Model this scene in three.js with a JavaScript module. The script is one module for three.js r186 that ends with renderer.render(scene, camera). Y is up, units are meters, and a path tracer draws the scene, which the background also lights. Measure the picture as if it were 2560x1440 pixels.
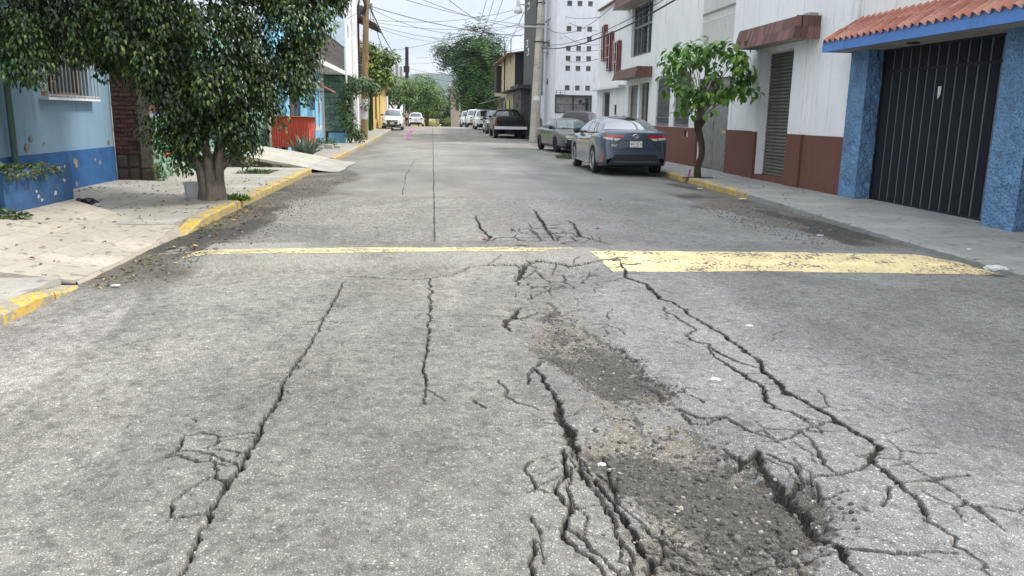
import * as THREE from 'three';
import { mergeGeometries } from 'three/addons/utils/BufferGeometryUtils.js';
import { MarchingCubes } from 'three/addons/objects/MarchingCubes.js';

// ---------------------------------------------------------------- camera, sky, sun, exposure
const scene = new THREE.Scene();
const camera = new THREE.PerspectiveCamera(39.781, 16 / 9, 0.05, 9000);
camera.position.set(0, 1.45, 0);
camera.rotation.set(-0.2132, -0.10121, 0.0157, 'YXZ');
scene.add(camera);
const renderer = new THREE.WebGLRenderer();
renderer.toneMapping = THREE.LinearToneMapping;
renderer.toneMappingExposure = 1.08;
renderer.shadowMap.enabled = true;

const SUN = new THREE.Vector3(0.62, 0.78, -0.02).normalize();
const SUN_POWER = 2.8, ZENITH = 1.76;

// ---------------------------------------------------------------- noise
function rng(seed) {
  let a = seed >>> 0;
  return () => { a = (a + 0x6d2b79f5) | 0; let t = Math.imul(a ^ (a >>> 15), 1 | a); t = (t + Math.imul(t ^ (t >>> 7), 61 | t)) ^ t; return ((t ^ (t >>> 14)) >>> 0) / 4294967296; };
}
const hash = (x, y, s = 0) => { let h = (Math.imul(x, 374761393) + Math.imul(y, 668265263) + Math.imul(s, 974634777)) | 0; h = Math.imul(h ^ (h >>> 13), 1274126177); return ((h ^ (h >>> 16)) >>> 0) / 4294967296; };
const sm = (t) => t * t * (3 - 2 * t);
const clamp = (x, a = 0, b = 1) => (x < a ? a : x > b ? b : x);
const lerp = (a, b, t) => a + (b - a) * t;
const sstep = (a, b, x) => sm(clamp((x - a) / (b - a)));
// value noise, tiling with period p when p > 0
function vn(x, y, s = 0, p = 0) {
  const ix = Math.floor(x), iy = Math.floor(y), u = sm(x - ix), v = sm(y - iy);
  const m = p > 0 ? (k) => ((k % p) + p) % p : (k) => k;
  const x0 = m(ix), x1 = m(ix + 1), y0 = m(iy), y1 = m(iy + 1);
  return lerp(lerp(hash(x0, y0, s), hash(x1, y0, s), u), lerp(hash(x0, y1, s), hash(x1, y1, s), u), v);
}
function fbm(x, y, o = 4, s = 0, p = 0) {
  let a = 0.5, r = 0, n = 0;
  for (let i = 0; i < o; i++) { r += a * vn(x, y, s + i * 17, p); n += a; a *= 0.5; x *= 2; y *= 2; if (p) p *= 2; }
  return r / n;
}

// ---------------------------------------------------------------- the sky: an overcast dome with thin brighter cloud round the sun
{
  const W = 1024, H = 512, data = new Float32Array(W * H * 4), d = new THREE.Vector3();
  for (let j = 0; j < H; j++) for (let i = 0; i < W; i++) {
    const el = ((j + 0.5) / H - 0.5) * Math.PI, az = ((i + 0.5) / W - 0.5) * 2 * Math.PI;
    d.set(Math.cos(el) * Math.cos(az), Math.sin(el), Math.cos(el) * Math.sin(az));
    const s = Math.max(d.y, 0), k = 1 / (s + 0.13), cx = d.x * k, cz = d.z * k;
    const n = fbm(cx * 0.75 + 7.3, cz * 0.75 + 2.1, 6, 3), n2 = fbm(cx * 1.9 + 31, cz * 1.9 + 11, 5, 9);
    let L = ZENITH * (0.52 + 0.48 * Math.pow(s, 0.9));
    const cloud = sstep(0.36, 0.66, n * 0.72 + n2 * 0.28);
    L *= 0.86 + 0.32 * cloud;
    const sun = Math.acos(clamp(d.dot(SUN), -1, 1));
    L += 1.6 * Math.exp(-(sun * sun) / 0.22) + 0.35 * Math.exp(-(sun * sun) / 0.9);
    if (d.y < 0) L = lerp(L, 0.22, clamp(-d.y * 14));
    const o = (j * W + i) * 4, b = (1 - cloud) * 0.10;
    data[o] = L * (0.99 - b * 0.7); data[o + 1] = L * 1.0; data[o + 2] = L * (1.015 + b * 0.7); data[o + 3] = 1;
  }
  const t = new THREE.DataTexture(data, W, H, THREE.RGBAFormat, THREE.FloatType);
  t.mapping = THREE.EquirectangularReflectionMapping; t.magFilter = THREE.LinearFilter; t.minFilter = THREE.LinearFilter; t.needsUpdate = true;
  scene.background = t; scene.environment = t;
}
const sun = new THREE.DirectionalLight(new THREE.Color(1, 0.955, 0.88), SUN_POWER);
sun.name = 'sun';
sun.position.copy(SUN).multiplyScalar(120).add(new THREE.Vector3(0, 0, -30)); sun.target.position.set(0, 0, -30);
sun.castShadow = true; sun.shadow.radius = 14; sun.shadow.mapSize.set(4096, 4096);
Object.assign(sun.shadow.camera, { left: -90, right: 90, top: 90, bottom: -90, near: 1, far: 320 });
scene.add(sun, sun.target);
scene.fog = new THREE.FogExp2(new THREE.Color(0.66, 0.74, 0.86), 0.00015);

// ---------------------------------------------------------------- textures (computed, tiling)
const toS = (v) => { v = clamp(v); return 255 * (v <= 0.0031308 ? v * 12.92 : 1.055 * Math.pow(v, 1 / 2.4) - 0.055); };
function colourTex(n, f, metres) {           // f(u,v in 0..1) -> number or [r,g,b], linear
  const d = new Uint8Array(n * n * 4);
  for (let j = 0; j < n; j++) for (let i = 0; i < n; i++) {
    const c = f((i + 0.5) / n, (j + 0.5) / n, i, j), o = (j * n + i) * 4, g = typeof c === 'number';
    d[o] = toS(g ? c : c[0]); d[o + 1] = toS(g ? c : c[1]); d[o + 2] = toS(g ? c : c[2]); d[o + 3] = 255;
  }
  return setTex(new THREE.DataTexture(d, n, n), metres, true);
}
function grayTex(n, f, metres) {
  const d = new Uint8Array(n * n * 4);
  for (let j = 0; j < n; j++) for (let i = 0; i < n; i++) { const o = (j * n + i) * 4, v = 255 * clamp(f((i + 0.5) / n, (j + 0.5) / n, i, j)); d[o] = d[o + 1] = d[o + 2] = v; d[o + 3] = 255; }
  return setTex(new THREE.DataTexture(d, n, n), metres, false);
}
function setTex(t, m, srgb) {
  t.wrapS = t.wrapT = THREE.RepeatWrapping; t.magFilter = THREE.LinearFilter; t.minFilter = THREE.LinearMipmapLinearFilter; t.generateMipmaps = true; t.anisotropy = 8;
  if (srgb) t.colorSpace = THREE.SRGBColorSpace;
  if (m) t.repeat.set(1 / m, 1 / m);
  t.needsUpdate = true; return t;
}
const re = (t, mx, my = mx) => { const c = t.clone(); c.repeat.set(1 / mx, 1 / my); c.needsUpdate = true; return c; };
function canvasTex(w, h, draw) {
  const c = document.createElement('canvas'); c.width = w; c.height = h; draw(c.getContext('2d'), w, h);
  const t = new THREE.CanvasTexture(c); t.colorSpace = THREE.SRGBColorSpace; t.magFilter = THREE.LinearFilter; return t;
}

// asphalt: flat stones in a binder, 1.7 m a tile
const AS = 2048, asH = new Float32Array(AS * AS), asC = new Float32Array(AS * AS * 3);
{
  const r = rng(5), M = 1.7, px = AS / M;
  for (let j = 0; j < AS; j++) for (let i = 0; i < AS; i++) {
    const o = j * AS + i, g = 0.60 + 0.30 * hash(i, j, 2) + 0.22 * (fbm(i / 24, j / 24, 3, 4, 0) - 0.5), c = g * 0.80;
    asC[o * 3] = c * 1.0; asC[o * 3 + 1] = c * 0.985; asC[o * 3 + 2] = c * 0.95; asH[o] = 0.22 + 0.2 * hash(i >> 1, j >> 1, 6);
  }
  const stones = (cell, rmin, rmax, share) => {
    const n = Math.round(M / cell);
    for (let b = 0; b < n; b++) for (let a = 0; a < n; a++) {
      if (r() > share) continue;
      const cx = (a + r()) * cell * px, cy = (b + r()) * cell * px, R = (rmin + (rmax - rmin) * r() * r()) * px, e = 0.5 + 0.5 * r(), th = r() * 6.28, ct = Math.cos(th), st = Math.sin(th);
      const q = r(), tone = q < 0.13 ? 0.34 + 0.25 * r() : q < 0.88 ? 0.76 + 0.42 * r() : 1.18 + 0.36 * r(), warm = (r() - 0.45) * 0.12, k = 2 + 2 * r();
      for (let y = Math.floor(-R); y <= R; y++) for (let x = Math.floor(-R); x <= R; x++) {
        const u = (x * ct + y * st) / R, v = (-x * st + y * ct) / (R * e), d = Math.pow(Math.abs(u), k) + Math.pow(Math.abs(v), k);
        if (d > 1) continue;
        const o = ((((Math.round(cy) + y) % AS) + AS) % AS) * AS + ((((Math.round(cx) + x) % AS) + AS) % AS), n0 = tone * (0.92 + 0.16 * hash(x, y, a + b * 7));
        asC[o * 3] = n0 * (1 + warm); asC[o * 3 + 1] = n0; asC[o * 3 + 2] = n0 * (1 - warm); asH[o] = 0.55 + 0.45 * Math.sqrt(1 - d);
      }
    }
  };
  stones(0.006, 0.0018, 0.0034, 0.55); stones(0.0115, 0.0032, 0.0062, 0.62); stones(0.024, 0.005, 0.0085, 0.22);
}
const AM = 0.62;
const asphaltMap = colourTex(AS, (u, v, i, j) => { const o = (j * AS + i) * 3; return [asC[o] * AM, asC[o + 1] * AM, asC[o + 2] * AM]; }, 1.7);
const asphaltBump = grayTex(AS, (u, v, i, j) => asH[j * AS + i], 1.7);
// plaster with faint vertical runs; concrete; bark; dirt
const plasterMap = colourTex(1024, (u, v) => {
  const run = fbm(u * 60, v * 3, 3, 11, 0), blot = fbm(u * 6, v * 6, 5, 13, 6), grit = hash((u * 1024) | 0, (v * 1024) | 0, 5), st = sstep(0.50, 0.80, fbm(u * 46, v * 2, 3, 21, 0)) * sstep(0.35, 0.7, fbm(u * 5, v * 4, 4, 23, 0));
  return 0.93 * (0.92 + 0.13 * (blot - 0.5) + 0.07 * (run - 0.5) + 0.03 * grit) * (1 - 0.21 * st);
}, 3.2);
const plasterBump = grayTex(1024, (u, v) => 0.5 * fbm(u * 90, v * 90, 4, 31, 90) + 0.5 * fbm(u * 30, v * 30, 3, 33, 30), 1.2);
const concreteMap = colourTex(1024, (u, v) => {
  const b = fbm(u * 5, v * 5, 6, 41, 5), f = fbm(u * 60, v * 60, 3, 43, 60), g = hash((u * 1024) | 0, (v * 1024) | 0, 45), spot = sstep(0.68, 0.76, fbm(u * 24, v * 24, 3, 47, 24));
  const t = 0.72 + 0.34 * (b - 0.5) + 0.16 * (f - 0.5) + 0.12 * (g - 0.5) - 0.22 * spot;
  return [t * 1.02, t, t * 0.96];
}, 2.4);
const concreteBump = grayTex(1024, (u, v) => 0.6 * fbm(u * 80, v * 80, 4, 51, 80) + 0.4 * fbm(u * 12, v * 12, 4, 53, 12), 1.6);
const barkMap = colourTex(512, (u, v) => { const a = fbm(u * 26, v * 7, 4, 61, 0), b = fbm(u * 6, v * 6, 4, 63, 6); const t = 0.45 + 0.6 * a + 0.5 * (b - 0.5); return [t, t * 0.95, t * 0.88]; }, 0.6);
const barkBump = grayTex(512, (u, v) => fbm(u * 40, v * 8, 4, 65, 0), 0.4);
const grimeMap = colourTex(512, (u, v) => { const a = fbm(u * 8, v * 8, 5, 71, 8), b = fbm(u * 50, v * 50, 2, 73, 50); return clamp(0.72 + 0.5 * (a - 0.5) + 0.25 * (b - 0.5)); }, 1.1);
const dimpleBump = grayTex(512, (u, v) => {     // stucco thrown on, with small round holes
  const c = 22, x = u * c, y = v * c; let h = 0.55 + 0.5 * (fbm(u * 40, v * 40, 3, 81, 40) - 0.5);
  for (let a = -1; a < 2; a++) for (let b = -1; b < 2; b++) { const i = Math.floor(x) + a, j = Math.floor(y) + b, ii = (i + c) % c, jj = (j + c) % c; if (hash(ii, jj, 3) < 0.35) continue; const d = Math.hypot(x - i - hash(ii, jj, 1), (y - j - hash(ii, jj, 2)) * 0.8); h -= 0.55 * (1 - sstep(0.1, 0.36, d)); }
  return h;
}, 0.9);
const rustMap = colourTex(512, (u, v) => { const a = fbm(u * 7, v * 7, 5, 91, 7), s = sstep(0.58, 0.72, a), t = 0.8 + 0.3 * (fbm(u * 30, v * 30, 3, 93, 30) - 0.5); return [t, t * (1 - 0.25 * s), t * (1 - 0.35 * s)]; }, 1.3);

// ---------------------------------------------------------------- materials
const lin = (r, g, b) => new THREE.Color().setRGB(r, g, b);
const mats = new Map();
function mat(r, g, b, rough = 0.85, o = {}) {
  const key = [r, g, b, rough, ...Object.entries(o).map(([k, v]) => k + (v?.uuid ?? v))].join();
  if (!mats.has(key)) mats.set(key, new (o.clearcoat || o.transmission || o.sheen || o.specularIntensity !== undefined ? THREE.MeshPhysicalMaterial : THREE.MeshStandardMaterial)({ color: lin(r, g, b), roughness: rough, side: THREE.DoubleSide, ...o }));
  return mats.get(key);
}
const plaster = (r, g, b, o = {}) => mat(r / 0.86, g / 0.86, b / 0.86, 0.9, { map: plasterMap, bumpMap: plasterBump, bumpScale: 0.006, ...o });
const concrete = (r, g, b, o = {}) => mat(r / 0.72, g / 0.72, b / 0.72, 0.92, { map: concreteMap, bumpMap: concreteBump, bumpScale: 0.006, ...o });
const painted = (r, g, b, rough = 0.5, o = {}) => mat(r / 0.72, g / 0.72, b / 0.72, rough, { map: grimeMap, ...o });

// ---------------------------------------------------------------- geometry helpers
const V = (x, y, z) => new THREE.Vector3(x, y, z);
const tmpM = new THREE.Matrix4();
const box = (x0, x1, y0, y1, z0, z1) => new THREE.BoxGeometry(Math.abs(x1 - x0), Math.abs(y1 - y0), Math.abs(z1 - z0)).translate((x0 + x1) / 2, (y0 + y1) / 2, (z0 + z1) / 2);
function cyl(a, b, r0, r1 = r0, n = 10, open = false) {
  const d = b.clone().sub(a), g = new THREE.CylinderGeometry(r1, r0, d.length(), n, 1, open);
  g.applyQuaternion(new THREE.Quaternion().setFromUnitVectors(V(0, 1, 0), d.clone().normalize()));
  const m = a.clone().add(b).multiplyScalar(0.5); return g.translate(m.x, m.y, m.z);
}
function limb(pts, radii, n = 8) {             // a tapered bent tube through points
  const c = new THREE.CatmullRomCurve3(pts), seg = Math.max(6, (pts.length - 1) * 5), fr = c.computeFrenetFrames(seg, false), pos = [], idx = [];
  for (let i = 0; i <= seg; i++) {
    const t = i / seg, p = c.getPoint(t), f = t * (radii.length - 1), k = Math.min(Math.floor(f), radii.length - 2), r = lerp(radii[k], radii[k + 1], f - k);
    for (let j = 0; j < n; j++) { const a = j / n * Math.PI * 2, q = fr.normals[i].clone().multiplyScalar(Math.cos(a)).addScaledVector(fr.binormals[i], Math.sin(a)); const w = r * (1 + 0.12 * (vn(i * 0.7, j * 1.3, 7) - 0.5)); pos.push(p.x + q.x * w, p.y + q.y * w, p.z + q.z * w); }
  }
  for (let i = 0; i < seg; i++) for (let j = 0; j < n; j++) { const a = i * n + j, b = i * n + (j + 1) % n, c2 = a + n, d = b + n; idx.push(a, c2, b, b, c2, d); }
  const g = new THREE.BufferGeometry(); g.setAttribute('position', new THREE.Float32BufferAttribute(pos, 3)); g.setIndex(idx); g.computeVertexNormals(); return g;
}
function prism(pts, axis, a, b) {              // a polygon pushed along an axis: 'z' (x,y), 'x' (z,y), 'y' (x,z)
  const put = axis === 'z' ? (p, t) => [p[0], p[1], t] : axis === 'x' ? (p, t) => [t, p[1], p[0]] : (p, t) => [p[0], t, p[1]];
  const v2 = pts.map((p) => new THREE.Vector2(p[0], p[1])), tri = THREE.ShapeUtils.triangulateShape(v2, []), pos = [];
  for (const [i, j, k] of tri) { pos.push(...put(pts[i], a), ...put(pts[j], a), ...put(pts[k], a)); pos.push(...put(pts[i], b), ...put(pts[k], b), ...put(pts[j], b)); }
  for (let i = 0; i < pts.length; i++) { const p = pts[i], q = pts[(i + 1) % pts.length]; pos.push(...put(p, a), ...put(p, b), ...put(q, b), ...put(p, a), ...put(q, b), ...put(q, a)); }
  let vol = 0; for (let i = 0; i < pos.length; i += 9) vol += pos[i] * (pos[i + 4] * pos[i + 8] - pos[i + 5] * pos[i + 7]) - pos[i + 1] * (pos[i + 3] * pos[i + 8] - pos[i + 5] * pos[i + 6]) + pos[i + 2] * (pos[i + 3] * pos[i + 7] - pos[i + 4] * pos[i + 6]);
  const c = [0, 1, 2].map((k) => { let s = 0; for (let i = k; i < pos.length; i += 3) s += pos[i]; return s / (pos.length / 3); });
  vol = 0; for (let i = 0; i < pos.length; i += 9) { const A = [0, 1, 2, 3, 4, 5, 6, 7, 8].map((k) => pos[i + k] - c[k % 3]); vol += A[0] * (A[4] * A[8] - A[5] * A[7]) - A[1] * (A[3] * A[8] - A[5] * A[6]) + A[2] * (A[3] * A[7] - A[4] * A[6]); }
  if (vol < 0) for (let i = 0; i < pos.length; i += 9) for (let k = 0; k < 3; k++) { const t = pos[i + 3 + k]; pos[i + 3 + k] = pos[i + 6 + k]; pos[i + 6 + k] = t; }
  const g = new THREE.BufferGeometry(); g.setAttribute('position', new THREE.Float32BufferAttribute(pos, 3)); g.computeVertexNormals(); return g;
}
function sheet(nu, nv, f) {                    // a grid surface, f(u, v) -> [x, y, z]
  const pos = [], idx = [];
  for (let j = 0; j <= nv; j++) for (let i = 0; i <= nu; i++) pos.push(...f(i / nu, j / nv));
  for (let j = 0; j < nv; j++) for (let i = 0; i < nu; i++) { const a = j * (nu + 1) + i; idx.push(a, a + 1, a + nu + 1, a + 1, a + nu + 2, a + nu + 1); }
  const g = new THREE.BufferGeometry(); g.setAttribute('position', new THREE.Float32BufferAttribute(pos, 3)); g.setIndex(idx); g.computeVertexNormals(); return g;
}
function uvs(g) {                              // uv in metres from the face that each normal points at
  const p = g.attributes.position, n = g.attributes.normal, uv = new Float32Array(p.count * 2);
  for (let i = 0; i < p.count; i++) {
    const ax = Math.abs(n.getX(i)), ay = Math.abs(n.getY(i)), az = Math.abs(n.getZ(i));
    if (ay >= ax && ay >= az) { uv[i * 2] = p.getX(i); uv[i * 2 + 1] = p.getZ(i); } else if (ax >= az) { uv[i * 2] = p.getZ(i); uv[i * 2 + 1] = p.getY(i); } else { uv[i * 2] = p.getX(i); uv[i * 2 + 1] = p.getY(i); }
  }
  g.setAttribute('uv', new THREE.BufferAttribute(uv, 2)); return g;
}
function join(list) {
  const gs = [].concat(list).flat(3).filter(Boolean).map((g) => {
    let h = g.index ? g.toNonIndexed() : g.clone();
    if (!h.attributes.normal) h.computeVertexNormals();
    for (const k of Object.keys(h.attributes)) if (k !== 'position' && k !== 'normal') h.deleteAttribute(k);
    return uvs(h);
  });
  return gs.length === 1 ? gs[0] : mergeGeometries(gs);
}
// names, labels
const taken = new Map();
function numbered(n) { const k = taken.get(n) ?? 0; taken.set(n, k + 1); return k ? n + '_' + String(k).padStart(3, '0') : n; }
function tag(o, label, category, group, kind) { Object.assign(o.userData, { label }, category && { category }, group && { group }, kind && { kind }); return o; }
function thing(name, label, category, at = [0, 0, 0], turn = 0, group) { const o = new THREE.Group(); o.name = numbered(name); o.position.set(...at); o.rotation.y = turn; scene.add(o); return tag(o, label, category, group); }
function put(parent, name, geoms, m, label) {
  const o = new THREE.Mesh(Array.isArray(geoms) ? join(geoms) : geoms.userData.raw ? geoms : join(geoms), m); o.name = name; o.castShadow = o.receiveShadow = true;
  if (label) o.userData.label = label;
  parent.add(o); return o;
}
function solo(name, label, category, geoms, m, group, kind) { const o = put(scene, numbered(name), geoms, m); return tag(o, label, category, group, kind); }
const struct = (name, label, geoms, m) => solo(name, label, undefined, geoms, m, undefined, 'structure');
// a wall facing along x between two planes, pierced by openings [z0, z1, y0, y1]
function wallX(x0, x1, z0, z1, y0, y1, holes = []) { return pierced(z0, z1, y0, y1, holes, (a, b, c, d) => box(x0, x1, c, d, a, b)); }
function wallZ(z0, z1, x0, x1, y0, y1, holes = []) { return pierced(x0, x1, y0, y1, holes, (a, b, c, d) => box(a, b, c, d, z0, z1)); }
function pierced(a0, a1, y0, y1, holes, mk) {
  if (a0 > a1) [a0, a1] = [a1, a0];
  holes = holes.map(([p, q, r, s]) => [Math.min(p, q), Math.max(p, q), r, s]);
  const cuts = [...new Set([a0, a1, ...holes.flatMap((h) => [h[0], h[1]])])].filter((v) => v >= a0 && v <= a1).sort((p, q) => p - q), out = [];
  for (let i = 0; i + 1 < cuts.length; i++) {
    const m = (cuts[i] + cuts[i + 1]) / 2; let y = y0;
    for (const h of holes.filter((k) => k[0] < m && m < k[1]).sort((p, q) => p[2] - q[2])) { if (h[2] > y) out.push(mk(cuts[i], cuts[i + 1], y, h[2])); y = Math.max(y, h[3]); }
    if (y < y1) out.push(mk(cuts[i], cuts[i + 1], y, y1));
  }
  return out;
}
function corrugated(len, h, pitch, amp, thick = 0.004, n = 0) {   // upright sheet along x, height y, waves in z
  const k = n || Math.round(len / pitch) * 8;
  return sheet(k, 1, (u, v) => [u * len, v * h, amp * Math.sin(u * len / pitch * Math.PI * 2)]);
}

// ---------------------------------------------------------------- the road: a height field with its hump, hollows and cracks
const roadY = (z) => { const d = -z; return d < 36 ? 0 : d < 72 ? 0.30 * sm((d - 36) / 36) : d < 96 ? 0.30 - 0.34 * Math.pow((d - 72) / 24, 1.5) : -0.04 - 0.0205 * (d - 96) + (d > 320 ? (d - 320) * 0.0205 : 0); };
const kerbR = (z) => 5.58 + 0.28 * sstep(5, 20, -z), kerbL = (z) => -2.92 - 0.1 * sstep(20, 40, -z);
const crown = (x) => 0.05 * (1 - Math.pow((x - 1.4) / 4.4, 2));
const hump = (x, z) => { const c = -7.85 + 0.03 * (x - 1.4) * 0.5, t = (z - c) / 0.76; if (Math.abs(t) > 1) return 0; return 0.072 * Math.pow(Math.cos(t * Math.PI / 2), 1.4) * sstep(-2.75, -2.1, x) * (1 - sstep(5.0, 5.6, x)); };
// hollows and loose dirt: centre x, z, radii, depth
const HOLLOWS = [[0.92, -4.55, 0.27, 0.62, 0.030, 0.5], [1.05, -4.0, 0.2, 0.34, 0.024, 0.6], [0.98, -2.98, 0.33, 0.42, 0.050, 0.35], [1.15, -2.62, 0.36, 0.3, 0.042, 0.3], [0.92, -2.32, 0.3, 0.26, 0.024, 0.2], [1.15, -6.95, 0.42, 0.30, 0.055, 0.0], [1.05, -5.75, 0.12, 0.2, 0.022, 0.2], [0.68, -5.62, 0.16, 0.3, 0.03, 0.2]];
const bowl = (x, z) => { let h = 0; for (const [a, b, r, s, d, tw] of HOLLOWS) { const dx = x - a, dz = z - b, u = (dx - tw * dz * 0.3) / r, v = dz / s, q = u * u + v * v; if (q < 2.6) h += d * Math.exp(-q * q * 0.9); } return h; };
const dirtLow = (x, z) => { if (x < 0.15 || x > 2.1 || z < -6.4) return 0; let m = 0.62 - Math.abs(x - (0.98 + 0.02 * z)) * 2.6 - 0.6 * sstep(-5.6, -6.3, z); for (const [a, b, r, s, , tw] of HOLLOWS.slice(0, 5)) { const dx = x - a, dz = z - b, u = (dx - tw * dz * 0.3) / (r * 1.08), v = dz / (s * 1.1); m = Math.max(m, 1.35 - Math.sqrt(u * u + v * v)); } return m; };
const roughness = (x, z) => 0.010 * (fbm(x * 1.3 + 9, z * 1.3, 3, 101) - 0.5) + 0.004 * (fbm(x * 9, z * 9, 3, 103) - 0.5) + 0.0032 * (vn(x * 60, z * 60, 105) - 0.5);
function roadH(x, z) {
  let y = roadY(z) + crown(x) + hump(x, z) + roughness(x, z) - bowl(x, z);
  if (z > -6) { const m = dirtLow(x, z); { const e = m + 0.75 * (fbm(x * 8, z * 8, 5, 133) - 0.5); y -= 0.017 * sstep(0.42, 0.50, e); } if (m > 0.3) y += 0.016 * clamp(m) * (fbm(x * 28, z * 28, 3, 107) - 0.5); }
  if (x > 1.2 && z > -4) y += 0.8 * 0.012 * sstep(0.0, 0.5, x - (1.32 + 0.55 * (z + 2.6))) * (1 - sstep(0.5, 1.6, x - 1.3));    // the slab lifts beside the scarp
  return y;
}
const edgeDirt = (x, z) => {                     // dirt washed along the kerbs, 0..1
  const n = fbm(x * 1.1, z * 0.55, 5, 111), l = sstep(0.0, 0.35, (kerbL(z) + 1.05 + 0.95 * (n - 0.5) * 2 - x)) * sstep(-6.3, -7.3, z) * (1 - 0.6 * sstep(15, 26, -z));
  const r = sstep(0.0, 0.35, x - (kerbR(z) - 0.95 - 0.9 * (n - 0.5) * 2 + 0.4 * sstep(9, 7.5, -z))) * sstep(-8.6, -9.0, z) * (1 - 0.4 * sstep(22, 40, -z));
  return [l, r];
};
const NONE = [0, 0];
function roadC(x, z, out) {
  const big = fbm(x * 0.5 + 3, z * 0.32, 4, 121), mid = fbm(x * 2.2, z * 1.3, 4, 123), fine = vn(x * 70, z * 70, 125);
  let r = 0.68, g = 0.648, b = 0.58;                                    // weathered, dusty
  const cool = sstep(0.15, 1.1, x + 0.9 * (mid - 0.5) - 0.35 * sstep(4, 8, -z)) * (1 - sstep(16, 30, -z) * 0.5);       // greyer tone on that half
  r = lerp(r, 0.60, cool); g = lerp(g, 0.593, cool); b = lerp(b, 0.58, cool);
  { const e = x - (-2.42 + 0.30 * (z + 7) - 0.06 * (z + 7) * (z + 7) + 0.08 * (mid - 0.5)), t = sstep(0.02, -0.10, e) * sstep(-6.9, -6.3, z); r = lerp(r, 0.86, t * 0.7); g = lerp(g, 0.80, t * 0.7); b = lerp(b, 0.74, t * 0.7); if (Math.abs(e) < 0.05 && z > -6.5) { const k2 = 0.88; r *= k2; g *= k2; b *= k2; } }      // an old cement gutter
  let k = 0.90 + 0.55 * (big - 0.5) + 0.42 * (mid - 0.5); for (const w of [-1.35, 0.25, 2.35, 4.0]) k *= 1 + 0.05 * Math.exp(-Math.pow((x - w - 0.1 * (mid - 0.5)) / 0.28, 2)) * (w === 0.25 || w === 2.35 ? 1 : 0.6);      // polished wheel tracks
  if (z > -9) { const s = sstep(0.57, 0.70, fbm(x * 1.6 + 11, z * 1.2 + 4, 5, 128)); k *= 1 - 0.16 * s; }
  if (x < 0.05 && x > -0.95 && z > -7.25) k *= 0.93;                    // the strip between the two saw cuts
  const dust = sstep(0.52, 0.72, fbm(x * 0.9 + 20, z * 0.7, 4, 127)) * (1 - cool) * 0.5; r += 0.07 * dust; g += 0.055 * dust; b += 0.03 * dust;
  if (z > -14) { const pit = fbm(x * 17, z * 17, 3, 147), grit = vn(x * 42, z * 42, 149); k *= 1 + (0.62 - 0.30 * cool) * (pit - 0.5) + 0.26 * (grit - 0.5); k *= 1 - 0.26 * sstep(0.60, 0.72, fbm(x * 30 + 7, z * 30, 2, 148)); }
  r *= k; g *= k; b *= k;
  const mix = (t, R, G, B) => { r = lerp(r, R, t); g = lerp(g, G, t); b = lerp(b, B, t); };
  if (z > -14) {                                                       // oil and tyre marks
    const s = sstep(0.60, 0.75, fbm(x * 3.1 + 40, z * 0.7, 4, 129)); mix(0.22 * s, 0.36, 0.36, 0.36);
  } else { const s = sstep(0.56, 0.72, fbm(x * 2.1 + 40, z * 0.16, 4, 131)); mix(0.30 * s, 0.42, 0.42, 0.42); }
  if (z > -6.2) {
    const m0 = dirtLow(x, z); if (m0 > 0.02) { const m = m0 + 0.75 * (fbm(x * 8, z * 8, 5, 133) - 0.5), grit = fbm(x * 60, z * 60, 2, 134), t = sstep(0.40, 0.52, m + 0.7 * (grit - 0.5)), tan = 0.75 * sstep(0.42, 0.66, fbm(x * 3.6 + 5, z * 3.6, 4, 135) + 0.3 * (grit - 0.5) + (z < -3.15 && z > -3.8 ? 0.13 : z < -4.8 ? 0.10 : -0.08));
    const q = 0.65 + 0.7 * fine;
    mix(t * 0.93, lerp(0.19, 0.60, tan) * q, lerp(0.172, 0.54, tan) * q, lerp(0.15, 0.45, tan) * q); }
  }
  const [l, rr] = x < -1.2 || x > 3.2 ? edgeDirt(x, z) : NONE, q = 0.6 + 0.8 * fine, dk = sstep(0.5, 0.64, fbm(x * 1.7 + 60, z * 0.9, 4, 137));
  mix(l * 0.92 * sstep(0.2, 0.4, mid + 0.4 * l - 0.1), lerp(0.30, 0.13, dk) * q, lerp(0.255, 0.12, dk) * q, lerp(0.20, 0.105, dk) * q);
  mix(rr * 0.92 * sstep(0.2, 0.4, mid + 0.4 * rr - 0.1), lerp(0.34, 0.115, dk) * q, lerp(0.30, 0.112, dk) * q, lerp(0.25, 0.108, dk) * q);
  if (z < -8.15 && z > -9.0 && x < -1.2) { const t = sstep(0.35, 0.5, fbm(x * 3, z * 5, 3, 139) + 0.3 * (x > -2.4 ? 1 : -1) * sstep(-1.3, -1.6, x)); mix(t * 0.8, 0.86, 0.82, 0.73); }        // a smear of old cement
  const h0 = hump(x, z); if (h0 > 0.004 && x < 1.7) mix(0.6 * sstep(0.004, 0.05, h0) * sstep(0.3, 0.5, mid + 0.1), 0.86, 0.82, 0.72);                 // cement coat on the hump; its paler crest also paints in shading
  out[0] = r; out[1] = g; out[2] = b;
}
const crackC = (c, x, z) => { const q = 0.6 + 0.9 * vn(x * 90, z * 90, 141); c[0] = 0.115 * q; c[1] = 0.105 * q; c[2] = 0.092 * q; };      // fresh binder and soil, darkened to paint in the shade inside cracks
const asphalt = new THREE.MeshStandardMaterial({ color: 0xffffff, roughness: 0.93, map: asphaltMap, bumpMap: asphaltBump, bumpScale: 0.006, vertexColors: true, side: THREE.DoubleSide });
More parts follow.
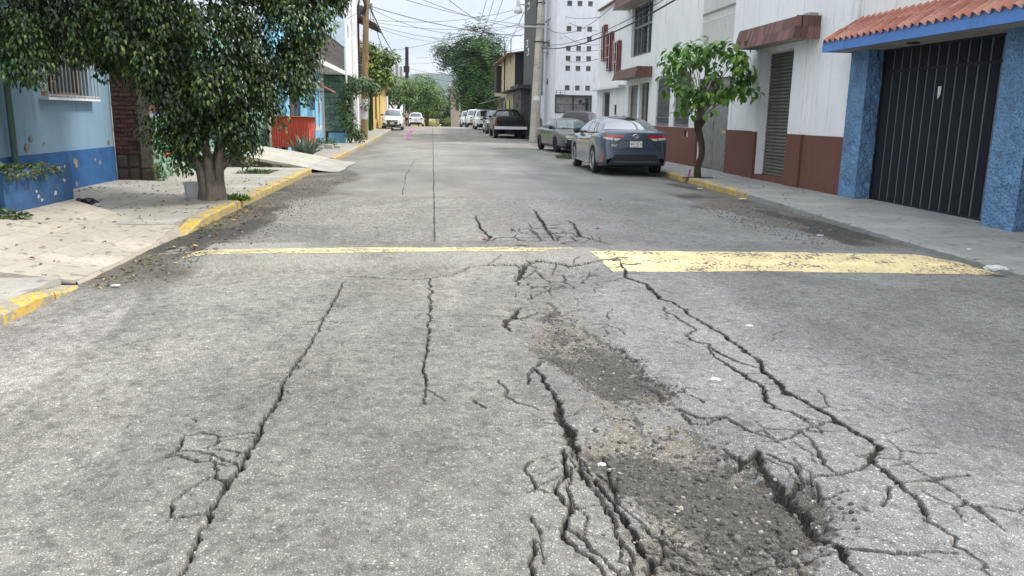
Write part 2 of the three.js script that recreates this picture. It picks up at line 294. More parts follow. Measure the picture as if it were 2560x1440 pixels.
function fieldMesh(xs, zs, H, C) {
  const nx = xs.length, nz = zs.length, pos = new Float32Array(nx * nz * 3), uv = new Float32Array(nx * nz * 2), col = new Float32Array(nx * nz * 3), idx = new Uint32Array((nx - 1) * (nz - 1) * 6), c = [0, 0, 0];
  for (let j = 0; j < nz; j++) for (let i = 0; i < nx; i++) {
    const o = j * nx + i; pos[o * 3] = xs[i]; pos[o * 3 + 1] = H(i, j, xs[i], zs[j]); pos[o * 3 + 2] = zs[j]; uv[o * 2] = xs[i]; uv[o * 2 + 1] = zs[j];
    C(xs[i], zs[j], c, i, j); col[o * 3] = c[0]; col[o * 3 + 1] = c[1]; col[o * 3 + 2] = c[2];
  }
  let k = 0; for (let j = 0; j < nz - 1; j++) for (let i = 0; i < nx - 1; i++) { const a = j * nx + i; idx[k++] = a; idx[k++] = a + 1; idx[k++] = a + nx; idx[k++] = a + 1; idx[k++] = a + nx + 1; idx[k++] = a + nx; }
  const g = new THREE.BufferGeometry(); g.setAttribute('position', new THREE.BufferAttribute(pos, 3)); g.setAttribute('uv', new THREE.BufferAttribute(uv, 2)); g.setAttribute('color', new THREE.BufferAttribute(col, 3)); g.setIndex(new THREE.BufferAttribute(idx, 1)); g.computeVertexNormals();
  g.userData.raw = true; return g;
}
const XS = [], ZS = []; const DX = 0.006, rowStep = (z) => Math.max(0.0068, z * z / 2500), colStep = (x) => (x > -1.95 && x < 3.15 ? DX : 0.0125);
for (let x = -3.1; x < 6.0; x += colStep(x)) XS.push(x);
for (let z = -2.05; z > -14.0; z -= rowStep(z)) ZS.push(z);
const NX = XS.length, NZ = ZS.length, FIELD = new Float32Array(NX * NZ), CUT = new Uint8Array(NX * NZ);
for (let j = 0; j < NZ; j++) for (let i = 0; i < NX; i++) FIELD[j * NX + i] = roadH(XS[i], ZS[j]);
const BASE = FIELD.slice();
const find = (n, f) => { let a = 0, b = n - 1; while (b - a > 1) { const m = (a + b) >> 1; f(m) ? (a = m) : (b = m); } return a; };
const rowOf = (z) => find(NZ, (m) => ZS[m] > z), colOf = (x) => find(NX, (m) => XS[m] < x);
const crackRand = rng(77), kink = (t, s) => { const i = Math.floor(t); return lerp(hash(i, 1, s), hash(i + 1, 1, s), t - i) - 0.5; };   // straight runs with sudden turns
const cracksDone = [];
function crack(what, widths, depth, pts, twigs = 1) {       // cut a broken, wandering slot along a line
  let s0 = 0; const L = []; for (let i = 0; i + 1 < pts.length; i++) L.push(Math.hypot(pts[i + 1][0] - pts[i][0], pts[i + 1][1] - pts[i][1]));
  const total = L.reduce((a, b) => a + b, 0), seed = Math.floor(crackRand() * 999), trail = [];
  for (let i = 0; i + 1 < pts.length; i++) {
    const [ax, az] = pts[i], [bx, bz] = pts[i + 1], n = Math.ceil(L[i] / 0.003), ux = (bx - ax) / (L[i] || 1), uz = (bz - az) / (L[i] || 1);
    for (let k = 0; k < n; k++) {
      const s = s0 + L[i] * k / n, t = s / total, f = t * (widths.length - 1), w0 = lerp(widths[Math.floor(f)], widths[Math.min(Math.floor(f) + 1, widths.length - 1)], f % 1) * (what === 'twig' ? 1 : 0.86);
      const end = Math.min(1, 0.3 + 5 * Math.min(t, 1 - t)), w = Math.max(w0 * end * (0.45 + 1.1 * vn(s * 34, 0, seed)), 0.0062), off = 0.026 * kink(s * 9, seed) + 0.017 * kink(s * 26, seed + 1) + 0.010 * kink(s * 70, seed + 2);
      const cx = ax + (bx - ax) * k / n - uz * off, cz = az + (bz - az) * k / n + ux * off, rad = w * 0.5, dz = rowStep(cz), dx = colStep(cx), rz = Math.max(rad, dz * 0.56), rx = Math.max(rad, dx * 0.6);
      if (k % 10 === 0) trail.push([cx, cz, ux, uz, w]);
      const j0 = Math.max(0, rowOf(cz + rz * 1.4) - 1), j1 = Math.min(NZ - 1, rowOf(cz - rz * 1.4) + 2), i0 = Math.max(0, colOf(cx - rx * 1.4) - 1), i1 = Math.min(NX - 1, colOf(cx + rx * 1.4) + 2), dd = Math.min(depth, 0.044) * (0.7 + 0.6 * vn(s * 16, 9, seed));
      for (let j = j0; j <= j1; j++) for (let q = i0; q <= i1; q++) {
        const d = Math.hypot((XS[q] - cx) / rx, (ZS[j] - cz) / rz), lim = w > 0.013 ? 0.66 + 0.62 * vn(XS[q] * 60, ZS[j] * 60, 145) : 1; if (d > lim) continue;
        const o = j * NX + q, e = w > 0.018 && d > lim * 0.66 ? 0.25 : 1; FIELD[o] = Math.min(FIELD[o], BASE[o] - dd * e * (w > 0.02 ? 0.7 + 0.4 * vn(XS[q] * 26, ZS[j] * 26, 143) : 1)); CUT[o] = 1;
      }
    }
    s0 += L[i];
  }
  if (twigs && widths.some((v) => v > 0.012)) cracksDone.push([trail, twigs]);
}
function alligator(x0, x1, z0, z1, cell, cover, seed) {       // connected polygons of fine cracks
  const j0 = rowOf(z1), j1 = rowOf(z0), i0 = colOf(x0), i1 = colOf(x1);
  for (let j = j0; j <= j1; j++) for (let i = i0; i <= i1; i++) {
    const x = XS[i], z = ZS[j], m = fbm(x * 2.4 + seed, z * 2.4, 3, 801) - 0.16 * Math.pow(Math.abs((x - x0) / (x1 - x0) * 2 - 1), 3) - 0.16 * Math.pow(Math.abs((z - z0) / (z1 - z0) * 2 - 1), 3); if (m < 1 - cover) continue;
    const wx = x + 0.05 * (fbm(x * 11, z * 11, 3, 803) - 0.5), wz = z + 0.05 * (fbm(x * 11, z * 11, 3, 805) - 0.5), a = wx / cell, b = wz / (cell * 1.25), ia = Math.floor(a), ib = Math.floor(b); let d1 = 9, d2 = 9;
    for (let q = -1; q < 2; q++) for (let p = -1; p < 2; p++) { const px = ia + p + 0.15 + 0.7 * hash(ia + p, ib + q, seed), pz = ib + q + 0.15 + 0.7 * hash(ia + p, ib + q, seed + 1), d = Math.hypot(a - px, b - pz); if (d < d1) { d2 = d1; d1 = d; } else if (d < d2) d2 = d; }
    const w = Math.max(0.0042, colStep(x) * 0.55, rowStep(z) * 0.42) * (0.7 + 0.7 * vn(x * 14, z * 14, 807)); if ((d2 - d1) * cell * 0.5 > w) continue;
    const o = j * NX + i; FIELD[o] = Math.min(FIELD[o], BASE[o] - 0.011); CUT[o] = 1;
  }
}
function twigsOf(trail, amount) {                            // hairlines that leave a crack at an angle
  for (const [x, z, ux, uz, w] of trail) {
    if (z < -8.7 || crackRand() > 0.045 * amount) continue;
    const a = (0.5 + 0.9 * crackRand()) * (crackRand() < 0.5 ? -1 : 1), len = (0.05 + 0.26 * crackRand() * crackRand()) * (z < -5 ? 1.5 : 1), c = Math.cos(a), s = Math.sin(a), dx = ux * c - uz * s, dz = ux * s + uz * c, bend = (crackRand() - 0.5) * 0.8;
    crack('twig', [0.0075, 0.006], 0.012, [[x, z], [x + dx * len * 0.5, z + dz * len * 0.5], [x + (dx - dz * bend) * len, z + (dz + dx * bend) * len]], 0);
  }
}
crack('main', [0.02, 0.045, 0.04, 0.02, 0.03, 0.04, 0.045, 0.03, 0.02], 0.09, [[1.664, -7.468], [1.790, -7.466], [1.785, -7.200], [1.726, -6.861], [1.774, -6.701], [1.835, -6.531], [1.799, -6.248], [1.785, -5.986], [1.853, -5.887], [1.863, -5.714], [1.872, -5.503], [1.904, -5.161], [1.917, -4.925], [1.918, -4.645], [1.922, -4.433], [1.901, -4.262], [1.875, -4.116], [1.833, -3.789], [1.869, -3.679], [1.882, -3.554], [1.905, -3.457], [1.885, -3.386], [1.904, -3.320], [1.923, -3.248], [1.929, -3.156], [1.926, -3.069], [1.840, -2.971], [1.820, -2.913], [1.817, -2.819], [1.813, -2.713], [1.817, -2.613], [1.791, -2.522], [1.760, -2.450], [1.761, -2.393], [1.774, -2.325], [1.748, -2.275], [1.764, -2.236], [1.755, -2.164], [1.735, -2.109]]);
crack('second', [0.012, 0.022, 0.03], 0.07, [[1.736, -5.758], [1.712, -5.569], [1.750, -5.448], [1.774, -5.242], [1.768, -5.093], [1.671, -4.965], [1.652, -4.821], [1.680, -4.746], [1.744, -4.743], [1.738, -4.508], [1.800, -4.343], [1.856, -4.241]]);
crack('second_branch', [0.014, 0.028, 0.018], 0.06, [[1.720, -4.672], [1.699, -4.468], [1.689, -4.272], [1.738, -4.123], [1.729, -3.986], [1.742, -3.856], [1.688, -3.678], [1.671, -3.566], [1.747, -3.508], [1.761, -3.429], [1.764, -3.353]]);
crack('cross', [0.014, 0.012], 0.05, [[1.874, -3.397], [1.753, -3.330], [1.634, -3.242], [1.495, -3.161]]);
crack('bend', [0.012, 0.03, 0.02], 0.05, [[1.172, -3.623], [1.205, -3.566], [1.240, -3.460], [1.307, -3.456], [1.384, -3.477], [1.423, -3.374], [1.442, -3.277], [1.496, -3.183]]);
crack('bend_low', [0.012, 0.016], 0.04, [[1.187, -3.541], [1.202, -3.402], [1.272, -3.383], [1.355, -3.453]]);
crack('scarp', [0.025, 0.03, 0.06, 0.08, 0.06, 0.05, 0.03, 0.018], 0.11, [[1.265, -3.153], [1.295, -3.067], [1.313, -3.025], [1.389, -3.082], [1.365, -3.001], [1.343, -2.869], [1.362, -2.796], [1.371, -2.709], [1.373, -2.628], [1.339, -2.523], [1.334, -2.451], [1.343, -2.396], [1.353, -2.316], [1.335, -2.243], [1.333, -2.138]]);
crack('scarp_toe', [0.02, 0.025], 0.06, [[1.188, -2.993], [1.273, -2.988], [1.313, -3.025]]);
crack('slab_joint', [0.014, 0.014], 0.05, [[1.402, -2.758], [1.523, -2.821], [1.613, -2.833], [1.740, -2.880], [1.811, -2.914]]);
crack('slab_a', [0.012, 0.016], 0.05, [[1.663, -3.263], [1.676, -3.171], [1.643, -3.066], [1.619, -2.946], [1.606, -2.852]]);
crack('slab_b', [0.012, 0.015], 0.04, [[1.407, -3.039], [1.442, -2.977], [1.475, -2.916], [1.450, -2.790]]);
crack('slab_c', [0.011, 0.011], 0.04, [[1.506, -2.786], [1.465, -2.686], [1.465, -2.670]]);
crack('slab_d', [0.011, 0.011], 0.04, [[1.764, -2.700], [1.711, -2.637], [1.651, -2.562]]);
crack('tail', [0.018, 0.012], 0.05, [[1.357, -2.323], [1.405, -2.294], [1.461, -2.270], [1.525, -2.258], [1.723, -2.239]]);
crack('left', [0.03, 0.022, 0.03, 0.05, 0.07], 0.1, [[0.664, -4.478], [0.606, -4.402], [0.573, -4.291], [0.597, -4.080], [0.611, -3.949], [0.609, -3.797], [0.599, -3.602], [0.605, -3.399], [0.601, -3.216], [0.604, -3.131]]);
crack('left_down', [0.03, 0.022, 0.018, 0.02], 0.08, [[0.559, -3.176], [0.519, -2.979], [0.521, -2.941], [0.488, -2.836], [0.463, -2.777], [0.477, -2.721], [0.490, -2.657], [0.489, -2.611], [0.461, -2.555], [0.442, -2.459], [0.454, -2.406], [0.465, -2.354], [0.505, -2.315], [0.519, -2.255], [0.526, -2.198]]);
crack('left_mid', [0.024, 0.015, 0.012], 0.05, [[0.604, -3.131], [0.600, -2.973], [0.606, -2.794], [0.622, -2.648], [0.630, -2.515], [0.633, -2.406], [0.642, -2.305], [0.620, -2.191]]);
crack('left_edge', [0.03, 0.024, 0.026, 0.036, 0.034], 0.05, [[0.614, -3.090], [0.636, -2.861], [0.655, -2.661], [0.686, -2.511], [0.700, -2.428], [0.704, -2.313], [0.676, -2.187]]);
crack('left_block', [0.014, 0.016], 0.05, [[0.665, -3.007], [0.711, -2.910], [0.699, -2.822], [0.641, -2.809]]);
crack('left_twig', [0.011, 0.013], 0.04, [[0.398, -3.064], [0.362, -2.970], [0.392, -2.825], [0.447, -2.771]]);
crack('fine_a', [0.011, 0.011], 0.03, [[0.337, -4.094], [0.387, -3.930], [0.385, -3.809], [0.447, -3.720], [0.516, -3.633]]);
crack('fine_b', [0.012, 0.014], 0.04, [[0.343, -2.440], [0.325, -2.352], [0.300, -2.306], [0.302, -2.214]]);
crack('fine_c', [0.011, 0.012], 0.04, [[0.557, -4.292], [0.481, -4.020]]);
crack('rim_thin', [0.012, 0.014], 0.05, [[-0.008, -6.918], [0.171, -7.041], [0.325, -7.286], [0.517, -7.362], [0.782, -7.358], [0.812, -7.277]]);
crack('rim', [0.05, 0.06, 0.05, 0.035, 0.03], 0.09, [[0.724, -6.560], [0.731, -6.830], [0.784, -7.122], [0.877, -7.356], [0.988, -7.478], [1.134, -7.413], [1.272, -7.309], [1.436, -7.367], [1.612, -7.468], [1.819, -7.508]]);
crack('rim_low', [0.014, 0.02, 0.03], 0.05, [[1.709, -6.880], [1.532, -6.742], [1.373, -6.660], [1.149, -6.582], [0.943, -6.348], [0.784, -6.130], [0.735, -5.991]]);
crack('hole_edge', [0.04, 0.05, 0.03], 0.07, [[0.655, -5.833], [0.590, -5.634], [0.516, -5.380], [0.485, -5.219], [0.508, -5.084]]);
crack('hole_edge_b', [0.03, 0.04], 0.05, [[0.761, -5.702], [0.658, -5.583], [0.575, -5.492]]);
crack('rim_twig', [0.012, 0.02], 0.04, [[0.802, -6.276], [1.084, -6.391]]);
crack('joint_left', [0.014, 0.016, 0.016, 0.018, 0.024, 0.026, 0.03], 0.05, [[-0.770, -6.796], [-0.764, -6.249], [-0.764, -5.322], [-0.772, -4.839], [-0.779, -4.509], [-0.785, -4.153], [-0.780, -3.846], [-0.786, -3.630], [-0.787, -3.413], [-0.786, -3.179], [-0.786, -3.009], [-0.800, -2.792], [-0.801, -2.587], [-0.796, -2.433], [-0.792, -2.295]]);
crack('joint_top', [0.026, 0.03], 0.05, [[-0.792, -7.006], [-0.642, -7.003], [-0.428, -6.927], [-0.181, -6.834], [-0.026, -6.900]]);
crack('joint_mid', [0.02, 0.018, 0.013, 0.011], 0.05, [[-0.022, -6.900], [-0.023, -5.882], [-0.030, -5.401], [-0.034, -4.896], [-0.050, -4.473], [-0.046, -4.048], [-0.057, -3.749]]);
crack('craze_a', [0.012, 0.015], 0.035, [[-0.793, -3.446], [-0.882, -3.451], [-0.955, -3.433], [-1.048, -3.489], [-1.117, -3.456], [-1.100, -3.344], [-1.114, -3.228], [-1.060, -3.237], [-0.977, -3.171], [-0.907, -3.147], [-0.849, -3.105]]);
crack('craze_b', [0.013, 0.013], 0.035, [[-0.955, -3.433], [-0.927, -3.355], [-0.961, -3.293], [-0.894, -3.288], [-0.819, -3.254], [-0.791, -3.240]]);
crack('craze_c', [0.012, 0.013], 0.035, [[-1.087, -3.300], [-0.989, -3.273], [-0.906, -3.207], [-0.784, -3.101]]);
crack('craze_d', [0.012, 0.013], 0.035, [[-0.882, -3.146], [-0.856, -3.013], [-0.804, -2.957], [-0.792, -2.935]]);
crack('craze_e', [0.011, 0.013], 0.03, [[-0.872, -3.014], [-0.925, -2.930], [-0.969, -2.835], [-0.964, -2.772], [-0.917, -2.709], [-0.822, -2.717], [-0.805, -2.731]]);
crack('far_a', [0.03, 0.04, 0.05], 0.05, [[0.613, -11.255], [0.598, -10.027], [0.677, -9.344], [0.599, -8.887]]);
crack('far_b', [0.03, 0.06, 0.05], 0.06, [[1.539, -12.016], [1.473, -10.623], [1.420, -9.681], [1.398, -9.035]]);
crack('far_c', [0.03, 0.05, 0.04], 0.06, [[1.851, -10.755], [1.877, -10.427], [1.760, -9.349], [1.892, -9.036], [2.003, -8.685]]);
crack('far_d', [0.06, 0.05], 0.05, [[0.795, -8.688], [0.964, -8.687], [1.130, -8.416]]);
crack('left_spur', [0.012, 0.012], 0.04, [[0.192, -3.791], [0.245, -3.676]]);
crack('low_a', [0.02, 0.014], 0.05, [[0.704, -2.313], [0.773, -2.295], [0.818, -2.268], [0.900, -2.234]]);
crack('low_b', [0.018, 0.014], 0.05, [[1.330, -2.300], [1.188, -2.278], [1.103, -2.272], [1.003, -2.226]]);
crack('low_c', [0.014, 0.014], 0.04, [[0.763, -2.450], [0.902, -2.440]]);
{ // the web of fine cracks in the sunken lane
  const r = rng(171), web = (x0, x1, z0, z1, n, len) => { for (let i = 0; i < n; i++) { const x = lerp(x0, x1, r()), z = lerp(z0, z1, r()), a = (r() < 0.6 ? 1.35 + 0.5 * (r() - 0.5) : 0.2 + 0.7 * (r() - 0.5)), l = len * (0.4 + r()), b = (r() - 0.5) * 0.7; crack('twig', [0.0065, 0.008, 0.006], 0.013, [[x, z], [x + Math.cos(a) * l * 0.5, z - Math.sin(a) * l * 0.5], [x + Math.cos(a + b) * l, z - Math.sin(a + b) * l]], 0); } };
  web(0.3, 0.7, -2.1, -3.6, 9, 0.24); web(0.8, 1.5, -2.1, -2.6, 5, 0.2); web(1.3, 2.1, -2.4, -3.6, 9, 0.24); web(0.75, 1.7, -6.1, -7.2, 15, 0.3); web(0.6, 1.9, -8.7, -10.2, 14, 0.45); web(0.5, 1.2, -5.0, -6.2, 8, 0.26); web(1.1, 1.7, -3.6, -5.4, 5, 0.3); web(-1.6, -0.75, -3.0, -3.8, 3, 0.14); web(1.7, 3.2, -4.2, -6.4, 3, 0.3);
  for (const [x0, x1, z0, z1] of [[0.45, 0.62, -2.9, -2.1], [0.62, 0.78, -3.1, -2.3], [0.7, 0.9, -2.6, -2.05]]) for (let k = 0; k < 1; k++) crack('split', [0.008, 0.014, 0.008], 0.03, [[lerp(x0, x1, r()), z0 - 0.1 * r()], [lerp(x0, x1, r()), lerp(z0, z1, 0.5)], [lerp(x0, x1, r()) + 0.1, z1]], 0);
  alligator(0.28, 0.80, -3.5, -2.06, 0.15, 0.52, 31); alligator(1.25, 2.2, -3.9, -2.35, 0.22, 0.50, 33); alligator(0.7, 1.75, -7.2, -6.0, 0.20, 0.54, 35); alligator(0.5, 1.95, -10.0, -8.75, 0.24, 0.50, 37); alligator(0.8, 1.6, -2.6, -2.06, 0.16, 0.5, 39); alligator(0.45, 1.35, -6.2, -5.0, 0.20, 0.46, 41);
}

for (let j = 0; j < NZ; j++) for (let i = 0; i < NX; i++) if (FIELD[j * NX + i] > BASE[j * NX + i] - 0.001) FIELD[j * NX + i] = BASE[j * NX + i];
for (const [tr, am] of cracksDone.splice(0)) twigsOf(tr, am);
const HUMP0 = ZS.findIndex((z) => z < -7.06), HUMP1 = ZS.findIndex((z) => z < -8.78), RND = NZ;
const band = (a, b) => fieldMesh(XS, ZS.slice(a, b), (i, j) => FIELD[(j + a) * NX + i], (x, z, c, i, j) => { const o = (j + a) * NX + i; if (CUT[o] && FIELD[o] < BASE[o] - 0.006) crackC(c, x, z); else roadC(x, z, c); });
const road = new THREE.Group(); road.name = 'road'; scene.add(road); tag(road, 'cracked grey asphalt street running straight away between the two kerbs', undefined, undefined, 'structure');
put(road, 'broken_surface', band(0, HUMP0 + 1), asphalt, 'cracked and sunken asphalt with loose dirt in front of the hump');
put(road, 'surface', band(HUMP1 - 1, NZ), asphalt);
put(road, 'tar_joint', [sheet(2, 420, (u, v) => { const z = -8.9 - 66 * v * v, x = 0.02 + 0.02 * (fbm(z * 0.7, 1, 3, 701) - 0.5) - 0.0006 * (z + 9) + (u - 0.5) * 0.024 * (0.5 + vn(z * 5, 2, 703)); return [x, (z > -13.9 ? roadH(x, z) : roadY(z) + crown(x)) + 0.003, z]; }), sheet(2, 160, (u, v) => { const z = -14.2 - 12 * v, x = -0.52 - 0.35 * v * (1 - v) + 0.06 * (fbm(z, 4, 3, 705) - 0.5) + (u - 0.5) * 0.03 * vn(z * 4, 3, 707); return [x, roadY(z) + crown(x) + 0.003, z]; })], mat(0.055, 0.053, 0.05, 0.9), 'dark joint running up the middle of the street');
{
  const xs = [], zs = [], last = ZS[NZ - 1]; for (let x = -3.1; x <= 6.05; x += 0.16) xs.push(x);
  for (let z = last; z > -340;) { zs.push(z); z -= Math.max(0.10, z * z / 9000 * 2); }
  put(road, 'surface', fieldMesh(xs, zs, (i, j, x, z) => roadY(z) + crown(x) + (j ? 0 : -0.001), roadC), asphalt);
  const zb = []; for (let z = 14; z > -2.05; z -= 0.1) zb.push(Math.max(z, -2.0));
  put(road, 'surface', fieldMesh(xs, zb, (i, j, x, z) => roadY(z) + crown(x), roadC), asphalt);
}
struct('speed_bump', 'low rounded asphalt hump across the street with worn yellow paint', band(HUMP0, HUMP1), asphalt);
// yellow paint: quads of the same field, 3 mm up, missing where the paint has worn off
function paintOn(name, label, inside, wear, m) {
  const pos = [], h = 0.003;
  for (let j = HUMP0 + 1; j < HUMP1 - 1; j++) for (let i = 0; i < NX - 1; i++) {
    const x = XS[i], z = ZS[j]; if (!inside(x, z)) continue;
    if (FIELD[j * NX + i] < BASE[j * NX + i] - 0.002) continue;
    const w = 0.45 * fbm(x * 4, z * 7, 4, 151) + 0.55 * fbm(x * 52, z * 52, 2, 153); if (w > wear(x, z)) continue;
    const P = (a, b) => [XS[i + a], FIELD[(j + b) * NX + i + a] + h, ZS[j + b]], A = P(0, 0), B = P(1, 0), C = P(0, 1), D = P(1, 1);
    pos.push(...A, ...B, ...C, ...B, ...D, ...C);
  }
  const g = new THREE.BufferGeometry(); g.setAttribute('position', new THREE.Float32BufferAttribute(pos, 3)); g.computeVertexNormals();
  return struct(name, label, g, m ?? mat(0.96, 0.80, 0.46, 0.88, { map: re(concreteMap, 0.9), bumpMap: concreteBump, bumpScale: 0.004 }));
}
paintOn('painted_stripe', 'worn yellow paint over the near slope of the hump on the garage side', (x, z) => { const c = -7.85 + 0.015 * (x - 1.4), e = 0.02 * (fbm(x * 3, 0, 3, 155) - 0.5); return x > 1.58 + 0.12 * (z + 7.82) + e && x < 5.5 + e * 3 && z > c + 0.02 + e && z < c + 0.735 + e; }, (x) => 0.64 - 0.06 * sstep(4.3, 5.4, x));
paintOn('painted_stripe', 'thin yellow painted line on the far slope of the hump towards the tree', (x, z) => { const c = -7.85 + 0.015 * (x - 1.4), e = 0.02 * (fbm(x * 3, 9, 3, 157) - 0.5); return x > -2.45 + e * 4 && x < 1.45 + e * 3 && z < c + 0.05 + e && z > c - 0.48 + e; }, (x) => 0.60 - 0.16 * sstep(0.5, 1.4, x), mat(0.84, 0.70, 0.42, 0.9, { map: re(concreteMap, 0.8) }));

// ground under everything, out to the hills
{
  const xs = [], zs = []; for (const x of [-2600, -1200, -500, -200, -90, -40, -20, -9, -3.05, 1.4, 5.95, 9, 20, 40, 90, 200, 500, 1200, 2600]) xs.push(x);
  for (let z = 60; z > -330; z -= 6) zs.push(z); for (const z of [-400, -600, -1000, -1800, -4200]) zs.push(z);
  const g = fieldMesh(xs, zs, (i, j, x, z) => roadY(z) - 0.16, (x, z, c) => { c[0] = c[1] = c[2] = 1; }); g.deleteAttribute('color');
  struct('ground', 'bare earth lying under the street and the houses', g, mat(0.22, 0.19, 0.14, 0.95, { map: re(concreteMap, 3.1) }));
}
// loose stones of the hollow
{
  const r = rng(91), base = new THREE.IcosahedronGeometry(1, 1), p = base.attributes.position;
  for (let i = 0; i < p.count; i++) { const k = 0.78 + 0.4 * hash(Math.round(p.getX(i) * 50), Math.round(p.getY(i) * 50 + p.getZ(i) * 90), 3); p.setXYZ(i, p.getX(i) * k, p.getY(i) * k * 0.62, p.getZ(i) * k); }
  base.computeVertexNormals();
  const list = [];
  while (list.length < 5200) {
    const x = 0.3 + r() * 1.6, z = -2.05 - r() * 3.6, m = dirtLow(x, z); if (m < 0.2 + 0.5 * r()) continue;
    const i = colOf(x), j = rowOf(z); list.push([x, FIELD[j * NX + i], z, 0.0017 + 0.0078 * Math.pow(r(), 4.4) * (z > -3.4 ? 1.35 : 1)]);
  }
  const far = (x0, x1, z0, z1, n, s) => { for (let k = 0; k < n; k++) { const x = x0 + (x1 - x0) * r(), z = z0 + (z1 - z0) * r(); list.push([x, roadH(x, z), z, s * (0.4 + r())]); } };
  far(4.2, 5.5, -8.9, -13, 700, 0.009); far(-2.85, -1.9, -8.9, -19, 900, 0.009); far(-2.85, -2.2, -6.9, -8.6, 260, 0.009); far(-2.0, -0.2, -8.8, -13, 300, 0.006);
  const mesh = new THREE.InstancedMesh(base, mat(1, 1, 1, 0.9), list.length), q = new THREE.Quaternion(), c = new THREE.Color();
  list.forEach(([x, y, z, s], i) => {
    q.setFromEuler(new THREE.Euler(r() * 0.6, r() * 6.3, r() * 0.6)); mesh.setMatrixAt(i, tmpM.compose(V(x, y + s * 0.2, z), q, V(s * (0.8 + 0.5 * r()), s * (0.7 + 0.5 * r()), s * (0.8 + 0.5 * r()))));
    const t = 0.055 + 0.13 * r() * r() + (r() < 0.06 ? 0.22 : 0); mesh.setColorAt(i, c.setRGB(t * (1 + 0.12 * r()), t, t * (0.82 + 0.15 * r())));
  });
  mesh.name = 'gravel'; mesh.castShadow = mesh.receiveShadow = true; scene.add(mesh); tag(mesh, 'loose dark gravel and chippings lying in the broken road hollow and gutters', undefined, undefined, 'stuff');
}

// ---------------------------------------------------------------- pavements, kerbs, driveway slab
const M = {
  conc: concrete(0.34, 0.325, 0.295), concPale: concrete(0.41, 0.385, 0.34), concGrey: concrete(0.30, 0.305, 0.305), concWarm: concrete(0.40, 0.365, 0.31),
  white: plaster(0.80, 0.805, 0.82), whiteWarm: plaster(0.78, 0.775, 0.76), brownDado: plaster(0.17, 0.068, 0.05, { bumpMap: re(plasterBump, 0.35), bumpScale: 0.012 }),
  blueCol: mat(0.185, 0.365, 0.62, 0.75, { map: re(grimeMap, 1.7), bumpMap: dimpleBump, bumpScale: 0.035 }), blueFascia: plaster(0.10, 0.235, 0.56), soffit: concrete(0.36, 0.34, 0.31),
  black: mat(0.012, 0.012, 0.014, 0.5), blackMatte: mat(0.02, 0.02, 0.022, 0.9), dark: mat(0.03, 0.03, 0.033, 0.8), grey: painted(0.20, 0.195, 0.18, 0.55), greyDoor: painted(0.205, 0.20, 0.185, 0.6),
  glassDark: new THREE.MeshPhysicalMaterial({ color: lin(0.03, 0.035, 0.04), roughness: 0.06, specularIntensity: 1 }), steel: mat(0.5, 0.5, 0.5, 0.35, { metalness: 0.9 }),
  shingle: [[0.135, 0.062, 0.050], [0.18, 0.088, 0.073], [0.105, 0.048, 0.039]].map((c) => painted(...c, 0.7)),
  wood: painted(0.30, 0.21, 0.12, 0.8, { map: re(barkMap, 0.5, 2) }),
};
function kerbRun(side, name, label, zs, colour, h0 = 0.13) {        // kerb stones end to end
  const k = thing(name, label, undefined); k.userData.kind = 'structure';
  for (let i = 0; i + 1 < zs.length; i++) {
    const a = zs[i], b = zs[i + 1] + 0.008, x = side > 0 ? kerbR : kerbL, s = side, w = 0.16;
    const g = sheetSolid(a, b, (z) => x(z), s * w, (z) => roadY(z) - 0.1, (z) => roadY(z) + (typeof h0 === 'function' ? h0(z) : h0), i * 13 + side);
    put(k, 'kerb_stone', g, colour(i));
  }
  return k;
}
function sheetSolid(z0, z1, xf, w, bot, top, seed = 0) {             // a bar along z with worn, slightly uneven arrises
  const n = Math.max(3, Math.round(Math.abs(z1 - z0) / 0.07)), pos = [], idx = [], J = (z, k) => 0.028 * (fbm(z * 9, k * 3.3 + seed, 3, 161) - 0.5);
  const ring = (z) => { const x = xf(z), s = Math.sign(w), c = 0.022; return [[x + J(z, 1), bot(z)], [x + J(z, 2), top(z) - c + J(z, 6)], [x + s * c + J(z, 3), top(z) + J(z, 4)], [x + w, top(z) + J(z, 5) * 0.4], [x + w, bot(z)]]; };
  for (let i = 0; i <= n; i++) { const z = lerp(z0, z1, i / n); for (const [a, b] of ring(z)) pos.push(a, b, z); }
  for (let i = 0; i < n; i++) for (let j = 0; j < 4; j++) { const a = i * 5 + j; idx.push(a, a + 1, a + 5, a + 1, a + 6, a + 5); }
  for (const o of [0, n * 5]) idx.push(o, o + 1, o + 2, o, o + 2, o + 3, o, o + 3, o + 4);
  const g = new THREE.BufferGeometry(); g.setAttribute('position', new THREE.Float32BufferAttribute(pos, 3)); g.setIndex(idx);
  const f = g.toNonIndexed(); f.computeVertexNormals(); return f;
}
// yellow kerb paint with worn places: a colour texture of paint and bare cement
const kerbPaintMap = colourTex(1024, (u, v) => { const w = 0.5 * fbm(u * 9, v * 9, 4, 171, 9) + 0.5 * fbm(u * 46, v * 46, 3, 173, 46), t = sstep(0.47, 0.55, w), g = 0.9 + 0.2 * (fbm(u * 30, v * 30, 2, 175, 30) - 0.5); return [lerp(0.57, 0.34, t) * g, lerp(0.395, 0.31, t) * g, lerp(0.075, 0.255, t) * g]; }, 1.4);
const kerbFadedMap = colourTex(1024, (u, v) => { const w = 0.5 * fbm(u * 7, v * 7, 4, 181, 7) + 0.5 * fbm(u * 40, v * 40, 3, 183, 40), t = sstep(0.43, 0.52, w), g = 0.9 + 0.2 * (fbm(u * 30, v * 30, 2, 185, 30) - 0.5); return [lerp(0.62, 0.34, t) * g, lerp(0.42, 0.31, t) * g, lerp(0.10, 0.255, t) * g]; }, 1.4);
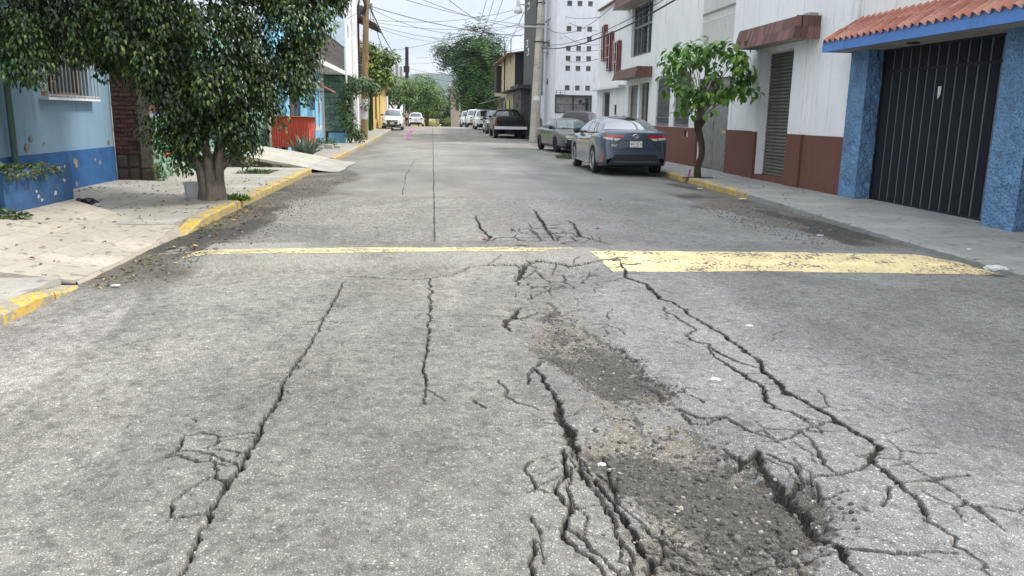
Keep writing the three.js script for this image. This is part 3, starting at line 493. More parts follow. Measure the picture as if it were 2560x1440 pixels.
M.kerbYellow = mat(1, 1, 1, 0.85, { map: kerbPaintMap, bumpMap: concreteBump, bumpScale: 0.006 }); M.kerbFaded = mat(1, 1, 1, 0.88, { map: kerbFadedMap, bumpMap: concreteBump, bumpScale: 0.006 });
const steps = (a, b, s) => { const o = []; for (let z = a; z > b + 0.01; z -= s) o.push(z); o.push(b); return o; };
kerbRun(-1, 'kerb', 'faded yellow kerb in front of the driveway slab nearest the camera', steps(6, -6.8, 0.95), () => M.kerbFaded, (z) => 0.015 + 0.07 * sstep(-6.85, -6.0, z));
kerbRun(-1, 'kerb', 'bright yellow painted kerb beside the trunk of the dense tree', steps(-9.6, -19.9, 0.9), (i) => M.kerbYellow, (z) => 0.005 + 0.12 * sstep(-9.5, -10.7, z));
kerbRun(-1, 'kerb', 'yellow kerb beyond the pale concrete ramp up to the wooden pole', steps(-24.6, -46, 0.9), (i) => i % 9 > 5 ? M.concPale : M.kerbFaded);
kerbRun(-1, 'kerb', 'pale far kerb running past the white hatchback', steps(-46, -130, 4), () => M.concPale);
kerbRun(1, 'kerb', 'low broken grey kerb in front of the blue garage', steps(6, -14.2, 1.05), () => M.concGrey, (z) => 0.065 + 0.06 * sstep(8, 14, -z));
kerbRun(1, 'kerb', 'worn yellow kerb below the young tree', steps(-14.2, -19.6, 0.9), () => M.kerbFaded, 0.125);
kerbRun(1, 'kerb', 'grey kerb beside the parked cars', steps(-19.6, -130, 3.2), () => M.concGrey, 0.125);

function pavement(name, label, panels, m) {           // panels: [x0, x1, z0, z1, yInner] each a cast slab with open joints
  const p = thing(name, label, undefined); p.userData.kind = 'structure';
  panels.forEach(([xa, xb, z0, z1, ya = 0.125, yb = ya], i) => {
    const n = 6, m2 = Math.max(2, Math.round(Math.abs(z1 - z0) / 0.5)), g = 0.006, fx = typeof xa === 'function' ? xa : () => xa, gx = typeof xb === 'function' ? xb : () => xb, fy = typeof ya === 'function' ? ya : () => ya, gy = typeof yb === 'function' ? yb : () => yb;
    const top = (u, v) => { const z = lerp(z0 - g, z1 + g, v), x = lerp(fx(z) + g, gx(z) - g, u); return [x, roadY(z) + lerp(fy(z), gy(z), u) + 0.006 * (fbm(x * 2, z * 2, 3, 191 + i) - 0.5), z]; };
    const edge = (k) => sheet(k < 2 ? n : m2, 1, (u, v) => { const q = k === 0 ? top(u, 0) : k === 1 ? top(u, 1) : k === 2 ? top(0, u) : top(1, u); return [q[0], v ? q[1] - 0.12 : q[1], q[2]]; });
    put(p, 'concrete_panel', [sheet(n, m2, top), edge(0), edge(1), edge(2), edge(3)], Array.isArray(m) ? m[i % m.length] : m);
  });
  return p;
}
const kR = (z) => kerbR(z) + 0.16, kL = (z) => kerbL(z) - 0.16;
const gStep = [M.concGrey, concrete(0.315, 0.315, 0.31), concrete(0.285, 0.29, 0.29)];
{
  const ps = [], zs = [8, 5, 2, -1, -4, -6.6, -9.1, -11.7, -14.2, -17.1, -19.8, -22.3, -26, -30, -34.5, -42, -50, -58, -66, -76, -90, -110, -130];
  const lo = (z) => 0.055 + 0.06 * sstep(8, 14, -z);
  for (let i = 0; i + 1 < zs.length; i++) ps.push([kR, zs[i] > -10.5 ? 8.1 : zs[i] > -34 ? 7.9 : zs[i] > -41 ? 9.4 : 6.4, zs[i], zs[i + 1], lo, 0.125]);
  pavement('sidewalk', 'grey concrete sidewalk of large slabs along the white houses', ps, gStep);
  const pl = [];
  const pale = [M.conc, concrete(0.37, 0.35, 0.315), concrete(0.345, 0.325, 0.285)];
  for (const [a, b] of [[6, 3], [3, 0], [0, -2.5], [-2.5, -4.7], [-4.7, -6.84]]) pl.push([-6.05, kL, a, b, 0.09, 0.075]);
  for (const [a, b] of [[-9.75, -11.4], [-11.4, -13.3], [-13.3, -15.4], [-15.4, -17.4]]) for (const [x, y] of [[-6.05, -4.35], [-4.35, kL]]) pl.push([x, y, a, b, 0.125, 0.125]);
  pl.push([-5.4, -4.35, -17.4, -20.1, 0.125, 0.125], [-3.55, kL, -17.4, -20.1, 0.125, 0.125], [-4.35, -3.55, -17.4, -17.9, 0.125, 0.125], [-4.35, -3.55, -19.3, -20.1, 0.125, 0.125]);
  for (const [a, b] of [[-24.6, -27.4], [-27.4, -30.4], [-30.4, -33.2], [-33.2, -36], [-36, -39], [-39, -42], [-42, -46], [-46, -50], [-50, -58], [-58, -66], [-66, -80], [-80, -100], [-100, -130]]) pl.push([-5.2, kL, a, b, 0.125, 0.125]);
  pavement('sidewalk', 'pale concrete sidewalk under the dense tree and past the red shed', pl, pale);
}
struct('soil_patch', 'bare soil with weeds in a square opening of the pale sidewalk', sheet(14, 18, (u, v) => [lerp(-4.36, -3.54, u), 0.085 + 0.03 * (fbm(u * 5, v * 6, 4, 201) - 0.5), lerp(-17.88, -19.32, v)]), mat(0.13, 0.105, 0.075, 0.95, { map: grimeMap }));
// the driveway slab of scored concrete
{
  const d = thing('driveway_slab', 'raised concrete driveway slab scored into blocks beside the blue planter', undefined); d.userData.kind = 'structure';
  const zf = (x) => -9.55 + (x + 2.85) * 0.92, yy = (x, z) => { const h = 0.03 + 0.128 * Math.max(0, -2.98 - x) * (1 - 0.25 * sstep(-3, -6, x)); return h + Math.max(0, 0.122 - h) * sstep(0.62, 1, (z + 6.9) / (zf(x) + 6.9)) + 0.004 * (fbm(x * 3, z * 3, 3, 211) - 0.5); }, Z = (x, v) => lerp(-6.9, zf(x), v), ed = (v) => -2.99 - 0.05 * (fbm(v * 6, 0, 3, 213) - 0.5);
  const tones = [concrete(0.40, 0.365, 0.305), concrete(0.415, 0.38, 0.32), concrete(0.39, 0.355, 0.30)], at = (u, v) => { const x = lerp(ed(v), -6.02, u), z = Z(x, v); return [x, yy(x, z), z]; };
  const nu = 9, nv = 13, g = 0.0009;
  for (let i = 0; i < nu; i++) for (let k = -1; k < nv; k += 2) {
    const off = (i % 2), v0 = Math.max(0, (k + off) / nv), v1 = Math.min(1, (k + off + 2) / nv); if (v1 - v0 < 0.02) continue;
    const top = (u, v) => { const q = at(lerp(i / nu + g, (i + 1) / nu - g, u), lerp(v0 + g, v1 - g, v)); q[1] += 0.0012 * (hash(i, k, 9) - 0.5); return q; }, skirt = (f) => sheet(4, 1, (u, v) => { const q = f(u); return [q[0], q[1] - v * 0.012, q[2]]; });
    put(d, 'scored_block', [sheet(4, 4, top), skirt((u) => top(u, 0)), skirt((u) => top(u, 1)), skirt((u) => top(0, u)), skirt((u) => top(1, u))], tones[Math.floor(hash(i, k + 3, 5) * 3)]);
  }
  put(d, 'slab_bed', [sheet(20, 20, (u, v) => { const q = at(u, v); return [q[0], q[1] - 0.006, q[2]]; }), sheet(30, 3, (u, v) => { const q = at(u, 0); return [q[0], lerp(q[1] - 0.002, 0.0, v), q[2] + 0.03 * Math.sin(v * 3) * fbm(q[0] * 6, v * 3, 3, 217)]; }), sheet(24, 3, (u, v) => { const q = at(0, u); return [q[0] + 0.03 * v, lerp(q[1] - 0.004, -0.03, v), q[2]]; }), sheet(24, 2, (u, v) => { const q = at(u, 1); return [q[0], lerp(q[1] - 0.002, -0.02, v), q[2]]; })], M.concWarm);
}
// the steep ramp further on, with its stony flank
{
  const r = thing('driveway_ramp', 'pale concrete ramp climbing from the kerb to the house behind the tree', undefined); r.userData.kind = 'structure';
  const top = (u, v) => { const x = lerp(-3.1, -5.6, u), z = lerp(-20.15, -24.55, v); return [x, 0.13 + 0.42 * Math.pow(u, 0.9) + 0.004 * (fbm(x * 3, z * 3, 3, 221) - 0.5), z]; };
  put(r, 'ramp_slab', [sheet(10, 10, top), sheet(10, 1, (u, v) => { const q = top(u, 0); return [q[0], q[1] - 0.07 * v, q[2]]; }), sheet(10, 1, (u, v) => { const q = top(u, 1); return [q[0], q[1] - 0.07 * v, q[2]]; })], M.concPale);
  put(r, 'apron', [sheet(8, 8, (u, v) => { const x = lerp(-2.2 - 0.15 * vn(v * 5, 1, 3), -3.1, u), z = lerp(-20.1, -24.5, v); return [x, lerp(crown(-2.2) + 0.012, 0.13, u * u), z]; })], M.conc);
  put(r, 'flank', [prism([[-3.15, 0.05], [-5.6, 0.05], [-5.6, 0.47], [-3.15, 0.075]], 'z', -20.19, -20.6), prism([[-3.15, 0.05], [-5.6, 0.05], [-5.6, 0.47], [-3.15, 0.075]], 'z', -24.1, -24.5)], mat(0.13, 0.10, 0.075, 0.95, { map: grimeMap, bumpMap: concreteBump, bumpScale: 0.02 }));
  const q = rng(23); for (let i = 0; i < 46; i++) { const u = 0.12 + 0.86 * q(), x = lerp(-3.1, -5.6, u), s = 0.018 + 0.03 * q(), g = new THREE.IcosahedronGeometry(s, 0); put(r, 'stone', g.scale(1.4, 0.9, 0.8).translate(x, 0.10 + (0.42 * Math.pow(u, 0.9) - 0.06) * q(), -20.2), [M.concWarm, M.conc, M.concPale][i % 3]); }
}

// ---------------------------------------------------------------- houses along the right-hand pavement
const clone = (o, parent, name = o.name) => { const c = o.clone(); c.name = name; parent.add(c); return c; };
const raw = (g) => { const h = join(g); h.userData.raw = true; return h; };
// a mansard awning clad in shingles, against the wall x = xw
function awning(parent, xw, xf, za, zb, y0, y1, single, pitch = 0.115) {
  const s = 0.11, e = 0.13, a = put(parent, 'awning', [prism([[xw, y0 + 0.02], [xf + 0.02, y0 + 0.02], [xf + s + 0.02, y1 - 0.01], [xw, y1 - 0.01]], 'z', za - 0.02, zb + 0.02)], M.soffit);
  const rows = 2, hrow = (y1 - y0) / rows, slope = Math.atan2(s, y1 - y0), list = [];
  const mk = (w, h, side) => { const n = 5, pts = []; for (let i = 0; i <= n; i++) { const u = i / n - 0.5; pts.push([u * w, -0.012 + 0.018 * (4 * u * u)]); } pts.push([w / 2, h], [-w / 2, h]); return raw(prism(pts, 'z', 0, 0.014)); };
  const nz = Math.round(Math.abs(za - zb) / pitch), w = Math.abs(za - zb) / nz, gs = mk(w - 0.006, hrow * 1.12);
  for (let r = 0; r < rows; r++) for (let i = 0; i < nz; i++) {
    const y = y0 + r * hrow, x = xf + s * (r / rows) - 0.006, z = za - (i + 0.5) * w;
    list.push([gs, x, y, z, -Math.PI / 2, i + r * 7]);
  }
  const nx = Math.max(3, Math.round((xw - xf) / (pitch * 1.25))), wx = (xw - xf) / nx, ge = mk(wx - 0.006, hrow * 1.12);
  for (let r = 0; r < rows; r++) for (let i = 0; i < nx; i++) list.push([ge, xf + (i + 0.5) * wx + (i === 0 ? 0.03 * r : 0), y0 + r * hrow, za + 0.012 - r * e * 0.08, 0, i + r * 5]);
  if (single) for (const [g, x, y, z, ry, k] of list) { const o = put(a, 'shingle', g, M.shingle[Math.floor(hash(k, 3, 7) * 3)]); o.position.set(x, y, z); o.rotation.set(0, ry, 0); if (ry) o.rotateX(-slope); }
  else { const gs2 = list.map(([g, x, y, z, ry]) => g.clone().rotateX(ry ? -slope : 0).rotateY(ry).translate(x, y, z)); const o = put(a, 'shingles', gs2, M.shingle[0]); o.userData.kind = 'stuff'; }
  return a;
}
// --- the blue garage
{
  const t = thing('garage_house', 'house with blue stucco columns, dark ribbed garage door and clay tile canopy', 'house');
  put(t, 'wall', [wallX(7.78, 8.1, -13.86, -3, 0.1, 2.75, [[-13.3, -9.98, 0.1, 2.75], [-9.38, -6, 0.1, 2.75]]), box(7.42, 7.7, 2.75, 6.6, -13.86, -3), box(7.7, 13, 6.3, 6.6, -13.86, -3), box(7.7, 13, 0, 6.3, -13.86, -13.7)], M.whiteWarm);
  for (const [a, b] of [[-13.86, -13.28], [-9.98, -9.36], [-5.9, -5.3]]) put(t, 'column', [wavyColumn(7.33, 7.8, a, b, 0.05, 2.66)], M.blueCol);
  const d = put(t, 'garage_door', [box(7.66, 7.69, 0.12, 2.66, -13.3, -9.96)], M.dark);
  const navy = mat(0.006, 0.0085, 0.017, 0.75), strip = mat(0.12, 0.13, 0.145, 0.5), nP = 14, pw = 3.32 / nP;
  const ribs = []; for (let k = 0; k < 7; k++) ribs.push(cyl(V(0, 0, k * 0.0265), V(0, 2.5, k * 0.0265), 0.0105, 0.0105, 6)); const ribG = raw([...ribs, box(0.0, 0.012, 0, 2.5, -0.012, 0.172)]);
  const stripG = raw([box(0, 0.006, 0, 2.5, 0, 0.058)]);
  for (let i = 0; i < nP; i++) {
    const z = -9.98 - (i + 1) * pw, o = put(d, 'ribbed_panel', ribG, navy); o.position.set(7.645, 0.14, z + 0.062); const s = put(d, 'flat_strip', stripG, strip); s.position.set(7.652, 0.14, z + 0.003);
  }
  put(d, 'cross_bar', [box(7.63, 7.66, 2.25, 2.29, -13.3, -9.96)], M.blackMatte); put(d, 'frame', [box(7.6, 7.68, 0.1, 0.14, -13.3, -9.96), box(7.6, 7.68, 2.6, 2.66, -13.3, -9.96), box(7.6, 7.68, 0.1, 2.66, -13.3, -13.25), box(7.6, 7.68, 0.1, 2.66, -10.0, -9.96)], navy);
  const st = put(d, 'torn_sticker', [prism([[-11.72, 1.98], [-11.64, 1.98], [-11.645, 1.86], [-11.70, 1.79], [-11.715, 1.85]], 'x', 7.618, 7.622)], mat(0.7, 0.68, 0.62, 0.7)); st.userData.label = 'torn white paper sticker';
  put(t, 'garage_door', [box(7.66, 7.69, 0.12, 2.66, -9.38, -5.9), ...Array.from({ length: 40 }, (_, i) => cyl(V(7.65, 0.14, -9.34 + i * 0.085), V(7.65, 2.62, -9.34 + i * 0.085), 0.014, 0.014, 5))], navy);
  // canopy
  const c = put(t, 'canopy', [box(6.86, 7.75, 2.63, 2.70, -13.86, -3)], M.soffit); put(c, 'fascia', [box(6.80, 6.862, 2.615, 2.80, -13.9, -3), box(6.862, 7.42, 2.616, 2.80, -13.9, -13.862)], M.blueFascia);
  put(c, 'ceiling_lamp', [new THREE.CylinderGeometry(0.1, 0.09, 0.035, 20).translate(7.25, 2.62, -11.9)], M.dark);
  const roof = put(t, 'roof', [prism([[6.83, 2.795], [7.72, 3.33], [7.72, 2.795]], 'z', -13.87, -3)], M.concGrey);
  const tw = 0.185, tl = 0.36, g = raw([shellTile(tw, tl)]), clay = [[0.37, 0.145, 0.105], [0.41, 0.17, 0.125], [0.32, 0.12, 0.088], [0.43, 0.21, 0.16]].map((q) => mat(...q.map((v) => v / 0.72), 0.85, { map: grimeMap, bumpMap: concreteBump, bumpScale: 0.004 })), ang = Math.atan2(0.535, 0.89);
  for (let r = 0; r < 3; r++) for (let i = 0; i < 34; i++) {
    const z = -13.86 + i * tw, s = r * 0.295 - 0.05, o = put(roof, 'clay_tile', g, clay[Math.floor(hash(i, r, 3) * 4)]);
    o.position.set(6.81 + s * Math.cos(ang), 2.815 + s * Math.sin(ang) + 0.012 * r * 0 + 0.004 * (hash(i, r, 5) - 0.5), z + tw / 2); o.rotation.set(0, 0, ang + 0.035 + 0.02 * (hash(i, r, 6) - 0.5)); o.rotateX(0.03 * (hash(i, r, 8) - 0.5));
  }
  put(roof, 'mortar_strip', [prism([[7.50, 3.17], [7.73, 3.35], [7.73, 3.27], [7.52, 3.13]], 'z', -13.87, -3)], mat(0.07, 0.065, 0.06, 0.95, { bumpMap: concreteBump, bumpScale: 0.02 }));
  const rg = raw([sheet(8, 2, (u, v) => { const a = (u - 0.5) * Math.PI; return [Math.sin(a) * (0.085 - v * 0.012), Math.cos(a) * (0.085 - v * 0.012), (v - 0.5) * 0.36]; })]);
  for (let i = 0; i < 20; i++) { const o = put(roof, 'ridge_tile', rg, clay[Math.floor(hash(i, 9, 3) * 4)]); o.position.set(7.70, 3.36 + (i % 2) * 0.006, -13.7 + i * 0.31); }
}
function shellTile(w, l) {                      // an S-curved clay tile, long side along x
  const up = (u) => 0.034 * Math.cos((u - 0.5) * 2 * Math.PI), T = 0.013;
  const top = sheet(12, 3, (u, v) => [v * l, up(u) + 0.004 * v, (u - 0.5) * w * 1.04]), bot = sheet(12, 3, (u, v) => [v * l, up(u) - T, (u - 0.5) * w * 1.04]), lip = sheet(12, 1, (u, v) => [0, up(u) - v * T, (u - 0.5) * w * 1.04]), lip2 = sheet(12, 1, (u, v) => [l, up(u) - v * T, (u - 0.5) * w * 1.04]);
  return raw([top, bot, lip, lip2]);
}
function wavyColumn(x0, x1, z0, z1, y0, y1) {   // thick hand-thrown stucco over a square pier
  const f = (x, y, z, n) => 0.034 * (fbm((x + z) * 7 + n, y * 7, 4, 231) - 0.5) - 0.016 * sstep(0.58, 0.72, vn((x + z) * 17 + n * 5, y * 15, 233));
  const side = (n, P) => sheet(16, 60, (u, v) => P(u, lerp(y0, y1, v), n));
  return raw([side(0, (u, y, n) => { const z = lerp(z0, z1, u); return [x0 - f(x0, y, z, n) * Math.sin(Math.PI * clamp(u, 0.02, 0.98)) * 1.6, y, z]; }), side(3, (u, y, n) => { const x = lerp(x0, x1, u); return [x, y, z1 + f(x, y, z1, n) * Math.sin(Math.PI * clamp(u, 0.02, 0.98)) * 1.6]; }), side(5, (u, y, n) => { const x = lerp(x0, x1, u); return [x, y, z0 - f(x, y, z0, n)]; })]);
}
// --- white house with the roller shutter and the grey door
{
  const t = thing('shop_house', 'white house with reddish brown base, closed roller shutter and shingled awning', 'house');
  put(t, 'wall', [wallX(7.36, 7.65, -13.87, -19.72, 0.05, 6.8, [[-16.12, -17.8, 0.05, 2.87]]), wallX(7.42, 7.65, -19.72, -22.25, 2.5, 3.12), box(7.65, 12, 6.5, 6.8, -13.87, -22.2), wallX(8.62, 8.8, -19.7, -22.2, 3.1, 6.5, [[-20.3, -21.5, 3.3, 5.4]]), box(7.65, 8.7, 3.2, 6.5, -19.72, -19.5), box(7.65, 12, 0, 6.5, -13.9, -13.87)], M.white);
  put(t, 'base', [box(7.338, 7.36, 0.05, 1.165, -13.88, -15.46), box(7.338, 7.36, 0.05, 1.19, -17.97, -19.72), box(7.29, 7.36, 0.05, 1.17, -15.46, -16.12), box(7.29, 7.36, 0.05, 1.18, -17.8, -17.97), box(7.33, 7.62, 0.05, 0.23, -16.121, -17.799)], M.brownDado);
  put(t, 'trim', [box(7.30, 7.36, 1.17, 2.99, -15.58, -16.12), box(7.30, 7.36, 1.18, 2.99, -17.8, -17.96), box(7.30, 7.36, 2.87, 2.99, -16.12, -17.8), box(7.33, 7.36, 1.17, 2.99, -15.46, -15.58)], M.white);
  const sh = put(t, 'roller_shutter', [box(7.58, 7.6, 0.23, 2.87, -16.12, -17.8)], M.dark), sl = raw([prism([[0.03, 0], [0.004, 0.006], [0, 0.022], [0.006, 0.048], [0.03, 0.064], [0.03, 0.0735], [0.036, 0.0735], [0.036, 0]], 'z', -16.12, -17.8)]), slm = [painted(0.125, 0.118, 0.105, 0.5), painted(0.135, 0.128, 0.113, 0.5), painted(0.118, 0.11, 0.098, 0.5)];
  for (let i = 0; i < 36; i++) { const o = put(sh, 'slat', sl, slm[Math.floor(hash(i, 1, 1) * 3)]); o.position.set(7.545, 0.23 + i * 0.0735, 0); }
  awning(t, 7.36, 6.84, -15.2, -18.25, 2.97, 3.37, true);
  put(t, 'vent_pipe', [box(7.12, 7.3, 3.36, 3.45, -15.2, -15.45)], M.soffit);
  put(t, 'pipe', [cyl(V(7.3, 2.58, -18.6), V(7.36, 2.58, -18.6), 0.05)], M.soffit);
  const d = put(t, 'door', [box(7.46, 7.5, 0.12, 2.5, -19.72, -22.0)], M.greyDoor);
  put(d, 'leaf', [box(7.44, 7.462, 0.16, 2.46, -19.76, -20.9)], M.greyDoor); put(d, 'leaf', [box(7.44, 7.462, 0.16, 2.46, -20.92, -21.96)], M.greyDoor);
  put(d, 'frame', [box(7.43, 7.47, 0.12, 2.5, -19.72, -19.76), box(7.43, 7.47, 0.12, 2.5, -21.96, -22.0)], M.grey);
  put(d, 'mail_slot', [box(7.43, 7.44, 1.1, 1.16, -20.02, -20.26)], mat(0.75, 0.5, 0.15, 0.3, { metalness: 0.8 })); put(d, 'lock', [box(7.425, 7.44, 1.15, 1.4, -20.96, -21.06)], M.grey);
  const b = put(t, 'balcony', [box(7.36, 8.62, 3.12, 3.26, -19.72, -22.25)], M.whiteWarm), wm = mat(0.72, 0.71, 0.68, 0.5), br = raw([cyl(V(0, 3.26, 0), V(0, 4.2, 0), 0.011, 0.011, 6)]);
  put(b, 'hand_rail', [box(7.40, 7.45, 4.19, 4.24, -19.72, -22.25)], M.grey); put(b, 'low_rail', [box(7.41, 7.44, 3.36, 3.39, -19.72, -22.25), box(7.41, 7.44, 4.0, 4.02, -19.72, -22.25)], wm);
  for (let i = 0; i < 26; i++) { const o = put(b, 'baluster', br, wm); o.position.set(7.425, 0, -19.8 - i * 0.095); }
  const w = put(t, 'balcony_window', [box(8.66, 8.68, 3.3, 5.4, -20.3, -21.5)], M.glassDark); put(w, 'frame', [box(8.6, 8.66, 3.3, 5.4, -20.3, -20.36), box(8.6, 8.66, 3.3, 5.4, -21.44, -21.5), box(8.6, 8.66, 4.3, 4.36, -20.3, -21.5), box(8.6, 8.66, 3.3, 5.4, -20.88, -20.93)], wm);
}
// --- white house with three narrow windows
{
  const t = thing('awning_house', 'white two-storey house with brown shingled awnings and three narrow stepped windows', 'house');
  put(t, 'wall', [wallX(7.4, 7.65, -22.25, -36.3, 0.05, 6.0, [[-27.5, -30.35, 3.62, 5.4], [-34.6, -35.2, 3.85, 5.22], [-33.28, -34.0, 3.37, 4.82], [-31.9, -32.55, 3.2, 4.35], [-33.65, -35.1, 0.05, 2.5], [-29.0, -30.4, 0.05, 2.62], [-27.5, -28.75, 0.05, 2.65], [-24.95, -26.5, 1.2, 2.78], [-22.95, -24.5, 1.2, 2.78]]), box(7.65, 13, 0, 6, -36.3, -36.0), box(7.65, 13, 5.8, 6.0, -22.3, -36), box(7.65, 13, 0, 5.8, -22.6, -22.3)], M.whiteWarm);
  put(t, 'inner_wall', [box(8.6, 8.7, 0, 5.8, -22.7, -36)], M.dark);
  put(t, 'low_wall', [wallX(7.33, 7.4, -22.05, -27.1, 0.05, 1.19, [[-22.75, -23.1, 0.93, 1.1]])], M.brownDado);
  put(t, 'parapet_cap', [box(7.3, 7.7, 6.0, 6.07, -31.2, -36.4)], M.shingle[0]);
  awning(t, 7.4, 6.82, -27.2, -30.7, 2.8, 3.13, false, 0.13); awning(t, 7.4, 6.82, -27.0, -31.0, 5.36, 5.78, false, 0.13);
  put(t, 'ledge', [box(7.12, 7.4, 2.58, 2.68, -30.9, -36.5)], M.whiteWarm);
  const bar = raw([box(-0.012, 0.012, 1.2, 2.78, -0.014, 0.014)]), grey = painted(0.16, 0.16, 0.165, 0.5);
  for (const [a, n] of [[-25.05, 13], [-23.05, 13]]) { const gr = put(t, 'window_grille', [box(7.42, 7.46, 1.22, 1.27, a + 0.1, a - 1.45), box(7.42, 7.46, 1.45, 1.48, a + 0.1, a - 1.45), box(7.42, 7.46, 2.7, 2.78, a + 0.1, a - 1.45)], grey); for (let i = 0; i < n; i++) { const o = put(gr, 'bar', bar, grey); o.position.set(7.44, 0, a - i * 0.112); } }
  const door = (z0, z1, y1, k) => { const d = put(t, 'door', [box(7.56, 7.6, 0.1, y1, z0, z1)], k === 2 ? M.grey : M.greyDoor); put(d, 'frame', [box(7.5, 7.58, 0.1, y1, z0, z0 - 0.06), box(7.5, 7.58, 0.1, y1, z1, z1 + 0.06), box(7.5, 7.58, y1 - 0.07, y1, z0 - 0.06, z1 + 0.06)], M.grey); return d; };
  const d1 = door(-33.65, -35.1, 2.5, 2); for (let i = 0; i < 4; i++) put(d1, 'scroll', [new THREE.TorusGeometry(0.15, 0.014, 6, 16).rotateY(Math.PI / 2).translate(7.54, 2.15 - (i > 1 ? 1.2 : 0), -34.1 - (i % 2) * 0.5)], M.dark); for (let i = 0; i < 6; i++) put(d1, 'bar', [box(7.53, 7.55, 0.2, 2.4, -33.85 - i * 0.2, -33.87 - i * 0.2)], M.dark);
  door(-29.0, -30.4, 2.62, 0); const d3 = door(-28.2, -28.75, 2.65, 0); put(d3, 'letter_plate', [box(7.53, 7.56, 1.7, 1.86, -28.4, -28.55)], M.grey);
  put(t, 'door', [box(7.9, 7.93, 0.1, 2.6, -27.5, -28.2)], M.wood);
  put(t, 'letter_box', [box(7.36, 7.4, 1.55, 1.95, -32.35, -32.5)], M.dark);
  const bw = put(t, 'window', [box(7.6, 7.62, 3.62, 5.4, -27.5, -30.35)], M.glassDark); const fr = [box(7.5, 7.61, 3.62, 3.7, -27.5, -30.35), box(7.5, 7.61, 5.32, 5.4, -27.5, -30.35), box(7.5, 7.61, 4.62, 4.7, -27.5, -30.35)]; for (const z of [-27.5, -28.25, -29.2, -29.75, -30.27]) fr.push(box(7.5, 7.61, 3.62, 5.4, z, z - 0.07)); put(bw, 'frame', fr, grey); for (const z of [-28.0, -28.7, -29.5, -30.0]) put(bw, 'curtain', [box(7.63, 7.64, 3.7, 5.3, z, z - 0.28)], M.white);
  for (const [a, b, y0, y1] of [[-34.6, -35.2, 3.85, 5.22], [-33.28, -34.0, 3.37, 4.82], [-31.9, -32.55, 3.2, 4.35]]) {
    const w = put(t, 'narrow_window', [box(7.6, 7.62, y0, y1, a, b)], M.glassDark), fm = painted(0.15, 0.04, 0.033, 0.5);
    put(w, 'frame', [box(7.28, 7.62, y0, y1, a + 0.05, a - 0.04), box(7.28, 7.62, y0, y1, b + 0.04, b - 0.05), box(7.28, 7.62, y0 - 0.05, y0 + 0.02, a, b), box(7.28, 7.62, y1 - 0.02, y1 + 0.05, a, b), box(7.5, 7.6, y0, y1, (a + b) / 2 + 0.03, (a + b) / 2 - 0.03)], fm); put(w, 'grille', [box(7.2, 7.215, y0 - 0.05, y1 + 0.1, a, a - 0.015), box(7.2, 7.215, y0 - 0.05, y1 + 0.1, b + 0.015, b), ...[0, 1, 2, 3].map((k) => box(7.2, 7.215, lerp(y0, y1, k / 3), lerp(y0, y1, k / 3) + 0.015, a, b))], M.white);
  }
}
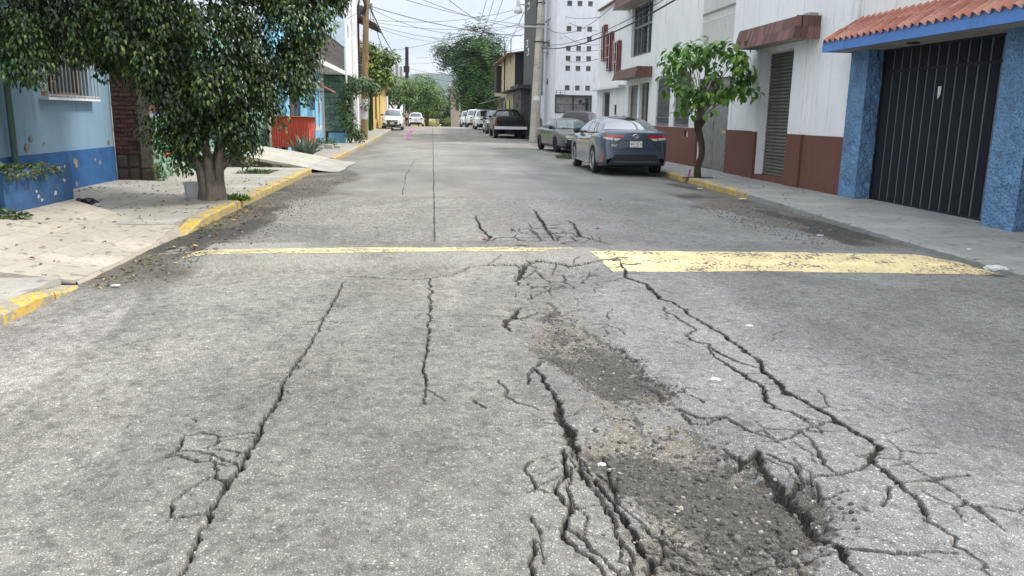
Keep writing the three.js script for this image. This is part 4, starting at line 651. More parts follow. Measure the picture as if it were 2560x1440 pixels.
// --- white tower with glass-block windows
{
  const t = thing('tower_house', 'tall plain white house front with rows of small square glass-block windows', 'building');
  const hs = []; for (const y of [7.06, 5.83, 4.87, 4.37, 3.88, 2.9]) for (const x of [6.98, 7.51, 8.05]) hs.push([x - 0.125, x + 0.125, y - 0.13, y + 0.13]); hs.push([8.05 - 0.125, 8.05 + 0.125, 5.34 - 0.13, 5.34 + 0.13]); const gate = [6.38, 8.25, 1.66, 2.52];
  put(t, 'wall', [wallZ(-42.25, -42, 6.36, 12, 0, 9.5, [...hs, gate]), box(6.36, 6.6, 0, 9.5, -46.8, -42.25)], plaster(0.70, 0.72, 0.765));
  put(t, 'wing', [box(6.24, 6.6, 0, 9.3, -47, -45.1)], plaster(0.63, 0.66, 0.72));
  const gb = raw([box(-0.125, 0.125, -0.13, 0.13, -0.03, 0)]), gm = new THREE.MeshPhysicalMaterial({ color: lin(0.16, 0.17, 0.16), roughness: 0.15, bumpMap: re(concreteBump, 0.6), bumpScale: 0.02 }), gm2 = gm.clone(); gm2.color = lin(0.11, 0.12, 0.115);
  hs.forEach(([x0, x1, y0, y1], i) => { const o = put(t, 'glass_block_window', gb, i % 3 ? gm : gm2); o.position.set((x0 + x1) / 2, (y0 + y1) / 2, -42.11); });
  const w = put(t, 'grilled_opening', [box(gate[0], gate[1], gate[2], gate[3], -42.22, -42.2)], painted(0.33, 0.33, 0.33)), it = mat(0.03, 0.03, 0.033, 0.6);
  put(w, 'frame', [box(gate[0] - 0.03, gate[1] + 0.03, 1.63, 1.68, -42.02, -41.95), box(gate[0] - 0.03, gate[1] + 0.03, 2.49, 2.54, -42.02, -41.95), box(gate[0] - 0.03, gate[0] + 0.03, 1.63, 2.54, -42.02, -41.95), box(gate[1] - 0.03, gate[1] + 0.03, 1.63, 2.54, -42.02, -41.95), box(7.27, 7.34, 1.63, 2.54, -42.02, -41.95), box(gate[0], gate[1], 2.06, 2.09, -42.01, -41.96)], it);
  for (let i = 0; i < 10; i++) { const x = gate[0] + 0.14 + i * 0.16; put(w, 'ring', [new THREE.TorusGeometry(0.062, 0.012, 6, 14).translate(x, i % 2 ? 2.25 : 1.93, -41.99)], painted(0.12, 0.12, 0.125)); put(w, 'spike', [cyl(V(x, 1.68, -41.99), V(x, 2.06, -41.99), 0.011, 0.011, 5)], painted(0.12, 0.12, 0.125)); }
  put(w, 'dark_plaque', [new THREE.CylinderGeometry(0.11, 0.11, 0.02, 12).rotateX(Math.PI / 2).translate(7.68, 2.22, -41.95), new THREE.CylinderGeometry(0.09, 0.09, 0.02, 4).rotateX(Math.PI / 2).translate(7.86, 2.09, -41.95)], it); put(w, 'dark_plaque', [box(7.98, 8.14, 1.78, 2.4, -42.19, -42.15)], it);
  put(t, 'lattice_panel', [box(6.4, 6.86, 2.56, 2.76, -41.99, -41.97)], painted(0.18, 0.18, 0.19)); for (let i = 0; i < 2; i++) for (let k = 0; k < 2; k++) put(t, 'lattice_opening', [box(6.43 + i * 0.22, 6.61 + i * 0.22, 2.58 + k * 0.09, 2.65 + k * 0.09, -41.968, -41.962)], M.white);
  const tr = put(t, 'glazed_strip', [prism([[6.08, 2.6], [6.24, 2.6], [6.24, 9], [5.96, 9], [5.96, 5.2]], 'z', -46.0, -46.04)], new THREE.MeshPhysicalMaterial({ color: lin(0.10, 0.17, 0.17), roughness: 0.12 })); for (let i = 0; i < 3; i++) put(tr, 'mullion', [box(6.0 + i * 0.1, 6.03 + i * 0.1, 3.4 - i * 0.3, 9, -45.98, -45.92)], painted(0.45, 0.47, 0.48)); for (let i = 0; i < 4; i++) put(tr, 'transom', [box(5.98, 6.24, 3.6 + i * 1.5, 3.66 + i * 1.5, -45.99, -45.93)], painted(0.45, 0.47, 0.48));
  put(t, 'hanging_pot', [new THREE.SphereGeometry(0.16, 10, 8).scale(1, 1.4, 1).translate(6.45, 3.3, -44.9), cyl(V(6.45, 3.4, -44.9), V(6.45, 4.0, -44.9), 0.03)], mat(0.06, 0.07, 0.16, 0.6));
  put(t, 'bracket', [cyl(V(6.0, 4.85, -44.9), V(6.6, 4.83, -44.9), 0.03, 0.03, 6), cyl(V(6.3, 4.75, -44.9), V(6.35, 4.9, -44.9), 0.05)], painted(0.4, 0.4, 0.42));
}
// --- dark grey house
{
  const t = thing('dark_house', 'narrow dark grey and black house between the white tower and the corrugated upper storey', 'building');
  put(t, 'wall', [box(6.1, 10, 0, 9.6, -54, -47.6)], M.blackMatte); put(t, 'facade', [box(6.02, 6.1, 0, 9.6, -54, -47.9), box(5.5, 6.02, 0, 3.1, -54, -50.4)], painted(0.085, 0.085, 0.085, 0.8));
  put(t, 'canopy', [box(5.2, 6.05, 3.1, 3.32, -54.5, -49.8), box(5.0, 5.5, 3.02, 3.12, -60, -54)], painted(0.06, 0.06, 0.06, 0.8));
  for (const [z, y] of [[-51.2, 7.9], [-51.6, 5.7], [-51.0, 5.15]]) { const w = put(t, 'small_window', [box(5.98, 6.015, y, y + 0.42, z, z - 0.9)], M.white); put(w, 'pane', [box(5.96, 5.98, y + 0.08, y + 0.2, z - 0.1, z - 0.6), box(5.96, 5.98, y + 0.24, y + 0.36, z - 0.35, z - 0.85)], M.dark); }
  for (const [z, y] of [[-51.4, 2.45], [-52.3, 1.95]]) put(t, 'wall_slot', [box(5.47, 5.5, y, y + 0.28, z, z - 0.8)], M.dark);
}
{
  const t = thing('sheet_metal_house', 'low house with beige corrugated upper storey, rusty roof edge and dark open side', 'building');
  const cg = raw([corrugated(10, 2.6, 0.5, 0.05).rotateY(Math.PI / 2).translate(5.55, 3.0, -55)]); put(t, 'corrugated_wall', cg, rusty(0.52, 0.47, 0.36));
  put(t, 'wall', [box(5.6, 9, 0, 5.5, -65, -55)], M.dark); put(t, 'side_wall', [box(5.1, 5.6, 2.9, 5.3, -67.2, -65)], mat(0.035, 0.033, 0.03, 0.9)); put(t, 'lower_front', [wallX(5.45, 5.6, -55, -67, 0, 3, [[-57, -58.2, 0, 2.5], [-62, -63.4, 0, 2.4]])], plaster(0.4, 0.36, 0.3));
  put(t, 'roof', [prism([[5.0, 5.45], [5.0, 5.52], [9, 6.1], [9, 6.0]], 'z', -68, -54.6)], rusty(0.22, 0.13, 0.09));
  put(t, 'curtain', [sheet(24, 1, (u, v) => [5.38 + 0.03 * Math.sin(u * 40), 0.2 + v * 2.3, -56.9 - u * 2.2])], mat(0.52, 0.53, 0.16, 0.9));
  put(t, 'curtain', [sheet(18, 1, (u, v) => [5.36 + 0.03 * Math.sin(u * 30), 0.3 + v * 2.2, -60 - u * 1.6])], mat(0.25, 0.30, 0.36, 0.9), 'blue grey hanging cloth');
  put(t, 'lean_to_roof', [prism([[3.9, 2.35], [3.9, 2.39], [5.6, 2.85], [5.6, 2.8]], 'z', -69, -61)], rusty(0.24, 0.22, 0.2)); put(t, 'post', [cyl(V(4.05, 0.1, -61.4), V(4.05, 2.4, -61.4), 0.04)], M.dark); put(t, 'post', [cyl(V(5.3, 3, -60), V(5.3, 6.6, -60), 0.05)], M.dark); put(t, 'post', [cyl(V(5.5, 5, -57.5), V(5.5, 6.7, -57.5), 0.03)], M.dark);
  put(t, 'sign_board', [box(4.7, 5.5, 2.85, 3.1, -61.5, -61.4)], mat(0.6, 0.55, 0.45, 0.8));
}
function rusty(r, g, b) { return mat(r / 0.8, g / 0.8, b / 0.8, 0.75, { map: rustMap }); }
{
  const t = thing('far_house', 'pale house with a grey flat roof standing behind the big dark tree', 'building');
  put(t, 'wall', [box(3.4, 14, -3, 5.6, -150, -138)], plaster(0.42, 0.33, 0.27)); put(t, 'roof', [box(2.8, 14.5, 5.6, 6.1, -151, -137.2)], M.concGrey);
  for (let i = 0; i < 3; i++) { const w = put(t, 'window', [box(4 + i * 2.6, 5.4 + i * 2.6, 2.2, 4, -138, -137.9)], M.dark); put(w, 'frame', [box(4.6 + i * 2.6, 4.75 + i * 2.6, 2.2, 4, -137.9, -137.85)], M.white); }
  const u = thing('hedge_wall', 'low reddish garden wall far down the street behind the parked cars', 'wall'); put(u, 'brickwork', [box(1.9, 8, -3.5, -0.95, -176, -175.4)], plaster(0.42, 0.16, 0.10)); put(u, 'pillar', [box(-0.3, 1.7, -3.5, -0.3, -178, -175.2)], plaster(0.62, 0.42, 0.16), 'ochre yellow pillar');
}

// ---------------------------------------------------------------- houses along the left-hand pavement
// --- light blue house with the barred window
{
  const t = thing('blue_house', 'light blue house wall with dark blue base and a barred window under the tree', 'house');
  put(t, 'wall', [wallX(-6.35, -6.05, -2, -16.12, 0.05, 4.1, [[-13.4, -15.2, 1.64, 3.1]]), box(-10, -6.05, 4.1, 4.3, -2, -16.12), box(-10, -6.35, 0, 4.1, -16.12, -15.9), box(-10, -6.05, 0, 4.1, -1.8, -2)], plaster(0.215, 0.335, 0.44));
  put(t, 'base', [box(-6.05, -6.036, 0.05, 0.76, -2, -16.1)], painted(0.022, 0.10, 0.26, 0.85));
  const w = put(t, 'window', [box(-6.3, -6.28, 1.64, 3.1, -13.4, -15.2)], M.glassDark);
  put(w, 'frame', [box(-6.28, -6.2, 1.64, 1.72, -13.4, -15.2), box(-6.28, -6.2, 1.64, 3.1, -14.2, -14.27), box(-6.28, -6.2, 1.64, 3.1, -13.4, -13.46), box(-6.28, -6.2, 1.64, 3.1, -15.14, -15.2)], painted(0.16, 0.09, 0.05, 0.7));
  put(w, 'curtain', [sheet(20, 1, (u, v) => [-6.25 + 0.02 * Math.sin(u * 30), 1.72 + v * 1.35, -13.5 - u * 0.62])], mat(0.5, 0.52, 0.52, 0.9));
  put(w, 'sill', [box(-6.1, -5.9, 1.585, 1.62, -13.3, -15.28)], M.white);
  const gr = put(t, 'window_grille', [box(-5.93, -5.91, 1.64, 1.67, -13.3, -15.28), box(-5.93, -5.91, 3.05, 3.08, -13.3, -15.28), box(-5.93, -5.91, 2.4, 2.42, -13.3, -15.28)], painted(0.4, 0.4, 0.39)), bar = raw([cyl(V(-5.92, 1.62, 0), V(-5.92, 3.08, 0), 0.011, 0.011, 6)]);
  for (let i = 0; i < 15; i++) { const o = put(gr, 'bar', bar, painted(0.42, 0.42, 0.41)); o.position.z = -13.34 - i * 0.138; }
  put(t, 'drain_pipe', [cyl(V(-5.98, 0.12, -12.25), V(-5.98, 3.9, -12.25), 0.045)], painted(0.06, 0.12, 0.10));
  const r = rng(31), flake = mat(0.38, 0.34, 0.29, 0.95, { map: re(concreteMap, 0.7) });      // bare plaster where the paint has come off
  for (const [z, y, s] of [[-14.35, 0.56, 0.10], [-15.35, 0.5, 0.05], [-15.15, 0.56, 0.035], [-12.75, 0.86, 0.07], [-15.85, 0.86, 0.06], [-14.3, 0.2, 0.05], [-12.9, 1.0, 0.06], [-13.3, 0.92, 0.03]]) {
    const pts = []; for (let k = 0; k < 11; k++) { const a = k / 11 * 6.283, q = s * (0.5 + 0.7 * r()); pts.push([z + Math.cos(a) * q, y + Math.sin(a) * q * 0.9]); } put(t, 'bare_patch', [prism(pts, 'x', -6.034, -6.031)], flake);
  }
}
// --- the mural house: a brick pier, a concrete post and a painted brick wall
const muralTex = canvasTex(1024, 1024, (c, W, H) => {        // z -16.1 .. -19.1 across, y 0 .. 3 up
  const X = (z) => (-16.1 - z) / 3 * W, Y = (y) => H - y / 3 * H;
  c.fillStyle = '#8a5149'; c.fillRect(0, 0, W, Y(1.42)); c.fillStyle = '#9a8fc0'; c.fillRect(0, Y(1.42), W, Y(1.34) - Y(1.42)); c.fillStyle = '#6f9b80'; c.fillRect(0, Y(1.34), W, H);
  c.strokeStyle = '#eef0f2'; c.lineWidth = 22; c.beginPath(); c.ellipse(X(-16.95), Y(0.95), 46, 100, 0, 0, 6.3); c.stroke(); c.strokeStyle = '#27343c'; c.lineWidth = 6; c.beginPath(); c.ellipse(X(-16.95), Y(0.95), 32, 84, 0, 0, 6.3); c.stroke();
  c.fillStyle = '#e9ecee'; c.beginPath(); c.ellipse(X(-17.5), Y(1.12), 120, 62, 0.2, 0, 6.3); c.fill(); c.fillStyle = '#e5c34a'; c.beginPath(); c.ellipse(X(-17.45), Y(0.92), 70, 46, -0.3, 0, 6.3); c.fill(); c.fillStyle = '#b2583a'; c.fillRect(X(-16.75), Y(0.62), 360, 30); c.fillStyle = '#e9ecee'; c.fillRect(X(-17.3), Y(1.9), 90, 120);
  for (let i = 0; i < 6000; i++) { const h = hash(i, 1, 3); c.fillStyle = `rgba(${h > 0.5 ? '20,24,22' : '230,230,220'},${0.05 + 0.10 * hash(i, 2, 3)})`; c.fillRect(hash(i, 3, 3) * W, hash(i, 4, 3) * H, 2 + 7 * hash(i, 5, 3), 2 + 5 * hash(i, 6, 3)); }
});
{
  const t = thing('mural_house', 'raw brick pier and painted brick wall in maroon and green behind the tree trunk', 'house');
  const brickM = [[0.085, 0.040, 0.030], [0.105, 0.047, 0.033], [0.07, 0.036, 0.029], [0.12, 0.058, 0.042]].map((c) => painted(...c, 0.95, { bumpMap: concreteBump, bumpScale: 0.01 }));
  put(t, 'mortar', [box(-6.04, -5.5, 0.1, 3.6, -16.6, -16.135)], mat(0.06, 0.045, 0.036, 0.95, { bumpMap: concreteBump, bumpScale: 0.015 }));
  let n = 0; for (let row = 0; row < 34; row++) { const y = 0.62 + row * 0.083; let x = -6.03 - (row % 2) * 0.12; while (x < -5.58) { const w = 0.235 + 0.02 * hash(n, 1, 3), a = Math.max(x, -6.035), b = Math.min(x + w, -5.56); n++; if (b - a > 0.04) put(t, 'brick', [box(a, b, y, y + 0.066 + 0.006 * hash(n, 2, 3), -16.2, -16.105 - 0.016 * hash(n, 3, 3))], brickM[Math.floor(hash(n, 4, 3) * 4)]); x += w + 0.014; } }
  const fs = rng(41); for (let row = 0; row < 2; row++) for (let i = 0; i < 3; i++) put(t, 'base_stone', [roughBlock(-6.03 + i * 0.22, -5.83 + i * 0.22, 0.1 + row * 0.26, 0.35 + row * 0.26, -16.3, -16.08 - 0.03 * fs(), i + row * 9)], painted(0.085, 0.062, 0.047, 0.95));
  put(t, 'concrete_post', [box(-5.56, -5.35, 0.36, 3.7, -16.4, -16.095)], concrete(0.17, 0.14, 0.11)); put(t, 'post_footing', [roughBlock(-5.6, -5.33, 0.08, 0.37, -16.45, -16.07, 77)], painted(0.10, 0.075, 0.055, 0.95));
  put(t, 'wall', [box(-5.7, -5.365, 0.05, 3.3, -27.5, -16.4), box(-10, -5.7, 0.05, 3.3, -27.5, -27.2)], plaster(0.20, 0.36, 0.27));
  const mm = new THREE.MeshStandardMaterial({ map: muralTex, roughness: 0.9, bumpMap: re(concreteBump, 0.3), bumpScale: 0.002 });
  n = 0; for (let row = 0; row < 33; row++) { const y = 0.45 + row * 0.086; let z = -16.12 - (row % 2) * 0.13; while (z > -18.3) { const w = 0.25 + 0.02 * hash(n, 5, 3); n++; const d = 0.010 * hash(n, 6, 3), g = join([box(-5.37, -5.345 + d * 0.6, y, y + 0.072, z, Math.max(z - w, -19))]); const p = g.attributes.position, uv = g.attributes.uv; for (let i = 0; i < p.count; i++) uv.setXY(i, (-16.1 - p.getZ(i)) / 3, p.getY(i) / 3); g.userData.raw = true; put(t, 'painted_brick', g, mm); z -= w + 0.012; } }
  for (let i = 0; i < 9; i++) put(t, 'base_stone', [roughBlock(-5.4, -5.3, 0.1 + 0.16 * (i % 2), 0.27 + 0.15 * (i % 2), -16.3 - i * 0.2, -16.5 - i * 0.2, 30 + i)], painted(0.22 + 0.12 * hash(i, 3, 1), 0.34, 0.25, 0.9));
}
function roughBlock(x0, x1, y0, y1, z0, z1, seed) {
  const g = new THREE.IcosahedronGeometry(0.5, 2), p = g.attributes.position, c = [(x0 + x1) / 2, (y0 + y1) / 2, (z0 + z1) / 2], s = [Math.abs(x1 - x0), Math.abs(y1 - y0), Math.abs(z1 - z0)];
  for (let i = 0; i < p.count; i++) { const v = [p.getX(i), p.getY(i), p.getZ(i)].map((a) => Math.sign(a) * Math.pow(Math.abs(a) * 2, 0.42) / 2), k = 0.98 + 0.12 * (fbm(v[0] * 3 + seed * 3.1, v[1] * 3 + v[2] * 2, 3, 241) - 0.5); p.setXYZ(i, c[0] + v[0] * s[0] * k, c[1] + v[1] * s[1] * k, c[2] + v[2] * s[2] * k); }
  g.computeVertexNormals(); return g;
}
// --- planter box
{
  const t = thing('planter', 'chipped blue concrete planter box with weeds in front of the blue house', 'planter'), bm = painted(0.034, 0.095, 0.215, 0.85);
  put(t, 'front_wall', [box(-6.04, -5.05, 0.05, 0.712, -9.86, -9.75)], bm); put(t, 'side_wall', [box(-5.05, -4.93, 0.05, 0.72, -11.55, -9.75)], bm); put(t, 'back_wall', [box(-6.04, -5.05, 0.05, 0.715, -11.55, -11.43)], bm); put(t, 'soil', [box(-6.04, -5.05, 0.05, 0.62, -11.43, -9.86)], mat(0.05, 0.038, 0.026, 0.95));
  const r = rng(37), chip = mat(0.46, 0.44, 0.40, 0.95);
  for (let i = 0; i < 30; i++) { const x = -9.9 - 1.55 * r(), y = i < 25 ? 0.69 - 0.04 * r() : 0.3 + 0.3 * r(), s = 0.012 + 0.024 * r(), pts = []; for (let k = 0; k < 8; k++) { const a = k / 8 * 6.283, q = s * (0.5 + 0.7 * r()); pts.push([x + Math.cos(a) * q * 1.3, y + Math.sin(a) * q]); } put(t, 'chip', [prism(pts, 'x', -4.929, -4.926)], chip); }
  put(t, 'broken_corner', [roughBlock(-5.0, -4.9, 0.08, 0.24, -11.58, -11.47, 5)], chip);
}
// --- red corrugated shed
{
  const t = thing('corrugated_shed', 'small red corrugated metal box beside the spiky agave', 'shed'), rd = rusty(0.42, 0.062, 0.035);
  put(t, 'front_panel', raw([corrugated(1.14, 0.95, 0.076, 0.011).translate(-5.0, 0.37, -26.0)]), rd); put(t, 'side_panel', raw([corrugated(1.5, 0.92, 0.3, 0.012).rotateY(Math.PI / 2).translate(-3.86, 0.38, -26.0)]), rusty(0.50, 0.085, 0.05));
  put(t, 'core', [box(-4.99, -3.89, 0.38, 1.29, -27.5, -26.03)], rd); put(t, 'lid', [sheet(30, 1, (u, v) => [-5.05 + u * 1.35, 1.335 - 0.03 * u + 0.006 * Math.sin(u * 90), -25.93 - v * 1.65])], rusty(0.30, 0.10, 0.07)); for (const x of [-4.9, -3.95]) for (const z of [-26.1, -27.4]) put(t, 'leg', [box(x - 0.04, x + 0.04, 0.1, 0.4, z - 0.04, z + 0.04)], M.dark); put(t, 'bent_flap', [sheet(6, 1, (u, v) => [-3.84 + u * 0.26, 1.30 - 0.015 * u, -26.2 - v * 0.4])], painted(0.45, 0.43, 0.4));
}
// --- light blue house with the balcony
{
  const t = thing('balcony_house', 'bright light blue house with a concrete balcony, beyond the red shed', 'house'), lb = plaster(0.22, 0.53, 0.72);
  put(t, 'wall', [wallX(-5.1, -4.8, -27.6, -36.2, 0.05, 3.15, [[-33.0, -34.15, 1.55, 2.75], [-28.2, -30.6, 0.05, 2.5]]), wallX(-5.4, -5.1, -27.6, -38.6, 3.15, 7.5, [[-30, -32.5, 3.3, 5.6]])], lb); put(t, 'base', [box(-4.8, -4.78, 0.05, 0.72, -30.7, -36.2)], plaster(0.20, 0.42, 0.60)); put(t, 'bare_band', [box(-4.8, -4.786, 0.72, 0.92, -34.3, -36.19)], plaster(0.55, 0.52, 0.50));
  const w = put(t, 'window', [box(-5.02, -5.0, 1.55, 2.75, -33.0, -34.15)], M.glassDark); put(w, 'frame', [box(-5.0, -4.9, 1.55, 2.75, -33.55, -33.6), box(-5.0, -4.82, 1.5, 1.55, -32.95, -34.2)], M.dark);
  const d = put(t, 'door', [box(-5.05, -5.0, 0.05, 2.5, -28.2, -30.6)], painted(0.2, 0.2, 0.21)); for (let i = 0; i < 9; i++) put(d, 'bar', [box(-4.84, -4.82, 0.1, 2.5, -28.3 - i * 0.27, -28.33 - i * 0.27)], i % 3 ? M.dark : painted(0.25, 0.05, 0.04));
  put(t, 'red_plate', [box(-4.79, -4.775, 1.42, 1.86, -35.35, -35.6)], mat(0.55, 0.12, 0.1, 0.6));
  const b = put(t, 'balcony', [box(-5.1, -3.92, 3.15, 3.32, -27.6, -38.1)], plaster(0.70, 0.68, 0.64)), bl = raw([box(-0.02, 0.02, 3.32, 4.3, -0.045, 0.045)]), bm = [painted(0.10, 0.09, 0.085, 0.8), painted(0.15, 0.12, 0.10, 0.8)]; put(b, 'hand_rail', [box(-3.99, -3.93, 4.3, 4.36, -29, -38)], M.dark);
  for (let i = 0; i < 60; i++) { const o = put(b, 'baluster', bl, bm[i % 2]); o.position.set(-3.96, 0, -29.1 - i * 0.15); }
  put(t, 'metal_rack', [box(-4.3, -4.28, 0.9, 3, -31.6, -31.62), box(-4.3, -4.28, 2.9, 2.93, -31.6, -29.5), box(-4.3, -4.28, 2.3, 2.32, -31.6, -29.5), box(-4.3, -4.28, 2.1, 2.12, -31.6, -29.5), box(-4.3, -4.28, 1.9, 1.92, -31.6, -29.5), box(-4.3, -4.28, 0.9, 3, -30.6, -30.62)], M.dark);
  const tl = put(t, 'lean_to', [prism([[-4.8, 2.75], [-3.85, 2.28], [-3.85, 2.24], [-4.8, 2.7]], 'z', -33.6, -32.2)], rusty(0.24, 0.09, 0.06)); put(tl, 'wire_stay', [cyl(V(-4.8, 2.3, -33), V(-3.9, 2.22, -33), 0.012)], M.dark);
}
// --- house with green stone cladding and the white upper storey
{
  const t = thing('stone_clad_house', 'house with green stone cladding below and a white upper storey with square windows', 'house');
  put(t, 'wall', [box(-5.1, -4.1, 0.1, 3.15, -38.6, -38.3), wallX(-4.15, -3.9, -38.2, -44.5, 3.2, 8, [[-39.3, -39.9, 5.85, 6.4], [-39.3, -39.9, 4.9, 5.45]]), box(-5.4, -4.15, 3.2, 8, -38.4, -38.2)], plaster(0.74, 0.74, 0.74));
  put(t, 'lower_wall', [box(-4.9, -4.0, 0.1, 3.15, -38.28, -38.1)], mat(0.03, 0.045, 0.035, 0.95)); const r = rng(53), sm3 = [[0.10, 0.19, 0.14], [0.13, 0.235, 0.175], [0.09, 0.165, 0.125], [0.15, 0.24, 0.17]].map((c) => painted(...c, 0.9, { bumpMap: concreteBump, bumpScale: 0.01 }));
  { const nx = 4, ny = 10, X = (i, j) => lerp(-4.92, -3.98, clamp((i + (j % 2) * 0.42 - 0.2) / nx)) + (i > 0 && i < nx ? 0.09 * (hash(i, j, 71) - 0.5) : 0), Y = (i, j) => 0.62 + j * 0.25 + (j > 0 && j < ny ? 0.13 * (hash(i, j, 72) - 0.5) : 0);
    for (let j = 0; j < ny; j++) for (let i = 0; i < nx; i++) { const c = [[X(i, j), Y(i, j)], [(X(i, j) + X(i + 1, j)) / 2, (Y(i, j) + Y(i + 1, j)) / 2 - 0.03 * hash(i, j, 73)], [X(i + 1, j), Y(i + 1, j)], [X(i + 1, j + 1), Y(i + 1, j + 1)], [(X(i, j + 1) + X(i + 1, j + 1)) / 2, (Y(i, j + 1) + Y(i + 1, j + 1)) / 2 - 0.03 * hash(i, j + 1, 73)], [X(i, j + 1), Y(i, j + 1)]], m = [0, 1].map((k) => c.reduce((s, p) => s + p[k], 0) / 6); if (Math.abs(c[2][0] - c[0][0]) < 0.06) continue; put(t, 'cladding_stone', [prism(c.map((p) => [lerp(p[0], m[0], 0.10), lerp(p[1], m[1], 0.10)]), 'z', -38.1, -38.07 + 0.012 * r())], sm3[Math.floor(r() * 4)]); } }
  put(t, 'plinth', [box(-4.7, -3.95, 0.1, 0.55, -38.1, -37.6)], plaster(0.18, 0.38, 0.55)); put(t, 'corner_post', [cyl(V(-3.9, 0.1, -38.2), V(-3.9, 8, -38.2), 0.05)], M.white); put(t, 'slab', [box(-5.1, -3.9, 3.13, 3.2, -44.5, -38.2)], M.dark);
  for (const y of [4.9, 5.85]) { const w = put(t, 'square_window', [box(-4.1, -4.08, y, y + 0.55, -39.3, -39.9)], M.glassDark); put(w, 'frame', [box(-4.08, -3.96, y, y + 0.05, -39.3, -39.9), box(-4.08, -3.96, y, y + 0.55, -39.58, -39.63)], M.dark); }
  put(t, 'side_face', [box(-4.1, -3.9, 0.1, 3.13, -44.5, -43.6)], M.white);
}
{
  const t = thing('brown_balcony_house', 'tall house with dark brown roof eave and slatted balcony behind the wooden pole', 'house');
  put(t, 'wall', [box(-7, -4.2, 0.1, 3.0, -50, -44.6), box(-7, -4.7, 3, 9, -50, -44.6)], plaster(0.40, 0.36, 0.31)); put(t, 'eave', [prism([[-4.7, 7.0], [-2.9, 6.1], [-2.9, 6.0], [-4.7, 6.75]], 'z', -49, -44.7)], mat(0.05, 0.04, 0.035, 0.8)); put(t, 'upper_block', [box(-4.7, -3.6, 7.0, 7.9, -49, -44.6)], M.whiteWarm);
  put(t, 'pillar', [box(-4.3, -4.0, 3.3, 7, -47, -46.6)], painted(0.14, 0.04, 0.035)); for (let i = 0; i < 9; i++) put(t, 'balcony_slat', [box(-3.95, -3.9, 3.3 + i * 0.17, 3.38 + i * 0.17, -49, -44.7)], M.dark);
  for (let j = 0; j < 26; j++) for (let i = 0; i < 4; i++) put(t, 'ledge_stone', [box(-4.2, -4.165 - 0.02 * hash(i, j, 3), 0.15 + j * 0.11, 0.245 + j * 0.11, -44.7 - i * 0.9 - (j % 2) * 0.4, -45.55 - i * 0.9 - (j % 2) * 0.4)], [painted(0.36, 0.25, 0.16, 0.9), painted(0.42, 0.31, 0.20, 0.9), painted(0.30, 0.21, 0.14, 0.9)][(i + j * 2) % 3]);
  put(t, 'white_pillar', [box(-4.3, -4.1, 0.1, 3, -49.8, -48.4)], M.white);
}
{
  const t = thing('green_gate_house', 'small house front with a bright green metal door just past the wooden pole', 'house');
  put(t, 'wall', [wallX(-4.6, -4.25, -50.2, -58.4, 0.1, 3.5, [[-51.2, -56.4, 0.1, 3.0]])], plaster(0.55, 0.55, 0.42)); const d = put(t, 'gate', [box(-4.35, -4.32, 0.1, 3, -51.2, -56.4)], painted(0.075, 0.42, 0.03)); for (let i = 0; i < 9; i++) put(d, 'panel', [box(-4.32, -4.29, 0.15, 2.95, -51.25 - i * 0.575, -51.75 - i * 0.575)], i === 0 || i === 3 ? painted(0.04, 0.22, 0.02) : painted(0.10, 0.52, 0.045)); put(d, 'handle', [box(-4.29, -4.25, 1.4, 1.6, -54.2, -54.35)], M.dark); put(t, 'roof', [box(-5.2, -3.8, 3.5, 3.6, -58.4, -50.2)], rusty(0.28, 0.2, 0.15));
}
{
  const t = thing('yellow_house', 'ochre yellow house front with a dark door behind the white hatchback', 'house');
  put(t, 'wall', [wallX(-4.6, -4.15, -58.4, -74, 0.1, 3.9, [[-60.5, -62.6, 1.0, 2.9], [-65, -66.6, 0.1, 2.8]]), box(-8, -4.15, 0.1, 3.9, -58.5, -58.4)], plaster(0.62, 0.44, 0.15)); const w = put(t, 'window', [box(-4.5, -4.4, 1, 2.9, -60.5, -62.6)], M.dark); put(w, 'grille', [box(-4.2, -4.16, 1, 2.9, -61.5, -61.6)], M.dark); put(t, 'door', [box(-4.5, -4.4, 0.1, 2.8, -65, -66.6)], M.wood); put(t, 'eave', [box(-4.3, -3.6, 3.55, 3.7, -74, -59)], rusty(0.34, 0.2, 0.13));
  put(t, 'upper_wall', [box(-8, -4.6, 3.9, 6.4, -74, -64)], plaster(0.36, 0.35, 0.34)); for (const [a, b, h] of [[-3.95, -3.62, 6.7], [-3.5, -3.2, 6.5]]) put(t, 'pillar', [box(a, b, 3.5, h, -91, -90.6)], concrete(0.3, 0.29, 0.27), 'bare concrete pillar above the roofs'); put(t, 'rear_block', [box(-8, -3.2, 0, 3.5, -91, -84)], M.whiteWarm); put(t, 'upper_window', [box(-4.6, -4.5, 4.5, 5.6, -66, -69)], M.glassDark);
  put(t, 'white_wall', [box(-4.4, -4.0, 0.1, 3, -84, -74)], M.white);
}
